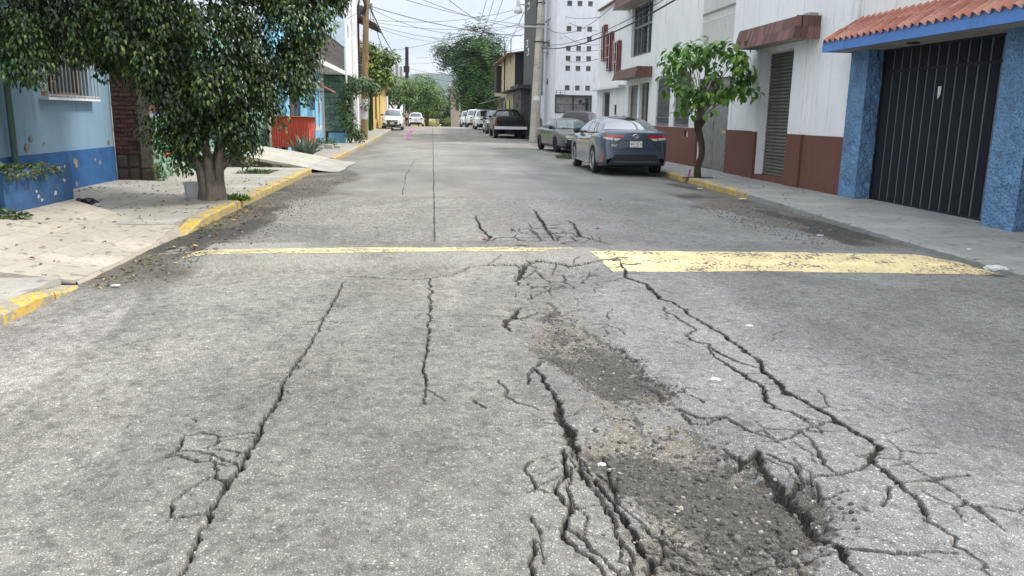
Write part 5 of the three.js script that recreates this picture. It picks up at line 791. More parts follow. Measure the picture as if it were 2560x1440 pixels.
{
  const t = thing('gate_pillar_house', 'white wall block standing behind the white hatchback and the round tree', 'building'); put(t, 'wall', [box(-4.3, -3.3, 0, 3.6, -96, -94)], M.white); put(t, 'door', [box(-3.3, -3.25, 0, 2.4, -95.6, -94.4)], M.dark);
  const u = thing('ochre_house', 'far ochre house with a dark ground-floor opening beyond the crest', 'house'); put(u, 'wall', [wallZ(-203, -200, -4.5, 4, -4, 3.4, [[-1.2, 2.2, -4, -0.5], [-0.3, 1.4, 0.4, 2.4]])], plaster(0.66, 0.50, 0.14)); put(u, 'inner_wall', [box(-4.5, 4, -4, 3, -204.5, -204)], mat(0.12, 0.06, 0.05, 0.9)); put(u, 'balcony', [box(-1.4, 2.4, -0.5, 0.4, -199.2, -200)], plaster(0.7, 0.62, 0.4)); put(u, 'pillar', [box(0.4, 0.8, -4, -0.5, -199.6, -200)], plaster(0.66, 0.60, 0.5)); put(u, 'roof', [box(-5, 4.4, 3.4, 3.7, -203.5, -199)], plaster(0.7, 0.66, 0.55));
}

// ---------------------------------------------------------------- trees and plants
function leafShape(L, W, fold = 0.18, curl = 0.12) {     // pointed leaf along +z, folded on its midrib
  const ts = [0, 0.18, 0.42, 0.68, 0.88, 1], ws = [0.02, 0.62, 1, 0.78, 0.3, 0], pos = [], idx = [];
  ts.forEach((t, i) => { const y = -curl * L * t * t, w = ws[i] * W / 2; pos.push(-w, y + fold * w * 2, t * L, 0, y, t * L, w, y + fold * w * 2, t * L); });
  for (let i = 0; i < 5; i++) { const a = i * 3; idx.push(a, a + 3, a + 1, a + 1, a + 3, a + 4, a + 1, a + 4, a + 2, a + 2, a + 4, a + 5); }
  const g = new THREE.BufferGeometry(); g.setAttribute('position', new THREE.Float32BufferAttribute(pos, 3)); g.setIndex(idx); g.computeVertexNormals(); g.userData.raw = true; return g;
}
function frondShape(L, pairs, lw) {                       // a feathered leaf
  const pos = [], idx = []; const quad = (a, b, c, d) => { const o = pos.length / 3; pos.push(...a, ...b, ...c, ...d); idx.push(o, o + 1, o + 2, o, o + 2, o + 3); };
  for (let i = 0; i < pairs; i++) { const t = (i + 1) / pairs, z = t * L, y = -0.28 * L * t * t, l = lw * Math.sin(Math.PI * (0.12 + 0.8 * t)) * 1.05; for (const s of [-1, 1]) quad([0, y, z - 0.02 * L], [s * l * 0.5, y + 0.01, z - 0.035 * L], [s * l, y - 0.12 * l, z + 0.03 * L], [s * l * 0.5, y + 0.005, z + 0.035 * L]); }
  const g = new THREE.BufferGeometry(); g.setAttribute('position', new THREE.Float32BufferAttribute(pos, 3)); g.setIndex(idx); g.computeVertexNormals(); g.userData.raw = true; return g;
}
const bX = V(0, 0, 0), bY = V(0, 0, 0), bZ = V(0, 0, 0);
function leafMatrix(p, dir, nrm, s) {
  bZ.copy(dir).normalize(); bX.crossVectors(nrm, bZ).normalize(); bY.crossVectors(bZ, bX); tmpM.makeBasis(bX, bY, bZ).scale(V(s, s, s)).setPosition(p); return tmpM;
}
function leafage(parent, name, clumps, count, geo, m, o) {   // many leaves through the outer volume of the clumps
  const r = rng(o.seed), vol = clumps.map((c) => (c[7] ?? 1) * Math.pow(c[3] * c[4] * c[5], 0.67)), sum = vol.reduce((a, b) => a + b, 0), list = [], q = V(0, 0, 0), d = V(0, 0, 0);
  const mesh = new THREE.InstancedMesh(geo, m, count), c = new THREE.Color();
  for (let i = 0; i < count; i++) {
    let k = 0, t = r() * sum; while (k < clumps.length - 1 && t > vol[k]) t -= vol[k++];
    const [cx, cy, cz, rx, ry, rz, sd = 0] = clumps[k]; let dd, rad;
    do { d.set(r() * 2 - 1, r() * 2 - 1, r() * 2 - 1); dd = d.length(); } while (dd > 1 || dd < 0.05); d.divideScalar(dd);
    const lump = 1 - (o.lumpy ?? 0.52) * 0.5 + (o.lumpy ?? 0.52) * fbm(d.x * 2.2 + d.z * 1.3 + k * 5, d.y * 2.2 - d.z + k * 3, 3, o.seed + 5); rad = lump * (1 - (o.shell ?? 0.45) * Math.pow(r(), 1.6));
    q.set(cx + d.x * rx * rad, cy + d.y * ry * rad, cz + d.z * rz * rad);
    const dir = V(d.x * 0.7 + (r() - 0.5) * 0.9, d.y * 0.4 - o.droop * (0.5 + r()) + (r() - 0.5) * 0.4, d.z * 0.7 + (r() - 0.5) * 0.9), n = V(d.x * 0.5 + (r() - 0.5) * 0.8, 0.8 + d.y * 0.3, d.z * 0.5 + (r() - 0.5) * 0.8);
    mesh.setMatrixAt(i, leafMatrix(q, dir, n, (o.size ?? 1) * (0.7 + 0.6 * r())));
    const pal = o.colours[Math.floor(Math.pow(r(), o.bias ?? 1.6) * o.colours.length)], j = 0.8 + 0.4 * r(); mesh.setColorAt(i, c.setRGB(pal[0] * j, pal[1] * j, pal[2] * j));
  }
  mesh.name = name; mesh.castShadow = mesh.receiveShadow = true; mesh.userData.kind = 'stuff'; parent.add(mesh); return mesh;
}
const leafMat = (rough, tr = 0) => new THREE.MeshPhysicalMaterial({ color: 0xffffff, roughness: rough, specularIntensity: 1, side: THREE.DoubleSide, ...(tr && { transmission: tr, thickness: 0 }) });
const ficusLeaf = leafMat(0.32, 0.18), glossy = leafMat(0.34), soft = leafMat(0.6), barkFicus = mat(0.27, 0.235, 0.20, 0.9, { map: barkMap, bumpMap: barkBump, bumpScale: 0.012 }), barkDark = mat(0.085, 0.065, 0.05, 0.95, { map: barkMap, bumpMap: barkBump, bumpScale: 0.03 });
// --- the dense ficus over the left pavement
{
  const t = thing('ficus_tree', 'dense dark glossy-leaved tree with fused grey stems overhanging the left pavement', 'tree', [-3.36, 0.11, -12.55]);
  const stems = [[[-0.03, -0.04, 0.02], [-0.06, 0.2, 0.03], [-0.10, 0.45, 0.06], [-0.26, 0.9, 0.12], [-0.8, 2.2, 0.3]], [[0.05, -0.04, 0.07], [0.045, 0.25, 0.09], [0.02, 0.5, 0.09], [-0.02, 0.95, 0.04], [0.05, 2.3, 0]], [[0.13, -0.04, 0.0], [0.13, 0.22, 0.01], [0.155, 0.5, 0.03], [0.26, 0.95, 0.06], [0.8, 2.1, 0.1]], [[-0.10, -0.04, -0.05], [-0.12, 0.25, -0.08], [-0.2, 0.55, -0.16], [-0.5, 1.3, -0.4], [-1.2, 2.4, -0.6]], [[0.04, -0.04, -0.1], [0.05, 0.3, -0.1], [0.10, 0.7, -0.14], [0.2, 1.5, -0.4], [0.4, 2.5, -0.8]]];
  put(t, 'trunk', stems.map((s, i) => limb(s.map((p) => V(...p)), i < 3 ? [0.125, 0.095, 0.072, 0.055, 0.03] : [0.12, 0.085, 0.065, 0.05, 0.03], 12)), barkFicus);
  put(t, 'branch', [limb([V(0.17, 0.5, 0.02), V(0.3, 0.62, 0.06), V(0.48, 0.8, 0.1)], [0.035, 0.025, 0.012])], barkFicus); put(t, 'branch', [limb([V(0.17, 0.45, -0.02), V(0.36, 0.66, -0.03), V(0.55, 0.72, -0.05)], [0.03, 0.02, 0.01])], barkFicus); put(t, 'branch', [limb([V(-0.6, 1.9, 0.2), V(-1.5, 2.45, 0.5), V(-2.7, 2.5, 0.9)], [0.05, 0.035, 0.015])], barkFicus);
  const C = [[0.15, 2.5, 0, 1.15, 1.05, 1.2], [1.0, 2.5, 0, 0.72, 1.1, 0.9], [1.36, 2.75, 0.1, 0.46, 0.75, 0.6], [1.75, 3.05, 0.1, 0.3, 0.35, 0.4], [0.55, 1.6, 0.15, 0.66, 0.7, 0.7], [0.42, 1.12, 0.15, 0.42, 0.32, 0.5], [0.0, 1.4, 0.3, 0.55, 0.55, 0.6], [-0.15, 1.0, 0.1, 0.26, 0.34, 0.36, 0, 0.6], [-0.5, 1.1, 0.3, 0.18, 0.22, 0.22, 0, 0.4], [-0.36, 0.66, 0.1, 0.12, 0.30, 0.18, 0, 0.4], [0.6, 0.86, 0.1, 0.22, 0.14, 0.22, 0, 0.5], [-0.9, 2.55, 0.3, 0.85, 0.62, 0.95], [-1.6, 2.62, 0.7, 0.8, 0.62, 0.95], [-2.1, 2.72, 1.3, 0.62, 0.58, 0.8], [-2.35, 2.55, 1.9, 0.5, 0.5, 0.6], [-1.72, 2.12, 1.6, 0.22, 0.3, 0.26, 0, 0.7], [-1.78, 1.78, 1.65, 0.12, 0.24, 0.16, 0, 0.4], [-1.55, 2.3, 1.0, 0.4, 0.3, 0.4, 0, 0.8], [-1.0, 2.06, 0.5, 0.34, 0.24, 0.4, 0, 0.6], [0.0, 3.8, -0.2, 1.7, 1.0, 1.5], [1.2, 3.7, 0, 0.9, 0.8, 0.9], [-1.6, 3.6, 0.3, 1.2, 0.8, 1.2], [-2.3, 3.3, 1.4, 0.8, 0.6, 0.8], [-0.9, 4.0, 1.3, 1.3, 0.8, 1.0], [0.5, 4.3, 1.0, 1.4, 0.8, 1.2], [-1.9, 3.9, 0.4, 1.0, 0.7, 1.4], [0.2, 4.7, -0.8, 1.6, 0.8, 1.4], [-0.38, 1.85, 0.1, 0.30, 0.34, 0.42], [0.95, 1.7, 0.1, 0.26, 0.45, 0.4, 0, 0.6], [1.6, 2.25, 0.1, 0.14, 0.26, 0.2, 0, 0.3], [-0.3, 1.8, 0.9, 0.4, 0.5, 0.3], [0.5, 2.1, 1.0, 0.45, 0.6, 0.3], [-0.6, 2.6, 1.1, 0.4, 0.5, 0.25]];  // highest clumps lie out of view, added to cast shade on the blue wall
  const q = rng(303), sprays = [];           // boughs of leaves standing out of the crown
  for (const c of C) { const n = Math.round(3 + 16 * Math.pow(c[3] * c[4] * c[5], 0.6)); for (let i = 0; i < n; i++) { const d = V(q() * 2 - 1, q() * 2 - 1, q() * 2 - 1).normalize(), k = 0.72 + 0.22 * q(), s = 0.13 + 0.17 * q(); sprays.push([c[0] + d.x * c[3] * k, c[1] + d.y * c[4] * k, c[2] + d.z * c[5] * k, s * 1.1, s * 1.25, s * 1.1, 0, 1.5 * (c[7] ?? 1)]); } }
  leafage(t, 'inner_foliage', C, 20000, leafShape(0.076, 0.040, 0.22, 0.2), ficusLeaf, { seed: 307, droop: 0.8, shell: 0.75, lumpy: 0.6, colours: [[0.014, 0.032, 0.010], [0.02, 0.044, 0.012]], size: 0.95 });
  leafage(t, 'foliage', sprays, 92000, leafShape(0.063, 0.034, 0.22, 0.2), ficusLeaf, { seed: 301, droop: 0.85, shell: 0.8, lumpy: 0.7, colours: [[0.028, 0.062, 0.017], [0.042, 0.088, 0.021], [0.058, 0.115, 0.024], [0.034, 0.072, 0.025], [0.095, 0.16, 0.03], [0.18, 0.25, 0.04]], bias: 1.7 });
}
// --- the young tree on the right pavement, its large leaves one by one
{
  const t = thing('young_tree', 'young tree with big fresh green leaves on the right pavement before the grey door', 'tree', [6.1, 0.10, -18.0]), r = rng(61);
  const bark = barkDark; put(t, 'trunk', [limb([V(0.0, -0.02, 0), V(-0.02, 0.25, 0), V(0.06, 0.55, 0), V(0.02, 0.85, 0), V(-0.06, 1.1, 0), V(-0.08, 1.32, 0)], [0.092, 0.078, 0.07, 0.072, 0.088, 0.09], 12), limb([V(-0.05, 1.15, 0), V(0.04, 1.28, 0), V(0.09, 1.42, 0.02)], [0.06, 0.055, 0.045], 9), limb([V(-0.1, 1.1, 0.02), V(-0.15, 1.25, 0.03)], [0.05, 0.04], 8)], bark);
  const tips = [[-0.75, 2.75], [-0.85, 2.35], [-0.7, 2.05], [-0.6, 1.95], [-0.35, 1.8], [-0.05, 1.9], [-0.6, 2.85], [-0.2, 2.9], [0.15, 2.95], [0.0, 2.7], [0.4, 2.85], [0.5, 2.65], [0.75, 2.45], [0.95, 2.2], [1.0, 2.35], [0.7, 2.05], [0.4, 2.2], [0.25, 1.95], [0.45, 1.9], [-0.35, 2.6], [-0.35, 2.2], [0.15, 2.4], [-0.1, 1.62], [-0.5, 1.66], [0.85, 2.75], [0.95, 1.95], [0.2, 2.85], [-0.1, 2.9], [0.1, 2.1], [-0.7, 2.5], [0.6, 2.85], [-0.28, 1.85]];
  const lg = [leafShape(0.21, 0.125, 0.12, 0.22), leafShape(0.18, 0.115, 0.2, 0.34), leafShape(0.235, 0.135, 0.08, 0.14)], lm = [[0.085, 0.20, 0.022], [0.125, 0.27, 0.028], [0.06, 0.15, 0.02], [0.20, 0.36, 0.045]].map((c) => new THREE.MeshPhysicalMaterial({ color: lin(...c), roughness: 0.45, side: THREE.DoubleSide, transmission: 0.25, thickness: 0 }));
  let n = 0; const twigs = [];
  for (const [x, y] of tips) {
    const z = (r() - 0.5) * 1.3, e = V(x, y, z); twigs.push(limb([V(-0.06 + 0.05 * (r() - 0.5), 1.3, 0), V(x * 0.35, 1.3 + (y - 1.3) * 0.55, z * 0.35), e], [0.016, 0.010, 0.005], 5));
    for (let k = 0; k < 9 && n < 298; k++, n++) {
      const a = k / 9 * 6.283 + r(), p = e.clone().add(V((r() - 0.5) * 0.30, (r() - 0.6) * 0.34, (r() - 0.5) * 0.30)), o = put(t, 'leaf', lg[Math.floor(r() * 3)], lm[Math.floor(Math.pow(r(), 1.3) * 4)]);
      leafMatrix(p, V(Math.cos(a), -0.25 - 0.7 * r(), Math.sin(a)), V(Math.cos(a) * 0.3, 1, Math.sin(a) * 0.3), 0.75 + 0.5 * r()).decompose(o.position, o.quaternion, o.scale);
    }
  }
  put(t, 'branches', twigs, mat(0.16, 0.14, 0.11, 0.9)).userData.kind = 'stuff';
  leafage(t, 'foliage', tips.map(([x, y], i) => [x, y, (hash(i, 2, 5) - 0.5) * 1.1, 0.24, 0.2, 0.3]), 560, lg[1], new THREE.MeshPhysicalMaterial({ color: 0xffffff, roughness: 0.45, side: THREE.DoubleSide, transmission: 0.25, thickness: 0 }), { seed: 305, droop: 0.5, shell: 0.9, size: 0.9, colours: [[0.085, 0.20, 0.022], [0.12, 0.26, 0.028], [0.06, 0.15, 0.02], [0.19, 0.34, 0.045]], bias: 1.0 });
}
// --- trees further along
function farTree(name, label, at, trunk, clumps, count, geo, m, o) { const t = thing(name, label, 'tree', at); put(t, 'trunk', trunk.map(([pts, rad]) => limb(pts.map((p) => V(...p)), rad, 8)), o.bark ?? barkDark); leafage(t, 'crown', clumps, count, geo, m, o); return t; }
farTree('feathery_tree', 'big dark green feathery-leaved tree standing above the parked cars', [5.2, 0.1, -95], [[[[0, -1, 0], [0.1, 2, 0], [-0.2, 5, 0]], [0.35, 0.28, 0.2]], [[[0, 2.5, 0], [1.5, 5, 0.5], [2.4, 7.5, 0.5]], [0.2, 0.14, 0.06]], [[[0, 2.2, 0], [-1.6, 5, 0], [-3.2, 7.0, 0.3]], [0.18, 0.12, 0.05]]],
  [[0, 9.6, 0, 1.9, 1.5, 1.8], [-2.5, 8.5, 0, 1.6, 0.95, 1.3], [1.4, 8.6, 0, 1.3, 1.5, 1.5], [-1.2, 7.4, 0, 2.2, 1.4, 1.8], [1.4, 6.7, 0, 1.6, 1.8, 1.8], [0.2, 5.2, 0.4, 2.5, 1.6, 2], [-0.9, 3.9, 0.2, 1.8, 1.2, 1.5], [1.2, 3.5, 0.2, 1.4, 1.7, 1.6], [0.8, 2.1, 0.2, 1.5, 1.1, 1.5], [-3.6, 8.9, 0, 0.6, 0.5, 0.6]], 2300, frondShape(1.5, 5, 0.62), soft, { seed: 311, droop: 0.28, shell: 0.75, lumpy: 0.9, colours: [[0.022, 0.06, 0.016], [0.05, 0.12, 0.026], [0.07, 0.16, 0.034], [0.11, 0.22, 0.045]], bias: 1.5 });
farTree('papaya_leaved_tree', 'tall thin-crowned yellowish green tree rising behind the wooden pole', [-4.2, 0.1, -56], [[[[0, 0, 0], [0.1, 2, 0], [0.3, 4.2, 0]], [0.12, 0.10, 0.06]], [[[0.1, 2.4, 0], [-0.5, 3.8, 0], [-0.8, 5.0, 0]], [0.07, 0.05, 0.02]], [[[0.2, 3, 0], [0.9, 4.4, 0], [1.4, 5.3, 0]], [0.06, 0.04, 0.02]]],
  [[-0.4, 5.5, 0, 0.8, 0.7, 0.9], [0.5, 5.2, 0, 0.9, 0.75, 0.9], [1.4, 5.0, 0, 0.6, 0.5, 0.7], [0.4, 4.3, 0, 1.3, 0.7, 1.0], [-0.5, 3.9, 0.3, 0.8, 0.6, 0.8], [0.9, 3.7, 0.3, 0.9, 0.6, 0.9], [-1.1, 3.3, 0.4, 0.6, 0.6, 0.6]], 3200, leafShape(0.27, 0.13, 0.12, 0.2), soft, { seed: 321, droop: 0.35, shell: 0.75, colours: [[0.10, 0.18, 0.032], [0.14, 0.23, 0.036], [0.07, 0.13, 0.03], [0.24, 0.29, 0.05]], bias: 1.2 });
farTree('round_tree', 'rounded dark green street tree shading the white hatchback', [-3.35, 0.2, -77], [[[[0, -0.2, 0], [0.1, 1.4, 0], [0.5, 2.4, 0]], [0.2, 0.17, 0.1]], [[[0.1, 1.2, 0], [-0.6, 2.3, 0]], [0.12, 0.06]]],
  [[0.3, 3.7, 0, 1.75, 1.0, 1.6], [-0.9, 3.2, 0, 0.8, 0.9, 0.9], [1.3, 3.4, 0, 0.85, 0.9, 0.9], [0.2, 2.7, 0.3, 1.5, 0.6, 1.2], [1.3, 2.5, 0.2, 0.5, 0.5, 0.5]], 6500, leafShape(0.17, 0.09, 0.15, 0.15), soft, { seed: 331, droop: 0.4, shell: 0.5, colours: [[0.045, 0.095, 0.024], [0.07, 0.14, 0.03], [0.13, 0.23, 0.042], [0.19, 0.29, 0.055]], bias: 1.0 });
const farGreens = [[0.08, 0.15, 0.034], [0.11, 0.20, 0.04], [0.16, 0.26, 0.05], [0.06, 0.115, 0.03]];
farTree('street_tree', 'large soft green tree behind the white sport utility car', [-0.7, 0, -120], [[[[0, -1.5, 0], [0, 2, 0], [0.3, 4, 0]], [0.3, 0.25, 0.15]]], [[-0.6, 5.6, 0, 2.0, 1.6, 2.0], [0.8, 4.6, 0, 1.8, 1.7, 1.9], [-1.6, 4.0, 0, 1.8, 2.0, 1.8], [1.5, 3.2, 0, 1.5, 1.7, 1.6], [-0.3, 2.6, 0, 2.3, 1.8, 1.9], [-1.9, 1.6, 0, 1.2, 1.5, 1.2]], 8500, leafShape(0.26, 0.15, 0.1, 0.1), soft, { seed: 341, droop: 0.4, shell: 0.55, colours: farGreens, bias: 1.2 });
farTree('street_tree', 'darker tree further back between the soft green tree and the big dark one', [4.2, -2, -165], [[[[0, -1, 0], [0, 4, 0]], [0.3, 0.2]]], [[-2.4, 4.4, 0, 2.1, 1.9, 2], [0, 4.9, 0, 2.2, 1.9, 2], [2.2, 3.7, 0, 2, 2.1, 2], [-0.6, 2.4, 0.5, 2.6, 1.7, 2.2], [2.2, 1.8, 0.5, 2, 1.7, 2]], 7000, leafShape(0.36, 0.2, 0.1, 0.1), soft, { seed: 351, droop: 0.4, shell: 0.5, colours: [[0.03, 0.065, 0.022], [0.045, 0.095, 0.026], [0.075, 0.14, 0.035]], bias: 1.4 });
farTree('street_tree', 'small bright yellow-green tree above the white cars beyond the crest', [4.1, -1.9, -150], [[[[0, -0.5, 0], [0.2, 1.6, 0]], [0.12, 0.08]]], [[-0.3, 2.2, 0, 1.6, 0.8, 1.2], [1.1, 1.9, 0, 1.1, 0.8, 1], [0.2, 1.5, 0.3, 1.5, 0.5, 1]], 3200, leafShape(0.24, 0.14, 0.1, 0.1), soft, { seed: 361, droop: 0.4, shell: 0.55, colours: [[0.2, 0.30, 0.05], [0.26, 0.37, 0.07], [0.14, 0.22, 0.04]], bias: 1 });
farTree('street_tree', 'low yellowish bush-like tree left of the far white cars', [0.2, -1.9, -160], [[[[0, -0.5, 0], [0.1, 1, 0]], [0.1, 0.06]]], [[0, 1.4, 0, 1.1, 0.8, 0.9], [0.6, 1.1, 0, 0.7, 0.6, 0.7]], 1400, leafShape(0.24, 0.14, 0.1, 0.1), soft, { seed: 365, droop: 0.4, shell: 0.6, colours: [[0.34, 0.36, 0.06], [0.42, 0.42, 0.09]], bias: 1 });
farTree('street_tree', 'conifer-like dark tree showing behind the pale far house', [6.5, 0, -215], [[[[0, -2, 0], [0, 7, 0]], [0.3, 0.15]]], [[0, 9, 0, 1.2, 2.4, 1.2], [0, 6, 0, 2.2, 2, 2], [-1.5, 5, 0, 1.6, 1.4, 1.6]], 2600, leafShape(0.4, 0.2, 0.1, 0.1), soft, { seed: 367, droop: 0.3, shell: 0.5, colours: [[0.03, 0.06, 0.03], [0.04, 0.075, 0.035]] });
{
  const t = thing('climbing_shrub', 'loose climbing shrub over the stone cladding beside the wooden pole', 'shrub', [-3.72, 0.11, -37.3]); put(t, 'stem', [limb([V(0, 0, 0), V(-0.15, 1, 0), V(0.05, 2.1, 0), V(0.3, 2.9, 0)], [0.035, 0.03, 0.02, 0.01], 6), limb([V(0.05, 0, 0), V(0.1, 0.8, 0.1), V(0.3, 1.4, 0.1)], [0.03, 0.02, 0.01], 6)], barkDark);
  leafage(t, 'foliage', [[0.45, 2.65, 0, 0.6, 0.42, 0.5], [0.95, 2.45, -0.6, 0.5, 0.35, 0.5], [0.0, 2.3, 0, 0.45, 0.4, 0.4], [-0.15, 1.6, 0, 0.4, 0.5, 0.35], [-0.05, 1.0, 0.1, 0.4, 0.5, 0.35], [0.2, 0.55, 0.1, 0.42, 0.42, 0.4], [0.42, 0.35, 0.1, 0.32, 0.25, 0.3], [0.7, 1.75, 0, 0.2, 0.3, 0.2, 0, 0.4]], 2600, leafShape(0.12, 0.065, 0.15, 0.15), soft, { seed: 371, droop: 0.6, shell: 0.75, colours: [[0.045, 0.10, 0.026], [0.065, 0.14, 0.03], [0.03, 0.07, 0.022], [0.1, 0.17, 0.05]], bias: 1.2 });
}
{
  const t = thing('bush', 'clipped yellow-green bush at the foot of the concrete pole', 'bush', [6.45, 0.1, -46.2]); put(t, 'stem', [limb([V(0, 0, 0), V(0.1, 0.5, 0)], [0.04, 0.02], 6)], barkDark); leafage(t, 'foliage', [[-0.3, 0.75, 0, 0.4, 0.5, 0.4], [0.35, 0.85, 0, 0.5, 0.55, 0.5], [0.8, 0.9, 0, 0.35, 0.45, 0.4]], 3800, leafShape(0.09, 0.05, 0.15, 0.1), soft, { seed: 381, droop: 0.1, shell: 0.4, colours: [[0.11, 0.19, 0.03], [0.17, 0.26, 0.04], [0.075, 0.14, 0.026]], bias: 1 });
}
// --- agave, leaf by leaf
{
  const t = thing('agave', 'grey-green spiky agave growing in front of the red metal shed', 'plant', [-3.87, 0.14, -25.25]), r = rng(71);
  const blade = (L, W) => raw([sheet(4, 8, (u, v) => { const w = W * (v < 0.25 ? 0.75 + v : 1 - Math.pow((v - 0.25) / 0.75, 1.4)) / 1; const x = (u - 0.5) * w; return [x, -0.10 * L * v * v + 0.35 * Math.abs(x) - 0.012 * (1 - v), v * L]; }), sheet(4, 8, (u, v) => { const w = W * (v < 0.25 ? 0.75 + v : 1 - Math.pow((v - 0.25) / 0.75, 1.4)); const x = (u - 0.5) * w; return [x, -0.10 * L * v * v + 0.3 * Math.abs(x) - 0.03 * (1 - v) - 0.004, v * L]; })]);
  const bs = [blade(0.72, 0.075), blade(0.6, 0.07), blade(0.8, 0.08)], ms = [[0.17, 0.235, 0.175], [0.145, 0.205, 0.16], [0.205, 0.27, 0.20]].map((c) => painted(...c, 0.6));
  for (let i = 0; i < 54; i++) { const a = i * 2.4, el = lerp(0.35, 1.45, i / 54), o = put(t, 'leaf', bs[i % 3], ms[Math.floor(r() * 3)]), c = i < 30 ? 0 : 0.24; leafMatrix(V((i % 5 - 2) * 0.08, 0, 0.06 * (r() - 0.5)), V(Math.cos(a) * Math.cos(el), Math.sin(el), Math.sin(a) * Math.cos(el)), V(-Math.cos(a) * Math.sin(el), Math.cos(el), -Math.sin(a) * Math.sin(el)), 0.85 + 0.3 * r()).decompose(o.position, o.quaternion, o.scale); }
}
// --- small weeds
function weeds(name, label, cat, at, clumps, n, size, seed, cols, droop = -0.5) { const t = thing(name, label, cat, at); leafage(t, 'foliage', clumps, n, leafShape(0.06, 0.022, 0.15, 0.25), soft, { seed, droop, shell: 0.9, size, colours: cols, bias: 1.1 }); put(t, 'stem', [limb([V(0, -0.02, 0), V(0.01, 0.05, 0)], [0.006, 0.003], 4)], barkDark); return t; }
const wg = [[0.06, 0.12, 0.025], [0.09, 0.17, 0.03], [0.045, 0.085, 0.022]];
weeds('grass_tuft', 'bright grass tuft at the foot of the dense tree', 'grass', [-3.02, 0.11, -12.62], [[0, 0.03, 0, 0.14, 0.05, 0.10], [0.12, 0.02, 0.02, 0.10, 0.03, 0.06]], 330, 1.0, 401, [[0.10, 0.19, 0.03], [0.15, 0.25, 0.04]]);
weeds('grass_tuft', 'sparse weeds in the square soil opening of the pavement', 'grass', [-3.95, 0.09, -18.6], [[0, 0.02, 0, 0.36, 0.03, 0.6]], 380, 1.0, 403, wg);
weeds('weed', 'leafy weed at the foot of the brick pier', 'plant', [-5.25, 0.11, -16.0], [[0, 0.2, 0, 0.09, 0.2, 0.09], [0.08, 0.07, 0.05, 0.10, 0.08, 0.1]], 200, 1.0, 405, wg);
weeds('planter_weeds', 'tangled green and brown weeds spilling over the left end of the blue planter', 'plant', [-5.08, 0.35, -9.70], [[-0.1, 0.36, -0.1, 0.4, 0.10, 0.25], [0, 0.33, -0.8, 0.32, 0.06, 0.8], [-0.25, 0.14, 0.08, 0.16, 0.2, 0.08], [-0.1, -0.04, 0.12, 0.26, 0.10, 0.12], [0.3, -0.10, 0.16, 0.2, 0.04, 0.1]], 3000, 1.05, 407, [[0.055, 0.11, 0.025], [0.075, 0.15, 0.03], [0.10, 0.065, 0.035], [0.05, 0.085, 0.022]], -0.1);
weeds('weed', 'low weeds beside the stones in front of the balcony house', 'plant', [-4.15, 0.12, -32.2], [[0, 0.16, 0, 0.42, 0.17, 0.3], [-0.35, 0.2, 0.3, 0.2, 0.22, 0.2]], 520, 1.5, 409, wg);
weeds('weed', 'clump of weeds in the gutter between the two parked sedans', 'plant', [4.6, 0.03, -27.5], [[0, 0.05, 0, 0.42, 0.07, 0.3]], 420, 1.5, 411, [[0.10, 0.15, 0.05], [0.18, 0.24, 0.1], [0.06, 0.11, 0.03]]);
// fallen leaves
{
  const r = rng(81), g = leafShape(0.075, 0.036, 0.25, 0.3), list = []; const push = (x, y, z) => list.push([x, y, z]);
  for (let i = 0; i < 250; i++) { const x = -6 + 3.0 * r(), z = -9.7 - 7 * Math.pow(r(), 1.1); push(x, 0.135, z); } for (let i = 0; i < 70; i++) { const x = -6 + 2.9 * r(), z = -7 - 4 * r(); push(x, 0.035 + 0.128 * Math.max(0, -2.98 - x) * (1 - 0.25 * sstep(-3, -6, x)), z); } for (let i = 0; i < 190; i++) { const x = -2.9 + 0.75 * r() * r() + 0.1 * r(), z = -6.7 - 6 * r(); push(x, roadH(x, z) + 0.01, z); } for (let i = 0; i < 26; i++) { const x = -5 + 2 * r(), z = -4.9 - 1.8 * r(); push(x, 0.12, z); } for (let i = 0; i < 16; i++) { const x = 5.9 + 1.2 * r(), z = -13 - 7 * r(); push(x, 0.13, z); }
  const m = new THREE.InstancedMesh(g, mat(1, 1, 1, 0.8), list.length), c = new THREE.Color(); list.forEach(([x, y, z], i) => { const a = r() * 6.28; m.setMatrixAt(i, leafMatrix(V(x, y + 0.006, z), V(Math.cos(a), (r() - 0.3) * 0.5, Math.sin(a)), V((r() - 0.5) * 0.9, 1, (r() - 0.5) * 0.9), 0.5 + 0.55 * r())); const k = r(); k < 0.72 ? c.setRGB(0.07 + 0.08 * r(), 0.05 + 0.05 * r(), 0.03) : k < 0.88 ? c.setRGB(0.42, 0.32, 0.06) : c.setRGB(0.12, 0.17, 0.04); m.setColorAt(i, c); });
  m.name = 'fallen_leaves'; m.castShadow = true; scene.add(m); tag(m, 'dry brown and yellow leaves scattered over the left pavement and gutter', undefined, undefined, 'stuff');
}

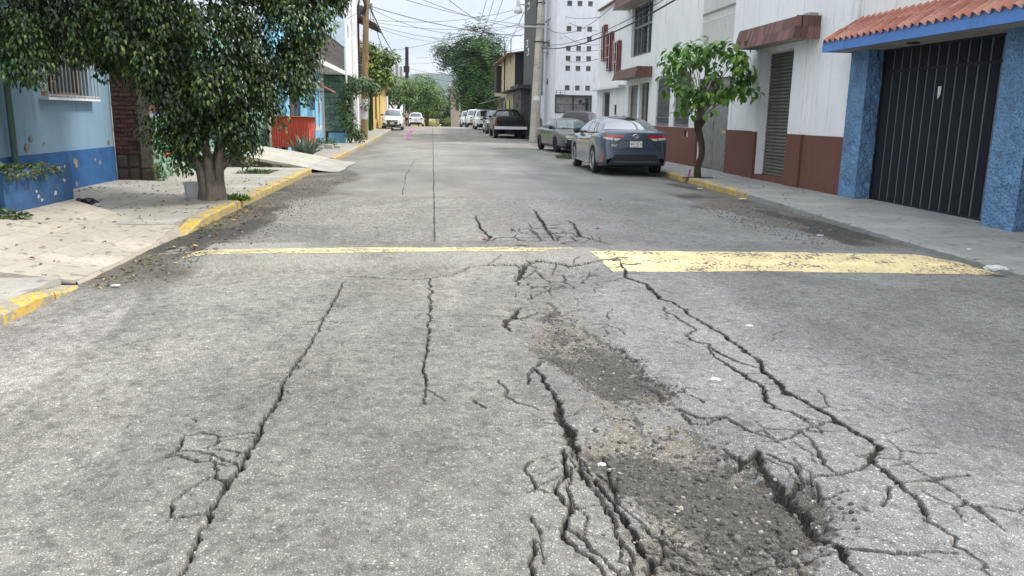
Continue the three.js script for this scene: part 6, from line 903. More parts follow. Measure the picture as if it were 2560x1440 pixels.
// ---------------------------------------------------------------- vehicles
const interp = (pts, z) => { if (z >= pts[0][0]) return pts[0][1]; for (let i = 0; i + 1 < pts.length; i++) if (z >= pts[i + 1][0]) { const t = (pts[i][0] - z) / (pts[i][0] - pts[i + 1][0] || 1); return lerp(pts[i][1], pts[i + 1][1], t); } return pts[pts.length - 1][1]; };
const glassM = new THREE.MeshPhysicalMaterial({ color: lin(0.022, 0.027, 0.03), roughness: 0.02, ior: 2.1, specularIntensity: 1, side: THREE.DoubleSide }), glassPale = new THREE.MeshPhysicalMaterial({ color: lin(0.16, 0.20, 0.21), roughness: 0.05, ior: 1.6, side: THREE.DoubleSide });
const tinted = new THREE.MeshPhysicalMaterial({ color: lin(0.30, 0.32, 0.34), roughness: 0.03, metalness: 1, side: THREE.DoubleSide });
const tyreM = mat(0.018, 0.018, 0.019, 0.85), rimM = mat(0.55, 0.56, 0.57, 0.3, { metalness: 0.85 }), chromeM = mat(0.75, 0.75, 0.76, 0.15, { metalness: 1 }), trimM = mat(0.009, 0.010, 0.012, 0.6), redLamp = new THREE.MeshPhysicalMaterial({ color: lin(0.36, 0.012, 0.016), roughness: 0.12, side: THREE.DoubleSide, clearcoat: 1 }), clearLamp = new THREE.MeshPhysicalMaterial({ color: lin(0.55, 0.54, 0.53), roughness: 0.12, side: THREE.DoubleSide, clearcoat: 1 }), amberLamp = mat(0.5, 0.14, 0.02, 0.2);
const paint = (r, g, b, o = {}) => new THREE.MeshPhysicalMaterial({ color: lin(r, g, b), roughness: 0.34, metalness: 0.25, clearcoat: 1, clearcoatRoughness: 0.05, side: THREE.DoubleSide, ...o });
const tyreG = new Map();
function wheelParts(R, w, style) {
  const k = R + style; if (tyreG.has(k)) return tyreG.get(k);
  const ri = R * 0.68, pr = [[ri, -w / 2], [R * 0.9, -w / 2], [R * 0.985, -w / 2 + 0.025], [R, 0], [R * 0.985, w / 2 - 0.025], [R * 0.9, w / 2], [ri, w / 2]].map(([a, b]) => new THREE.Vector2(a, b));
  const tyre = raw([new THREE.LatheGeometry(pr, 32).rotateZ(Math.PI / 2)]), rim = [new THREE.CylinderGeometry(ri, ri, w * 0.8, 28, 1, true).rotateZ(Math.PI / 2), new THREE.TorusGeometry(ri * 0.97, 0.012, 6, 28).rotateY(Math.PI / 2).translate(w / 2 - 0.005, 0, 0), new THREE.CylinderGeometry(0.055, 0.055, 0.03, 14).rotateZ(Math.PI / 2).translate(w / 2 - 0.03, 0, 0)], n = style === 'alloy' ? 10 : 5, wide = style === 'alloy' ? 0.036 : 0.075;
  for (let i = 0; i < n; i++) rim.push(new THREE.BoxGeometry(0.025, ri * 0.95, wide).translate(0, ri * 0.5, 0).rotateX((style === 'alloy' ? (i >> 1) * Math.PI * 0.4 + (i % 2 ? 0.2 : -0.2) : i * Math.PI * 0.4)).translate(w / 2 - 0.035, 0, 0));
  const back = raw([new THREE.CylinderGeometry(ri, ri, 0.02, 24).rotateZ(Math.PI / 2).translate(w / 2 - 0.09, 0, 0)]);
  const out = [tyre, raw(rim), back]; tyreG.set(k, out); return out;
}
function car(name, label, s, at, turn) {
  const t = thing(name, label, s.kind ?? 'car', at, turn), L2 = s.L / 2, W2 = s.W / 2, ax = [s.ar, s.af], Ra = s.R * 1.13;
  if (s.pitch) t.rotation.set(s.pitch, turn, 0, 'YXZ');
  const hw = (z) => { const k = clamp((Math.abs(z) / L2 - 0.62) / 0.38); return W2 * (1 - 0.13 * Math.pow(k, 2.4) - 0.06 * Math.pow(k, 14)); };
  const bot = (z) => { let b = s.gc + 0.05 * Math.pow(clamp((Math.abs(z) / L2 - 0.8) / 0.2), 2); for (const a of ax) { const d = z - a; if (Math.abs(d) < Ra) b = Math.max(b, s.R + Math.sqrt(Ra * Ra - d * d) - 0.01); } return b; };
  const top = (z) => Math.max(interp(s.top, z), bot(z) + 0.02), zs = []; for (let i = 0; i <= 150; i++) zs.push(L2 * Math.cos(Math.PI * i / 150 * 0 + 0) - 0 + (-s.L) * (0.5 - 0.5 * Math.cos(Math.PI * i / 150)) * 0.35 - s.L * (i / 150) * 0.65);
  const prof = (z) => { const T = top(z), B = bot(z), h = hw(z), H = T - B, c = s.crown ?? 0.035; return [[0, T + c], [0.3 * h, T + c * 0.92], [0.62 * h, T + c * 0.6], [0.86 * h, T], [0.945 * h, T - 0.045 * Math.min(1, H * 2)], [0.985 * h, lerp(B, T, 0.78)], [h, lerp(B, T, 0.62)], [0.992 * h, lerp(B, T, 0.42)], [0.985 * h, lerp(B, T, 0.16)], [0.955 * h, B], [0.0, B + 0.02]]; };
  { const pos = [], idx = [], n = 21; for (const z of zs) { const p = prof(z); for (let i = 10; i >= 0; i--) pos.push(-p[i][0], p[i][1], z); for (let i = 1; i <= 10; i++) pos.push(p[i][0], p[i][1], z); } for (let i = 0; i + 1 < zs.length; i++) for (let j = 0; j < n - 1; j++) { const a = i * n + j; idx.push(a, a + 1, a + n, a + 1, a + n + 1, a + n); } const g = new THREE.BufferGeometry(); g.setAttribute('position', new THREE.Float32BufferAttribute(pos, 3)); g.setIndex(idx); g.computeVertexNormals(); g.userData.raw = true; put(t, 'body', g, s.paint); }
  // greenhouse
  const q = s.cab, path = new THREE.CatmullRomCurve3([V(0, q.yb, q.zr0), V(0, lerp(q.yb, q.yr, 0.55) + q.bulge, lerp(q.zr0, q.zr1, 0.5)), V(0, q.yr - 0.03, q.zr1), V(0, q.yr, lerp(q.zr1, q.zf1, 0.45)), V(0, q.yr - 0.025, q.zf1), V(0, lerp(q.yf, q.yr, 0.52) + q.bulge, lerp(q.zf0, q.zf1, 0.5)), V(0, q.yf, q.zf0)], false, 'centripetal');
  const P = (u, v) => { const p = path.getPoint(v), f = clamp((p.y - q.yb) / (q.yr - q.yb)), w = lerp(q.wB, q.wR, f), k = (v < 0.5 ? 1 - v * 2 : v * 2 - 1); return [u * w, p.y - 0.045 * u * u * f - 0.05 * Math.pow(Math.abs(u), 6) * f, p.z - Math.sign(0.5 - v) * 0.13 * u * u * Math.pow(k, 1.2)]; };
  const side = (sg) => sheet(40, 6, (a, f) => { const e = P(sg, a), b = [sg * q.wB, Math.min(lerp(q.yb, q.yf, a), e[1]), e[2]]; return [lerp(b[0], e[0], f) + sg * 0.03 * Math.sin(f * Math.PI) * clamp((e[1] - b[1]) * 3), lerp(b[1], e[1], f), e[2]]; });
  const roofPaint = s.roofPaint ?? s.paint; put(t, 'roof', raw([sheet(16, 40, (u, v) => P(u * 2 - 1, v)), side(-1), side(1)]), roofPaint);
  const patch = (u0, u1, v0, v1, lift, taper) => sheet(12, 8, (u, v) => { const vv = lerp(v0, v1, v), k = 1 - taper * v, p = P(lerp(u0, u1, u) * k, vv), d = v0 < 0.5 ? 1 : -1; return [p[0], p[1] + lift * 0.6, p[2] + d * lift]; });
  put(t, 'rear_window', raw([patch(-0.9, 0.9, 0.035, q.vr ?? 0.27, 0.012, 0.03)]), s.rearGlass ?? glassM); put(t, 'windscreen', raw([patch(-0.92, 0.92, 0.975, q.vf ?? 0.745, 0.012, 0.03)]), s.frontGlass ?? glassM);
  const sidePt = (sg, z, f) => { let lo = 0, hi = 1; for (let i = 0; i < 24; i++) { const m = (lo + hi) / 2; P(sg, m)[2] > z ? (lo = m) : (hi = m); } const e = P(sg, lo), b = [sg * q.wB, Math.min(lerp(q.yb, q.yf, lo), e[1])]; return [lerp(b[0], e[0], f) + sg * (0.03 * Math.sin(f * Math.PI) * clamp((e[1] - b[1]) * 3) + 0.008), lerp(b[1], e[1], f), z]; };
  for (const sg of [-1, 1]) for (const w of s.windows) put(t, 'side_window', raw([sheet(8, 6, (u, v) => { const z = lerp(lerp(w[0], w[1], u), lerp(w[3], w[2], u), v); return sidePt(sg, z, lerp(0.07, 0.90, v)); })]), s.sideGlass ?? glassM);
  // lamps, plates and trim laid on the ends: [x0, x1, y0, y1] or four corners, on the nearest end surface
  const endZ = (x, y, sg) => { let lo = 0, hi = L2; for (let i = 0; i < 26; i++) { const m = (lo + hi) / 2, z = m * sg, p = prof(z), h = hw(z) * 0.985; (Math.abs(x) < h && y < interpY(p, Math.abs(x))) ? (lo = m) : (hi = m); } return lo * sg; };
  const interpY = (p, x) => { for (let i = 0; i < 9; i++) if (x <= p[i + 1][0]) { const k = (x - p[i][0]) / (p[i + 1][0] - p[i][0] || 1); if (i > 4) return p[4][1]; return lerp(p[i][1], p[i + 1][1], k); } return 0; };
  const on = (sg, c, lift = 0.012) => { if (c.length === 4 && typeof c[0] === 'number') c = [[c[0], c[2]], [c[1], c[2]], [c[1], c[3]], [c[0], c[3]]]; const pt = (u, v, l) => { const x = lerp(lerp(c[0][0], c[1][0], u), lerp(c[3][0], c[2][0], u), v), y = lerp(lerp(c[0][1], c[1][1], u), lerp(c[3][1], c[2][1], u), v); return [x, y, endZ(x, y, sg) + sg * l]; }; const sk = (f) => sheet(8, 1, (u, v) => { const [a, b] = f(u); return pt(a, b, v ? -0.03 : lift); }); return [sheet(8, 5, (u, v) => pt(u, v, lift)), sk((u) => [u, 0]), sk((u) => [u, 1]), sk((u) => [0, u]), sk((u) => [1, u])]; };
  for (const [part, sg, cs, m, lift, lab] of s.marks ?? []) for (const c of cs) put(t, part, raw(on(sg, c, lift ?? 0.012)), m, lab);
  if (s.plate) { const [sg, x, y, tex] = s.plate, z = endZ(x, y, sg) + sg * 0.03, p = put(t, 'number_plate', [box(x - 0.165, x + 0.165, y - 0.085, y + 0.085, z - 0.012, z)], trimM); const g = new THREE.PlaneGeometry(0.31, 0.15); if (sg < 0) g.rotateY(Math.PI); g.translate(x, y, z + sg * 0.004 - (sg < 0 ? 0.012 : 0)); g.userData.raw = true; put(p, 'plate_face', g, tex); }
  // wheels, mirrors, dark floor
  const [tg, rg, bg] = wheelParts(s.R, s.tw ?? 0.2, s.rim ?? 'alloy');
  for (const a of ax) for (const sg of [-1, 1]) { const w = new THREE.Group(); w.name = 'wheel'; w.position.set(sg * (W2 - (s.tw ?? 0.2) / 2 - 0.012), s.R, a); if (sg < 0) w.rotation.y = Math.PI; t.add(w); put(w, 'tyre', tg, tyreM); put(w, 'rim', rg, s.rimM ?? rimM); put(w, 'brake_disc', bg, M.dark); }
  put(t, 'floor', [box(-W2 * 0.72, W2 * 0.72, s.gc - 0.03, s.gc + 0.12, -L2 * 0.8, L2 * 0.8)], M.blackMatte);
  for (const sg of [-1, 1]) { const p = sidePt(sg, q.zf0 + 0.42, 0.12), g = new THREE.SphereGeometry(1, 14, 10); g.scale(0.095, 0.075, 0.06).translate(p[0] + sg * 0.13, p[1] + 0.03, p[2]); put(t, 'mirror', [g, cyl(V(p[0], p[1], p[2]), V(p[0] + sg * 0.08, p[1] + 0.02, p[2]), 0.02)], s.mirror ?? trimM); }
  const sx = (z) => hw(z); for (const sg of [-1, 1]) for (const z of s.handles ?? []) put(t, 'door_handle', [box(sg * sx(z) - 0.012, sg * sx(z) + 0.02, top(z) - 0.17, top(z) - 0.14, z - 0.09, z + 0.09)], s.handleM ?? s.paint);
  for (const sg of [-1, 1]) for (const z of s.seams ?? []) put(t, 'door_seam', raw([sheet(1, 10, (u, v) => { const T = top(z), y = lerp(bot(z) + 0.06, T - 0.05, v), h = hw(z), k = (y - bot(z)) / (T - bot(z)), xx = (k > 0.62 ? lerp(1, 0.955, (k - 0.62) / 0.38) : lerp(0.985, 1, k / 0.62)) * h; return [sg * (xx + 0.002), y, z + (u - 0.5) * 0.012]; })]), trimM);
  if (s.sill) for (const sg of [-1, 1]) put(t, 'sill', [box(sg * (W2 * 0.975), sg * (W2 * 1.0), s.gc + 0.02, s.gc + 0.07, s.af + Ra, s.ar - Ra)], s.sill);
  return { t, endZ, top, hw, bot };
}
const plateTex = (text) => new THREE.MeshStandardMaterial({ roughness: 0.5, map: canvasTex(256, 128, (c, w, h) => { c.fillStyle = '#e9e9e4'; c.fillRect(0, 0, w, h); c.fillStyle = '#23252b'; c.font = 'bold 62px sans-serif'; c.textAlign = 'center'; c.fillText(text, w / 2, 88); c.font = '15px sans-serif'; c.fillStyle = '#555a66'; c.fillRect(30, 10, 196, 12); c.fillRect(60, 108, 136, 10); }) });
const blankPlate = new THREE.MeshStandardMaterial({ color: lin(0.7, 0.7, 0.68), roughness: 0.5 });
// blue-grey saloon
{
  const s = { L: 4.62, W: 1.79, R: 0.325, tw: 0.215, gc: 0.21, ar: 1.31, af: -1.39, paint: paint(0.052, 0.075, 0.112, { metalness: 0.45, roughness: 0.28 }), crown: 0.03,
    top: [[2.31, 0.42], [2.29, 0.60], [2.262, 0.80], [2.235, 0.93], [2.20, 1.02], [2.12, 1.075], [2.0, 1.08], [1.6, 1.035], [0.6, 1.0], [-0.8, 0.97], [-1.35, 0.965], [-1.9, 0.86], [-2.15, 0.74], [-2.27, 0.58], [-2.31, 0.4]],
    cab: { zr0: 1.82, zr1: 0.80, zf1: -0.42, zf0: -1.38, yb: 1.045, yf: 0.97, yr: 1.435, wB: 0.765, wR: 0.575, bulge: 0.045, vr: 0.285 }, windows: [[-0.02, -0.92, -0.48, -0.02], [0.80, 0.06, 0.06, 0.66], [1.18, 0.88, 0.74, 0.86]], handles: [0.55, -0.42], seams: [0.02, 0.92, -0.98], sill: rimM, frontGlass: glassM, rearGlass: tinted, sideGlass: tinted,
    plate: [1, 0, 0.765, plateTex('TMY-72-38')],
    marks: [['tail_lamp', 1, [[[-0.87, 1.0], [-0.28, 0.965], [-0.36, 0.885], [-0.84, 0.925]], [[0.28, 0.965], [0.87, 1.0], [0.84, 0.925], [0.36, 0.885]]], redLamp], ['tail_lamp', 1, [[[-0.80, 0.925], [-0.57, 0.915], [-0.57, 0.855], [-0.74, 0.875]], [[0.57, 0.915], [0.80, 0.925], [0.74, 0.875], [0.57, 0.855]]], clearLamp, 0.014, 'clear lower tail lamp'], ['tail_lamp', 1, [[[-0.54, 0.905], [-0.37, 0.895], [-0.46, 0.845], [-0.54, 0.85]], [[0.37, 0.895], [0.54, 0.905], [0.54, 0.85], [0.46, 0.845]]], clearLamp, 0.014, 'clear lower tail lamp'],
      ['bumper_insert', 1, [[[-0.70, 0.27], [0.70, 0.27], [0.50, 0.515], [-0.50, 0.515]]], trimM, 0.010], ['bumper_strip', 1, [[[-0.56, 0.325], [0.56, 0.325], [0.53, 0.35], [-0.53, 0.35]]], paint(0.07, 0.10, 0.145), 0.018], ['reflector', 1, [[[-0.83, 0.33], [-0.80, 0.33], [-0.775, 0.54], [-0.80, 0.54]], [[0.80, 0.33], [0.83, 0.33], [0.80, 0.54], [0.775, 0.54]]], redLamp, 0.016], ['boot_recess_edge', 1, [[[-0.42, 0.855], [0.42, 0.855], [0.40, 0.84], [-0.40, 0.84]], [[-0.42, 0.85], [-0.40, 0.845], [-0.545, 0.665], [-0.565, 0.665]], [[0.40, 0.845], [0.42, 0.85], [0.565, 0.665], [0.545, 0.665]]], trimM, 0.008], ['boot_seam', 1, [[-0.62, 0.62, 0.628, 0.636], [[-0.64, 0.85], [-0.63, 0.85], [-0.615, 0.63], [-0.625, 0.63]], [[0.63, 0.85], [0.64, 0.85], [0.625, 0.63], [0.615, 0.63]]], trimM, 0.006], ['model_lettering', 1, [[-0.62, -0.52, 0.745, 0.757], [-0.5, -0.46, 0.747, 0.757], [-0.60, -0.48, 0.71, 0.725]], rimM, 0.012]] };
  const c = car('blue_grey_sedan', 'blue-grey saloon car parked at the right kerb, seen from behind', s, [4.98, 0.045, -21.75], 0);
  const z = c.endZ(0, 0.955, 1) + 0.012; const e = put(c.t, 'badge', [new THREE.TorusGeometry(0.058, 0.0065, 8, 28).scale(1.25, 0.85, 1).translate(0, 0.955, z), new THREE.TorusGeometry(0.03, 0.0055, 8, 22).scale(1.5, 0.7, 1).translate(0, 0.978, z + 0.002), new THREE.TorusGeometry(0.04, 0.0055, 8, 22).scale(0.55, 1.1, 1).translate(0, 0.957, z + 0.003)], chromeM); e.userData.label = 'chrome badge of three overlapping ovals';
  put(c.t, 'antenna_fin', [prism([[0.75, 1.43], [0.95, 1.42], [0.93, 1.46]], 'x', -0.015, 0.015)], s.paint);
}
// old dark grey saloon facing the camera
{
  const s = { L: 4.35, W: 1.70, R: 0.295, tw: 0.19, gc: 0.20, ar: 1.30, af: -1.17, paint: paint(0.075, 0.075, 0.078, { roughness: 0.4, metalness: 0.05, clearcoat: 0.6 }), rim: 'steel', rimM: M.dark, crown: 0.02,
    top: [[2.17, 0.42], [2.15, 0.75], [2.10, 0.90], [1.9, 0.95], [0.8, 0.93], [-0.9, 0.90], [-1.05, 0.90], [-1.9, 0.78], [-2.06, 0.72], [-2.12, 0.62], [-2.17, 0.42]], cab: { zr0: 1.55, zr1: 0.75, zf1: -0.30, zf0: -1.02, yb: 0.93, yf: 0.895, yr: 1.345, wB: 0.73, wR: 0.56, bulge: 0.03, vf: 0.735 }, windows: [[-0.06, -0.75, -0.36, -0.06], [0.75, 0.02, 0.02, 0.62]], handles: [0.55, -0.15], seams: [-0.02, 0.85, -0.8], frontGlass: glassPale, sideGlass: glassPale,
    marks: [['headlamp', -1, [[-0.66, -0.36, 0.585, 0.675], [0.36, 0.66, 0.585, 0.675]], clearLamp], ['grille', -1, [[-0.34, 0.34, 0.575, 0.675]], trimM], ['grille_bar', -1, [[-0.34, 0.34, 0.58, 0.59], [-0.34, 0.34, 0.605, 0.614], [-0.34, 0.34, 0.63, 0.639], [-0.34, 0.34, 0.662, 0.672]], chromeM, 0.018], ['corner_lamp', -1, [[-0.80, -0.67, 0.585, 0.67], [0.67, 0.80, 0.585, 0.67]], mat(0.2, 0.12, 0.06, 0.3)], ['bumper', -1, [[-0.82, 0.82, 0.27, 0.53]], trimM, 0.03], ['bumper_line', -1, [[-0.82, 0.82, 0.535, 0.55]], chromeM, 0.03], ['marker_lamp', -1, [[-0.33, -0.09, 0.40, 0.44], [0.09, 0.33, 0.40, 0.44]], amberLamp, 0.04], ['wiper', -1, [], trimM]] };
  const c = car('old_grey_sedan', 'old boxy dark grey saloon facing the camera, parked beyond the blue-grey saloon', s, [5.62, 0.04, -33.65], Math.PI + 0.13);
  put(c.t, 'wiper', [cyl(V(-0.5, 0.93, -1.0), V(-0.08, 0.955, -0.98), 0.01), cyl(V(0.05, 0.93, -1.0), V(0.5, 0.955, -0.98), 0.01)], trimM); put(c.t, 'aerial', [cyl(V(0.7, 0.9, -0.9), V(0.78, 1.75, -0.85), 0.005)], trimM); put(c.t, 'inspection_sticker', [box(0.45, 0.56, 0.98, 1.02, -0.93, -0.925)], M.white);
}
{ // dark hatchback by the tower
  const s = { L: 4.1, W: 1.75, R: 0.31, gc: 0.2, ar: 1.25, af: -1.25, paint: paint(0.010, 0.014, 0.026, { clearcoat: 0.5, metalness: 0 }), rearGlass: M.dark, top: [[2.05, 0.45], [2.03, 0.8], [1.98, 1.02], [1.7, 1.06], [0, 1.0], [-1.2, 0.96], [-1.85, 0.78], [-2.0, 0.62], [-2.05, 0.45]], cab: { zr0: 1.95, zr1: 1.25, zf1: -0.35, zf0: -1.25, yb: 1.05, yf: 0.96, yr: 1.62, wB: 0.76, wR: 0.62, bulge: 0.03 }, windows: [[0, -0.85, -0.4, 0], [0.85, 0.06, 0.06, 0.8], [1.5, 0.95, 0.9, 1.2]], marks: [['tail_lamp', 1, [[-0.84, -0.55, 0.86, 1.0], [0.55, 0.84, 0.86, 1.0]], redLamp, 0.02]] };
  car('dark_hatchback', 'dark blue hatchback with a red tail lamp half hidden behind the two saloons', s, [7.25, 0.1, -39.2], -0.35);
}
{ // black pickup
  const s = { kind: 'pickup truck', L: 5.3, W: 1.92, R: 0.39, tw: 0.26, gc: 0.5, ar: 1.55, af: -1.75, paint: paint(0.004, 0.0045, 0.006, { clearcoat: 0, metalness: 0, roughness: 0.22, specularIntensity: 0.45 }), crown: 0.01, top: [[2.65, 0.70], [2.64, 1.0], [2.62, 1.28], [2.55, 1.335], [0.4, 1.33], [0.3, 1.30], [-1.1, 1.26], [-1.4, 1.22], [-2.4, 1.12], [-2.6, 0.95], [-2.65, 0.7]], cab: { zr0: 0.5, zr1: 0.28, zf1: -0.55, zf0: -1.3, yb: 1.31, yf: 1.24, yr: 1.80, wB: 0.84, wR: 0.66, bulge: 0.02, vr: 0.2 }, windows: [[-0.1, -0.95, -0.6, -0.1], [0.32, -0.04, -0.04, 0.3]], handles: [0.0], seams: [0.35, -0.9], rim: 'steel', plate: [1, 0, 0.68, blankPlate],
    marks: [['tail_lamp', 1, [[-0.94, -0.82, 0.84, 1.26], [0.82, 0.94, 0.84, 1.26]], redLamp, 0.02], ['tailgate_line', 1, [[-0.78, 0.78, 1.14, 1.155], [-0.78, 0.78, 0.83, 0.84]], mat(0.05, 0.05, 0.055, 0.3), 0.012]] };
  const c = car('black_pickup', 'black pickup truck with a chrome rear bumper parked behind the concrete pole', s, [4.62, 0.06, -50.3], 0); put(c.t, 'chrome_bumper', [box(-0.96, 0.96, 0.60, 0.76, 2.62, 2.74)], mat(0.72, 0.72, 0.73, 0.28, { metalness: 0.4 })); put(c.t, 'mud_flap', [box(-0.95, -0.68, 0.25, 0.5, 2.02, 2.04)], trimM); put(c.t, 'mud_flap', [box(0.68, 0.95, 0.25, 0.5, 2.02, 2.04)], trimM); put(c.t, 'axle', [cyl(V(-0.7, 0.39, 1.55), V(0.7, 0.39, 1.55), 0.07), box(-0.3, 0.3, 0.3, 0.6, 1.6, 2.3)], trimM);
}
const suv = (p, o = {}) => ({ kind: 'car', L: 4.3, W: 1.8, R: 0.345, tw: 0.22, gc: 0.25, ar: 1.3, af: -1.35, paint: p, top: [[2.15, 0.5], [2.13, 0.85], [2.08, 1.08], [1.8, 1.12], [0, 1.06], [-1.1, 1.05], [-1.25, 1.05], [-1.9, 0.96], [-2.06, 0.85], [-2.12, 0.65], [-2.15, 0.45]], cab: { zr0: 2.02, zr1: 1.5, zf1: -0.3, zf0: -1.15, yb: 1.10, yf: 1.05, yr: 1.66, wB: 0.78, wR: 0.64, bulge: 0.03 }, windows: [[0, -0.8, -0.38, 0], [0.85, 0.06, 0.06, 0.8], [1.6, 0.95, 0.9, 1.4]], handles: [0.6, -0.3], seams: [0.03, 0.9, -0.85],
  marks: [['headlamp', -1, [[-0.82, -0.48, 0.80, 0.93], [0.48, 0.82, 0.80, 0.93]], clearLamp], ['grille', -1, [[-0.44, 0.44, 0.80, 0.92]], trimM], ['grille_bar', -1, [[-0.44, 0.44, 0.845, 0.865], [-0.44, 0.44, 0.80, 0.812]], chromeM, 0.02], ['lower_grille', -1, [[-0.5, 0.5, 0.38, 0.52]], trimM], ['fog_lamp', -1, [[-0.74, -0.62, 0.45, 0.54], [0.62, 0.74, 0.45, 0.54]], mat(0.1, 0.1, 0.1, 0.2)]], ...o });
{ const c = car('dark_suv', 'dark green-black utility car facing the camera, just past the black pickup', suv(paint(0.022, 0.028, 0.028), { frontGlass: glassPale, marks: [['headlamp', -1, [[-0.82, -0.48, 0.80, 0.93], [0.48, 0.82, 0.80, 0.93]], clearLamp], ['grille', -1, [[-0.44, 0.44, 0.70, 0.92]], chromeM], ['lower_grille', -1, [[-0.5, 0.5, 0.38, 0.52]], trimM]] }), [4.55, 0.12, -57.6], Math.PI); for (const s of [-1, 1]) put(c.t, 'roof_rail', [cyl(V(s * 0.6, 1.7, -0.2), V(s * 0.6, 1.7, 1.4), 0.025)], chromeM); }
{ const c = car('white_suv', 'white utility car with roof rails facing the camera, third past the concrete pole', suv(paint(0.78, 0.79, 0.80, { metalness: 0 }), { mirror: mat(0.75, 0.75, 0.76, 0.4) }), [4.3, 0.26, -67.4], Math.PI); for (const s of [-1, 1]) put(c.t, 'roof_rail', [cyl(V(s * 0.6, 1.71, -0.3), V(s * 0.6, 1.71, 1.4), 0.03)], M.grey); put(c.t, 'skid_plate', [box(-0.6, 0.6, 0.28, 0.36, -2.13, -2.0)], trimM); }
car('silver_suv', 'silver utility car with a tall dark grille at the crest of the street', suv(paint(0.50, 0.53, 0.55), { R: 0.37, gc: 0.32, marks: [['headlamp', -1, [[-0.84, -0.58, 0.84, 0.96], [0.58, 0.84, 0.84, 0.96]], clearLamp], ['grille', -1, [[-0.55, 0.55, 0.55, 0.95]], trimM], ['grille_bar', -1, [[-0.55, 0.55, 0.82, 0.86], [-0.55, 0.55, 0.68, 0.72]], chromeM, 0.02], ['lower_grille', -1, [[-0.7, 0.7, 0.36, 0.46]], trimM]] }), [4.0, 0.32, -76.2], Math.PI);
car('silver_hatchback', 'silver car mostly hidden behind the tall-grilled silver utility car', suv(paint(0.42, 0.46, 0.5)), [3.75, 0.22, -84], Math.PI);
{ // white hatchback, half on the pavement
  const s = { L: 3.6, W: 1.6, R: 0.285, tw: 0.18, gc: 0.19, ar: 1.15, af: -1.2, paint: paint(0.76, 0.80, 0.78, { metalness: 0 }), top: [[1.8, 0.5], [1.78, 0.85], [1.72, 1.05], [1.4, 1.08], [0, 0.99], [-0.85, 0.97], [-1.0, 0.965], [-1.55, 0.80], [-1.72, 0.68], [-1.78, 0.5], [-1.8, 0.38]], cab: { zr0: 1.7, zr1: 1.35, zf1: -0.15, zf0: -0.95, yb: 1.06, yf: 0.965, yr: 1.525, wB: 0.69, wR: 0.54, bulge: 0.04 }, windows: [[0.1, -0.6, -0.22, 0.1], [0.85, 0.16, 0.16, 0.8]], handles: [0.6, 0], seams: [0.13, -0.65], frontGlass: glassPale, plate: [-1, 0, 0.47, blankPlate], rim: 'steel', mirror: mat(0.03, 0.03, 0.03, 0.5),
    marks: [['headlamp', -1, [[[-0.74, 0.70], [-0.50, 0.58], [-0.52, 0.80], [-0.72, 0.92]], [[0.50, 0.58], [0.74, 0.70], [0.72, 0.92], [0.52, 0.80]]], clearLamp], ['grille', -1, [[[-0.34, 0.42], [0.34, 0.42], [0.42, 0.58], [-0.42, 0.58]], [-0.42, 0.42, 0.655, 0.70]], trimM], ['grille_bar', -1, [[-0.42, 0.42, 0.605, 0.63]], chromeM, 0.018], ['fog_lamp', -1, [[-0.70, -0.52, 0.34, 0.46], [0.52, 0.70, 0.34, 0.46]], trimM], ['lower_grille', -1, [[-0.4, 0.4, 0.27, 0.32]], trimM]] };
  const c = car('white_hatchback', 'white hatchback facing the camera, parked half on the left pavement', s, [-2.95, 0.30, -62.5], Math.PI); c.t.rotation.z = 0.035; put(c.t, 'wiper', [cyl(V(-0.45, 1.02, -0.98), V(0, 1.08, -0.92), 0.012), cyl(V(0.05, 1.02, -0.98), V(0.45, 1.1, -0.9), 0.012)], trimM);
}
car('white_crossover', 'white sport utility car seen from behind at the left kerb near the crest', suv(paint(0.74, 0.75, 0.76, { metalness: 0 }), { L: 4.5, W: 1.9, plate: [1, 0, 0.78, blankPlate], marks: [['tail_lamp', 1, [[-0.86, -0.56, 0.88, 1.02], [0.56, 0.86, 0.88, 1.02]], redLamp, 0.02], ['bumper_insert', 1, [[-0.8, 0.8, 0.3, 0.46]], trimM, 0.015]] }), [-1.95, -0.02, -101], 0);
car('far_white_sedan', 'white saloon seen side-on beyond the crest of the street', { ...suv(paint(0.74, 0.75, 0.76, { metalness: 0 })), marks: [], top: [[2.15, 0.5], [2.1, 0.9], [1.8, 1.0], [0, 0.95], [-1.2, 0.95], [-2, 0.75], [-2.15, 0.45]], cab: { zr0: 1.6, zr1: 0.7, zf1: -0.4, zf0: -1.2, yb: 1.0, yf: 0.95, yr: 1.42, wB: 0.74, wR: 0.58, bulge: 0.03 }, windows: [[0, -0.8, -0.45, 0], [0.9, 0.06, 0.06, 0.6]] }, [1.3, -1.75, -190], -1.2);
car('far_white_hatchback', 'white car facing the camera beyond the crest, under the bright small tree', suv(paint(0.76, 0.77, 0.78, { metalness: 0 })), [4.0, -1.75, -186], Math.PI);

// ---------------------------------------------------------------- poles, cables, lamp
const cableM = mat(0.02, 0.02, 0.022, 0.6);
function hang(a, b, sag, r) { const pts = []; for (let i = 0; i <= 14; i++) { const t = i / 14; pts.push(V(lerp(a[0], b[0], t), lerp(a[1], b[1], t) - sag * 4 * t * (1 - t), lerp(a[2], b[2], t))); } return new THREE.TubeGeometry(new THREE.CatmullRomCurve3(pts), 28, r, 5); }
const CABLE = { A: 'cables between the wooden and the concrete pole', B: 'overhead cables ending at the concrete pole', C: 'overhead cables running down the street', D: 'slack cables across the middle of the sky', E: 'cables at the far dark pole', F: 'cables across the white tower', G: 'cables behind the concrete pole' };
function cable(k, label, a, b, sag, r) { solo('overhead_cable', label, 'cable', [hang(a, b, sag, r)], cableM, CABLE[k]); }
cable('A', 'first from the top of the thin cables between the wooden and the concrete pole', [-3.12, 6.03, -42.00], [4.64, 7.28, -47.00], 0.35, 0.011);
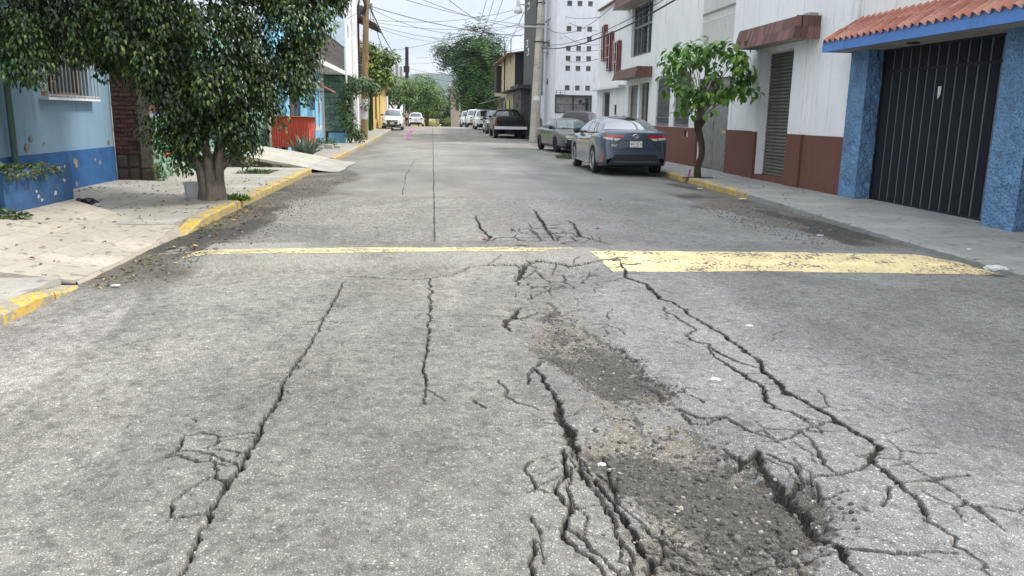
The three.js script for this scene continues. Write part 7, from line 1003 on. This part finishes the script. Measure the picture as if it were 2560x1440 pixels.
cable('A', 'second from the top of the thin cables between the wooden and the concrete pole', [-3.11, 6.59, -42.00], [4.99, 6.58, -47.00], 0.9, 0.011);
cable('A', 'third from the top of the thin cables between the wooden and the concrete pole', [-3.10, 6.67, -42.00], [5.12, 5.89, -47.00], 0.25, 0.018);
cable('A', 'fourth from the top of the thin cables between the wooden and the concrete pole', [-2.75, 5.88, -42.00], [4.99, 6.49, -47.00], 0.3, 0.01);
cable('A', 'fifth from the top of the thin cables between the wooden and the concrete pole', [-2.85, 5.77, -42.00], [5.23, 5.98, -47.00], 0.5, 0.01);
cable('B', 'first from the top of the thin cables coming overhead down to the concrete pole', [-1.06, 5.45, -30.00], [5.91, 6.51, -47.00], 0.2, 0.01);
cable('B', 'second from the top of the thin cables coming overhead down to the concrete pole', [-0.40, 5.47, -30.00], [6.03, 6.30, -47.00], 0.25, 0.01);
cable('B', 'third from the top of the thin cables coming overhead down to the concrete pole', [0.46, 4.82, -25.00], [5.28, 7.36, -60.00], 0.2, 0.01);
cable('C', 'first from the left of the thin cables running steeply overhead towards the feathery tree', [1.65, 4.86, -25.00], [4.75, 10.23, -90.00], 0.2, 0.009);
cable('C', 'second from the left of the thin cables running steeply overhead towards the feathery tree', [1.87, 4.86, -25.00], [5.40, 10.17, -90.00], 0.2, 0.009);
cable('C', 'third from the left of the thin cables running steeply overhead towards the feathery tree', [2.14, 4.87, -25.00], [6.18, 10.35, -90.00], 0.2, 0.009);
cable('D', 'first from the top of the slack cables crossing mid-sky to the concrete pole', [-3.14, 5.83, -60.00], [5.21, 7.19, -47.00], 0.3, 0.011);
cable('D', 'second from the top of the slack cables crossing mid-sky to the concrete pole', [-2.65, 5.62, -42.00], [2.20, 8.95, -85.00], 0.4, 0.01);
cable('D', 'third from the top of the slack cables crossing mid-sky to the concrete pole', [-1.50, 6.73, -80.00], [5.27, 6.32, -47.00], 0.4, 0.011);
cable('D', 'fourth from the top of the slack cables crossing mid-sky to the concrete pole', [-3.96, 6.59, -88.00], [5.25, 5.23, -47.00], 0.3, 0.01);
cable('E', 'first from the top of the short cables leaving the far dark pole', [-2.61, 6.59, -95.00], [3.14, 5.69, -92.00], 0.2, 0.012);
cable('E', 'second from the top of the short cables leaving the far dark pole', [-2.62, 5.98, -95.00], [3.58, 4.96, -92.00], 0.15, 0.016);
cable('F', 'first from the top of the cables over the white tower front', [6.16, 7.54, -47.00], [7.44, 5.79, -36.50], 0.3, 0.01);
cable('F', 'second from the top of the cables over the white tower front', [6.11, 7.75, -47.00], [7.68, 5.34, -38.00], 0.3, 0.01);
cable('F', 'third from the top of the cables over the white tower front', [6.25, 6.52, -47.00], [6.62, 5.45, -30.00], 0.7, 0.011);
cable('F', 'fourth from the top of the cables over the white tower front', [6.17, 7.21, -47.00], [7.43, 4.60, -36.50], 0.5, 0.011);
cable('F', 'fifth from the top of the cables over the white tower front', [6.04, 5.69, -47.00], [7.71, 4.50, -38.00], 0.3, 0.01);
cable('F', 'sixth from the top of the cables over the white tower front', [6.05, 5.25, -47.00], [7.72, 4.10, -38.00], 0.4, 0.011);
cable('G', 'first from the left of the cables dropping from the concrete pole', [5.21, 7.19, -47.00], [6.61, 6.24, -85.00], 0.2, 0.01);
cable('G', 'second from the left of the cables dropping from the concrete pole', [5.43, 7.62, -47.00], [6.17, 7.05, -70.00], 0.2, 0.01);
solo('overhead_cable', 'thick cable bundle running along the left side from the wooden pole to the far pole', 'cable', [hang([-3.02, 6.6, -42], [-3.0, 7.65, -95], 0.9, 0.03)], cableM);
solo('overhead_cable', 'second street cable hanging lower beside the thick bundle behind the wooden pole', 'cable', [hang([-3.08, 6.8, -42], [-3.5, 5.8, -90], 1.2, 0.02)], cableM);
solo('overhead_cable', 'heavy black cable sloping over the white house fronts to the concrete pole', 'cable', [hang([5.91, 5.28, -46.8], [6.34, 4.49, -21], 0.5, 0.026)], cableM);
solo('overhead_cable', 'thinner cable running just above the heavy black cable over the white house', 'cable', [hang([5.95, 5.45, -46.8], [6.33, 4.67, -21], 0.5, 0.013)], cableM);
solo('overhead_cable', 'short drop cable from the concrete pole to the bracket on the white tower', 'cable', [hang([6.2, 7.45, -46.5], [6.6, 5.4, -41.9], 0.5, 0.014)], cableM);
solo('overhead_cable', 'short cable from the wooden pole to the light blue house', 'cable', [hang([-3.2, 6.65, -42], [-4.6, 5.0, -36], 0.15, 0.011)], cableM);
{
  const t = thing('wooden_pole', 'brown wooden utility pole with coiled cables and a paper notice at the left kerb', 'utility pole', [-3.42, 0.1, -41.4]), bw = mat(0.30, 0.205, 0.105, 0.85, { map: re(barkMap, 0.5, 3) });
  put(t, 'shaft', [limb([V(0, -0.05, 0), V(0.08, 2.2, 0), V(0.17, 4.5, 0), V(0.28, 7.0, 0)], [0.185, 0.165, 0.15, 0.13], 14)], bw); put(t, 'notice', [limb([V(0.028, 1.05, 0), V(0.05, 1.6, 0), V(0.068, 2.05, 0)], [0.188, 0.185, 0.18], 14)], mat(0.62, 0.62, 0.64, 0.8, { map: grimeMap })); put(t, 'notice_print', [limb([V(0.05, 1.5, 0.02), V(0.055, 1.66, 0.02)], [0.184, 0.182], 14)], mat(0.45, 0.2, 0.3, 0.8));
  const co = []; for (let i = 0; i < 6; i++) co.push(new THREE.TorusGeometry(0.26 + 0.02 * i, 0.028, 6, 26).scale(0.62, 1.25, 1).rotateY(0.2 * i - 0.4).translate(0.02 + 0.02 * i, 6.45, 0.16)); put(t, 'cable_coil', co, cableM); put(t, 'insulator', [cyl(V(0.4, 6.6, 0), V(0.4, 6.85, 0), 0.05), cyl(V(0.25, 6.5, 0), V(0.55, 6.5, 0), 0.03), cyl(V(0.5, 6.3, 0), V(0.5, 6.6, 0), 0.06)], painted(0.2, 0.2, 0.2)); put(t, 'orange_tag', [box(0.3, 0.36, 3.95, 4.15, 0.12, 0.17)], mat(0.6, 0.2, 0.05, 0.7)); put(t, 'down_cable', [hang([0.42, 6.5, 0.1], [0.5, 5.3, 0], 0.1, 0.012)], cableM);
}
{
  const t = thing('concrete_pole', 'tapered pale concrete utility pole carrying a street lamp before the white tower', 'utility pole', [5.63, 0.08, -44.6]);
  const sh = new THREE.CylinderGeometry(0.17, 0.28, 9.6, 8); sh.translate(0, 4.75, 0); const p = sh.attributes.position; for (let i = 0; i < p.count; i++) p.setX(i, p.getX(i) + p.getY(i) * 0.034); sh.computeVertexNormals(); put(t, 'shaft', sh, concrete(0.50, 0.48, 0.43));
  put(t, 'band', [new THREE.TorusGeometry(0.25, 0.03, 6, 16).rotateX(Math.PI / 2).translate(0.18, 5.3, 0), new THREE.TorusGeometry(0.23, 0.025, 6, 16).rotateX(Math.PI / 2).translate(0.21, 6.2, 0), new THREE.TorusGeometry(0.22, 0.025, 6, 16).rotateX(Math.PI / 2).translate(0.25, 7.3, 0)], M.dark); put(t, 'notice', [box(-0.12, 0.2, 2.2, 2.42, 0.27, 0.3)], M.white); put(t, 'cross_arm', [box(-1.0, 0.8, 6.02, 6.1, 0.18, 0.26)], painted(0.42, 0.44, 0.45)); put(t, 'fittings', [cyl(V(0.45, 6.3, 0.2), V(0.75, 6.5, 0.2), 0.05), cyl(V(0.4, 5.25, 0.2), V(1.6, 5.1, 0.3), 0.045), cyl(V(0.3, 7.2, 0.2), V(0.3, 8.3, 0.2), 0.06)], M.grey).userData.kind = 'stuff'; put(t, 'cable_knot', Array.from({ length: 6 }, (_, i) => new THREE.TorusGeometry(0.14 + 0.03 * (i % 3), 0.02, 5, 14).rotateY(0.5 * i).translate(0.5 + i * 0.25, 5.15 + 0.06 * (i % 2), 0.25)), cableM).userData.kind = 'stuff';
  const l = thing('street_lamp', 'white street lamp head hanging from an arm on the concrete pole', 'street lamp', [4.85, 7.25, -46.8]); put(l, 'arm', [limb([V(1.25, 0.05, 0), V(0.6, 0.28, 0), V(0.05, 0.30, 0)], [0.03, 0.028, 0.028], 7)], M.grey); put(l, 'head', [new THREE.CylinderGeometry(0.1, 0.14, 0.34, 14).translate(0, 0.3, 0), new THREE.CylinderGeometry(0.06, 0.08, 0.22, 12).translate(0, 0.55, 0)], painted(0.62, 0.62, 0.62)); put(l, 'shade', [new THREE.CylinderGeometry(0.16, 0.26, 0.22, 18, 1, true).translate(0, 0.06, 0)], painted(0.6, 0.6, 0.61)); put(l, 'lens', [new THREE.CylinderGeometry(0.24, 0.22, 0.16, 16).translate(0, -0.08, 0)], mat(0.62, 0.62, 0.60, 0.3));
}
{ const t = thing('dark_pole', 'tall dark utility pole rising above the trees far down the left side', 'utility pole', [-2.9, -0.1, -95]); put(t, 'shaft', [cyl(V(0, 0, 0), V(0.1, 9.0, 0), 0.24, 0.2, 10)], mat(0.035, 0.025, 0.02, 0.9)); put(t, 'clamp', [box(-0.3, 0.35, 6.2, 6.9, -0.15, 0.15)], cableM); const u = thing('thin_pole', 'thin dark pole standing against the soft green tree', 'utility pole', [-2.1, -0.5, -128]); put(u, 'shaft', [cyl(V(0, 0, 0), V(0.05, 6.4, 0), 0.1, 0.08, 8)], mat(0.03, 0.03, 0.03, 0.9)); put(u, 'cap', [cyl(V(0.05, 6.4, 0), V(0.05, 6.55, 0), 0.11)], M.dark); const w = thing('post', 'thin brown post at the road crest before the far ochre house', 'post', [0.75, -0.6, -125]); put(w, 'shaft', [cyl(V(0, 0, 0), V(0, 1.9, 0), 0.05)], mat(0.12, 0.06, 0.05, 0.9)); put(w, 'tip', [cyl(V(0, 1.9, 0), V(0, 2.0, 0), 0.07)], mat(0.2, 0.1, 0.08, 0.8)); }

// ---------------------------------------------------------------- a person in the distance
function flesh(bones, cell, k = 0.03) {               // one smooth surface round a set of tapered capsules
  const lo = V(1e9, 1e9, 1e9), hi = V(-1e9, -1e9, -1e9); for (const [a, b, r, s] of bones) for (const [p, q] of [[a, r], [b, s]]) { lo.min(V(p[0] - q, p[1] - q, p[2] - q)); hi.max(V(p[0] + q, p[1] + q, p[2] + q)); }
  const c = lo.clone().add(hi).multiplyScalar(0.5), half = Math.max(hi.x - lo.x, hi.y - lo.y, hi.z - lo.z) / 2 + cell * 4, N = Math.min(150, Math.ceil(half * 2 / cell)), mc = new MarchingCubes(N, new THREE.MeshBasicMaterial(), false, false, 200000); mc.isolation = 0;
  for (let z = 0; z < N; z++) for (let y = 0; y < N; y++) for (let x = 0; x < N; x++) {
    const p = [c.x + (x / N * 2 - 1) * half, c.y + (y / N * 2 - 1) * half, c.z + (z / N * 2 - 1) * half]; let acc = 0;
    for (const [a, b, r, s] of bones) { const d = [b[0] - a[0], b[1] - a[1], b[2] - a[2]], l = d[0] * d[0] + d[1] * d[1] + d[2] * d[2] || 1e-9, t = clamp(((p[0] - a[0]) * d[0] + (p[1] - a[1]) * d[1] + (p[2] - a[2]) * d[2]) / l), q = Math.hypot(p[0] - a[0] - d[0] * t, p[1] - a[1] - d[1] * t, p[2] - a[2] - d[2] * t) - lerp(r, s, t); acc += Math.exp(-q / k); }
    mc.field[x + y * N + z * N * N] = Math.min(1, Math.max(-1, k * Math.log(acc + 1e-30)));
  }
  mc.update(); const n = mc.count ?? mc.geometry.drawRange.count, g = new THREE.BufferGeometry(), ps = new Float32Array(n * 3); for (let i = 0; i < n * 3; i++) ps[i] = mc.positionArray[i] * half + [c.x, c.y, c.z][i % 3];
  g.setAttribute('position', new THREE.BufferAttribute(ps, 3)); g.setAttribute('normal', new THREE.BufferAttribute(mc.normalArray.slice(0, n * 3), 3)); g.computeVertexNormals(); return g;
}
{
  const t = thing('person', 'person in a patterned top and black shorts walking at the left kerb far away', 'person', [-2.78, 0.10, -90], 0.1);
  const B = [[[0, 0.95, 0], [0, 1.3, 0], 0.13, 0.13], [[-0.13, 1.34, 0], [0.13, 1.34, 0], 0.07, 0.07], [[0, 1.36, 0], [0, 1.46, 0.01], 0.055, 0.05], [[0, 1.52, 0.01], [0, 1.6, 0.015], 0.085, 0.09], [[0, 1.5, 0.075], [0, 1.52, 0.085], 0.03, 0.03]];
  for (const s of [-1, 1]) { B.push([[s * 0.085, 0.92, 0], [s * 0.09, 0.5, 0.03 * s], 0.095, 0.062], [[s * 0.09, 0.5, 0.03 * s], [s * 0.095, 0.09, 0.02 * s - 0.02], 0.06, 0.04], [[s * 0.095, 0.05, 0.02 * s - 0.03], [s * 0.10, 0.035, 0.02 * s + 0.13], 0.04, 0.032], [[s * 0.18, 1.33, 0], [s * 0.24, 1.06, -0.02], 0.05, 0.042], [[s * 0.24, 1.06, -0.02], [s * 0.20, 0.84, 0.08], 0.04, 0.03]); for (let f = 0; f < 4; f++) B.push([[s * 0.20, 0.82, 0.08 + 0.012 * f], [s * 0.195, 0.72 + 0.01 * Math.abs(f - 1.5), 0.09 + 0.014 * f], 0.012, 0.008]); B.push([[s * 0.20, 0.83, 0.09], [s * 0.17, 0.77, 0.13], 0.012, 0.009]); }
  put(t, 'body', flesh(B, 0.016, 0.018), mat(0.36, 0.20, 0.14, 0.6)); put(t, 'hair', flesh([[[0, 1.6, -0.02], [0, 1.62, -0.01], 0.1, 0.1], [[0, 1.55, -0.06], [0, 1.4, -0.07], 0.075, 0.05]], 0.016, 0.02), mat(0.02, 0.014, 0.012, 0.6));
  const topTex = colourTex(128, (u, v) => (fbm(u * 9, v * 9, 2, 501, 9) > 0.52 ? [0.03, 0.028, 0.03] : [0.52, 0.36, 0.24]), 0.5); put(t, 'top', flesh([[[0, 1.0, 0], [0, 1.3, 0], 0.145, 0.145], [[-0.14, 1.34, 0], [0.14, 1.34, 0], 0.08, 0.08], [[-0.18, 1.33, 0], [-0.22, 1.2, -0.01], 0.065, 0.06], [[0.18, 1.33, 0], [0.22, 1.2, -0.01], 0.065, 0.06]], 0.016, 0.02), mat(1, 1, 1, 0.9, { map: topTex })); put(t, 'shorts', flesh([[[0, 0.98, 0], [0, 0.92, 0], 0.14, 0.13], [[-0.085, 0.9, 0], [-0.09, 0.68, 0.01], 0.115, 0.10], [[0.085, 0.9, 0], [0.09, 0.68, -0.01], 0.115, 0.10]], 0.016, 0.02), mat(0.015, 0.015, 0.018, 0.9));
  for (const s of [-1, 1]) { put(t, 'shoe', [new THREE.SphereGeometry(1, 10, 8).scale(0.05, 0.045, 0.13).translate(s * 0.098, 0.045, 0.05 + 0.02 * s)], mat(0.6, 0.3, 0.32, 0.7)); put(t, 'eye', [new THREE.SphereGeometry(0.012, 6, 5).translate(s * 0.032, 1.59, 0.092)], M.dark); }
}

// ---------------------------------------------------------------- small things lying about
{
  const t = thing('bucket', 'white plastic bucket behind the foot of the dense tree', 'bucket', [-3.72, 0.125, -12.82]); put(t, 'shell', [new THREE.LatheGeometry([[0.0, 0], [0.085, 0], [0.11, 0.225], [0.118, 0.225], [0.118, 0.245], [0.106, 0.245], [0.08, 0.01], [0, 0.01]].map(([a, b]) => new THREE.Vector2(a, b)), 26)], mat(0.62, 0.63, 0.64, 0.5)); put(t, 'rim', [new THREE.TorusGeometry(0.117, 0.007, 8, 28).rotateX(Math.PI / 2).translate(0, 0.215, 0)], mat(0.66, 0.67, 0.68, 0.5));
  const crumple = (w, h, d, seed, n = 3) => { const g = new THREE.IcosahedronGeometry(0.5, n), p = g.attributes.position; for (let i = 0; i < p.count; i++) { const a = [p.getX(i), p.getY(i), p.getZ(i)], k = 0.6 + 0.9 * fbm(a[0] * 5 + seed, a[1] * 5 + a[2] * 4, 4, 511); p.setXYZ(i, a[0] * w * k, (a[1] + 0.3) * h * k, a[2] * d * k); } g.computeVertexNormals(); return g; };
  const bag = thing('rubbish_bag', 'crumpled black plastic bag at the corner of the blue planter', 'plastic bag', [-4.78, 0.13, -11.62]); put(bag, 'bag', [crumple(0.26, 0.12, 0.16, 3, 4)], mat(0.012, 0.012, 0.014, 0.25)); put(bag, 'twist', [crumple(0.10, 0.08, 0.08, 7, 3).translate(-0.1, 0.04, 0.03)], mat(0.012, 0.012, 0.014, 0.25)); put(bag, 'scrap', [crumple(0.09, 0.05, 0.07, 12, 3).translate(0.13, 0.0, 0.05)], mat(0.35, 0.35, 0.36, 0.6), 'grey scrap beside the bag');
  const wm = mat(0.60, 0.60, 0.585, 0.7), scrap = (name, label, cat, x, z, y, w, h, d, s) => { const o = solo(name, label, cat, [crumple(w, h, d, s, 3)], wm); o.position.set(x, y, z); };
  scrap('plastic_wrapper', 'crumpled translucent white wrapper against the right kerb at the hump end', 'litter', 5.42, -7.08, 0.06, 0.19, 0.05, 0.12, 21); scrap('paper_scrap', 'crumpled white paper on the asphalt beside the second crack', 'litter', 1.53, -4.02, roadH(1.53, -4.02), 0.06, 0.02, 0.035, 23); scrap('paper_scrap', 'small white scrap on the clean asphalt near the long crack', 'litter', 2.18, -5.15, roadH(2.18, -5.15), 0.05, 0.014, 0.03, 25); scrap('paper_scrap', 'torn white scrap on the edge of the dark hollow', 'litter', 0.71, -3.1, roadH(0.71, -3.1), 0.034, 0.012, 0.026, 27); scrap('paper_scrap', 'white scrap in the right gutter dirt beyond the hump', 'litter', 4.9, -9.6, 0.02, 0.09, 0.015, 0.05, 29); scrap('paper_scrap', 'white scrap by the yellow kerb below the young tree', 'litter', 5.55, -16.2, 0.02, 0.11, 0.02, 0.06, 31); scrap('paper_scrap', 'white scrap at the end of the yellow right kerb', 'litter', 5.6, -14.0, 0.03, 0.12, 0.02, 0.07, 33); scrap('paper_scrap', 'white flake in the left gutter dirt below the driveway slab', 'litter', -2.62, -6.75, 0.02, 0.07, 0.012, 0.04, 35); scrap('paper_scrap', 'yellow-white chip on the right pavement by the hump', 'litter', 5.75, -7.95, 0.11, 0.05, 0.02, 0.03, 37);
  for (const [x, z, s, l] of [[-3.9, -31.2, 0.17, 'largest pale stone on the pavement before the balcony house'], [-3.62, -31.5, 0.12, 'rounded stone beside the largest pale stone'], [-4.2, -30.9, 0.11, 'flat stone left of the largest pale stone'], [-4.0, -34.0, 0.08, 'small dark stone near the plinth of the balcony house']]) { const o = solo('stone', l, 'stone', [roughBlock(-s, s, 0, s * 1.0, -s * 0.7, s * 0.7, s * 90)], s === 0.08 ? M.concGrey : M.concWarm); o.position.set(x, 0.12, z); }
  const pk = mat(0.75, 0.09, 0.42, 0.7);
  for (const [x, z, y, l] of [[0.59, -9.05, 0.05, 'pink flower lying left of the cracks beyond the hump'], [2.10, -9.95, 0.05, 'pink flower lying right of the cracks beyond the hump'], [2.9, -13.6, 0.04, 'single pink petal far out on the right half of the road']]) { const o = thing('pink_flower', l, 'flower', [x, y, z]); for (let k = 0; k < 4; k++) { const p = put(o, 'petal', leafShape(0.032, 0.02, 0.1, -0.6), pk); p.rotation.set(-0.7, k * 1.57, 0); } }
  const rb = solo('pink_ribbon', 'bright pink ribbon trailing along the far left part of the road', 'ribbon', [sheet(60, 1, (u, v) => { const z = -43.5 - u * 20, x = -1.45 + 0.10 * Math.sin(u * 19) + 0.12 * Math.sin(u * 7) + 0.06 * (v - 0.5) * (1 + u); return [x, roadY(z) + crown(x) + 0.02 + 0.03 * Math.sin(u * 30) ** 2, z]; })], pk); rb.userData.kind = undefined; delete rb.userData.kind;
  const tag2 = thing('pink_tag', 'pink paper tag at the foot of the young tree', 'tag', [5.86, 0.12, -18.1]); put(tag2, 'paper', [sheet(3, 3, (u, v) => [0.02 + u * 0.05 + v * 0.04, v * 0.19, 0.02 * Math.sin(u * 3 + v * 2)])], pk);
  solo('soil_ring', 'small ring of bare soil round the young tree trunk', undefined, [new THREE.CylinderGeometry(0.3, 0.32, 0.02, 20).scale(1.2, 1, 0.7).translate(6.1, 0.118, -18.0)], mat(0.07, 0.055, 0.04, 0.95), undefined, 'structure');
}

// ---------------------------------------------------------------- hills with houses, seen through the haze
function hillMesh(name, label, x0, x1, z, depth, crest, seed) {
  const y = (x, t) => { const n = 0.78 + 0.22 * fbm(x * 0.004, t * 2.2, 5, seed) * 2 - 0.11; return -20 + (crest(x) + 20) * Math.pow(sm(clamp(t)), 0.85) * n; };
  struct(name, label, sheet(160, 40, (u, v) => { const x = lerp(x0, x1, u); return [x, y(x, v), z - v * depth]; }), mat(0.055, 0.085, 0.045, 0.95, { map: re(grimeMap, 70) })); return y;
}
const h1 = hillMesh('hill', 'hazy blue hill slope with scattered houses beyond the trees', -1300, 420, -2100, 1100, (x) => 175 - 0.16 * Math.max(0, x + 60) + 12 * Math.sin(x * 0.012), 601), h2 = hillMesh('hill', 'hazy blue mountain shoulder rising behind the corrugated house', -40, 1700, -2900, 1500, (x) => 60 + 0.62 * Math.max(0, x - 10) - 0.00012 * x * x, 603);
{
  const r = rng(607), hm = [mat(0.75, 0.74, 0.72, 0.9), mat(0.6, 0.5, 0.42, 0.9)], rm = mat(0.3, 0.14, 0.1, 0.9), proto = thing('hillside_house', 'small pale house scattered on the far hazy hillside', 'house', [0, 0, 0], 0, 'houses on the hillside'); put(proto, 'wall', [box(-5, 5, -4, 6, -4, 4)], hm[0]); put(proto, 'roof', [prism([[-5.4, 6], [5.4, 6], [0, 8.2]], 'z', -4.4, 4.4)], rm);
  for (let i = 0; i < 26; i++) { const x = -60 + 190 * r(), t = 0.10 + 0.45 * r(), o = i ? proto.clone() : proto; if (i) { o.name = numbered('hillside_house'); scene.add(o); } o.position.set(x, h1(x, t), -2100 - t * 1100); o.rotation.y = r() * 6; o.scale.setScalar(0.8 + 0.6 * r()); }
}

renderer.render(scene, camera);
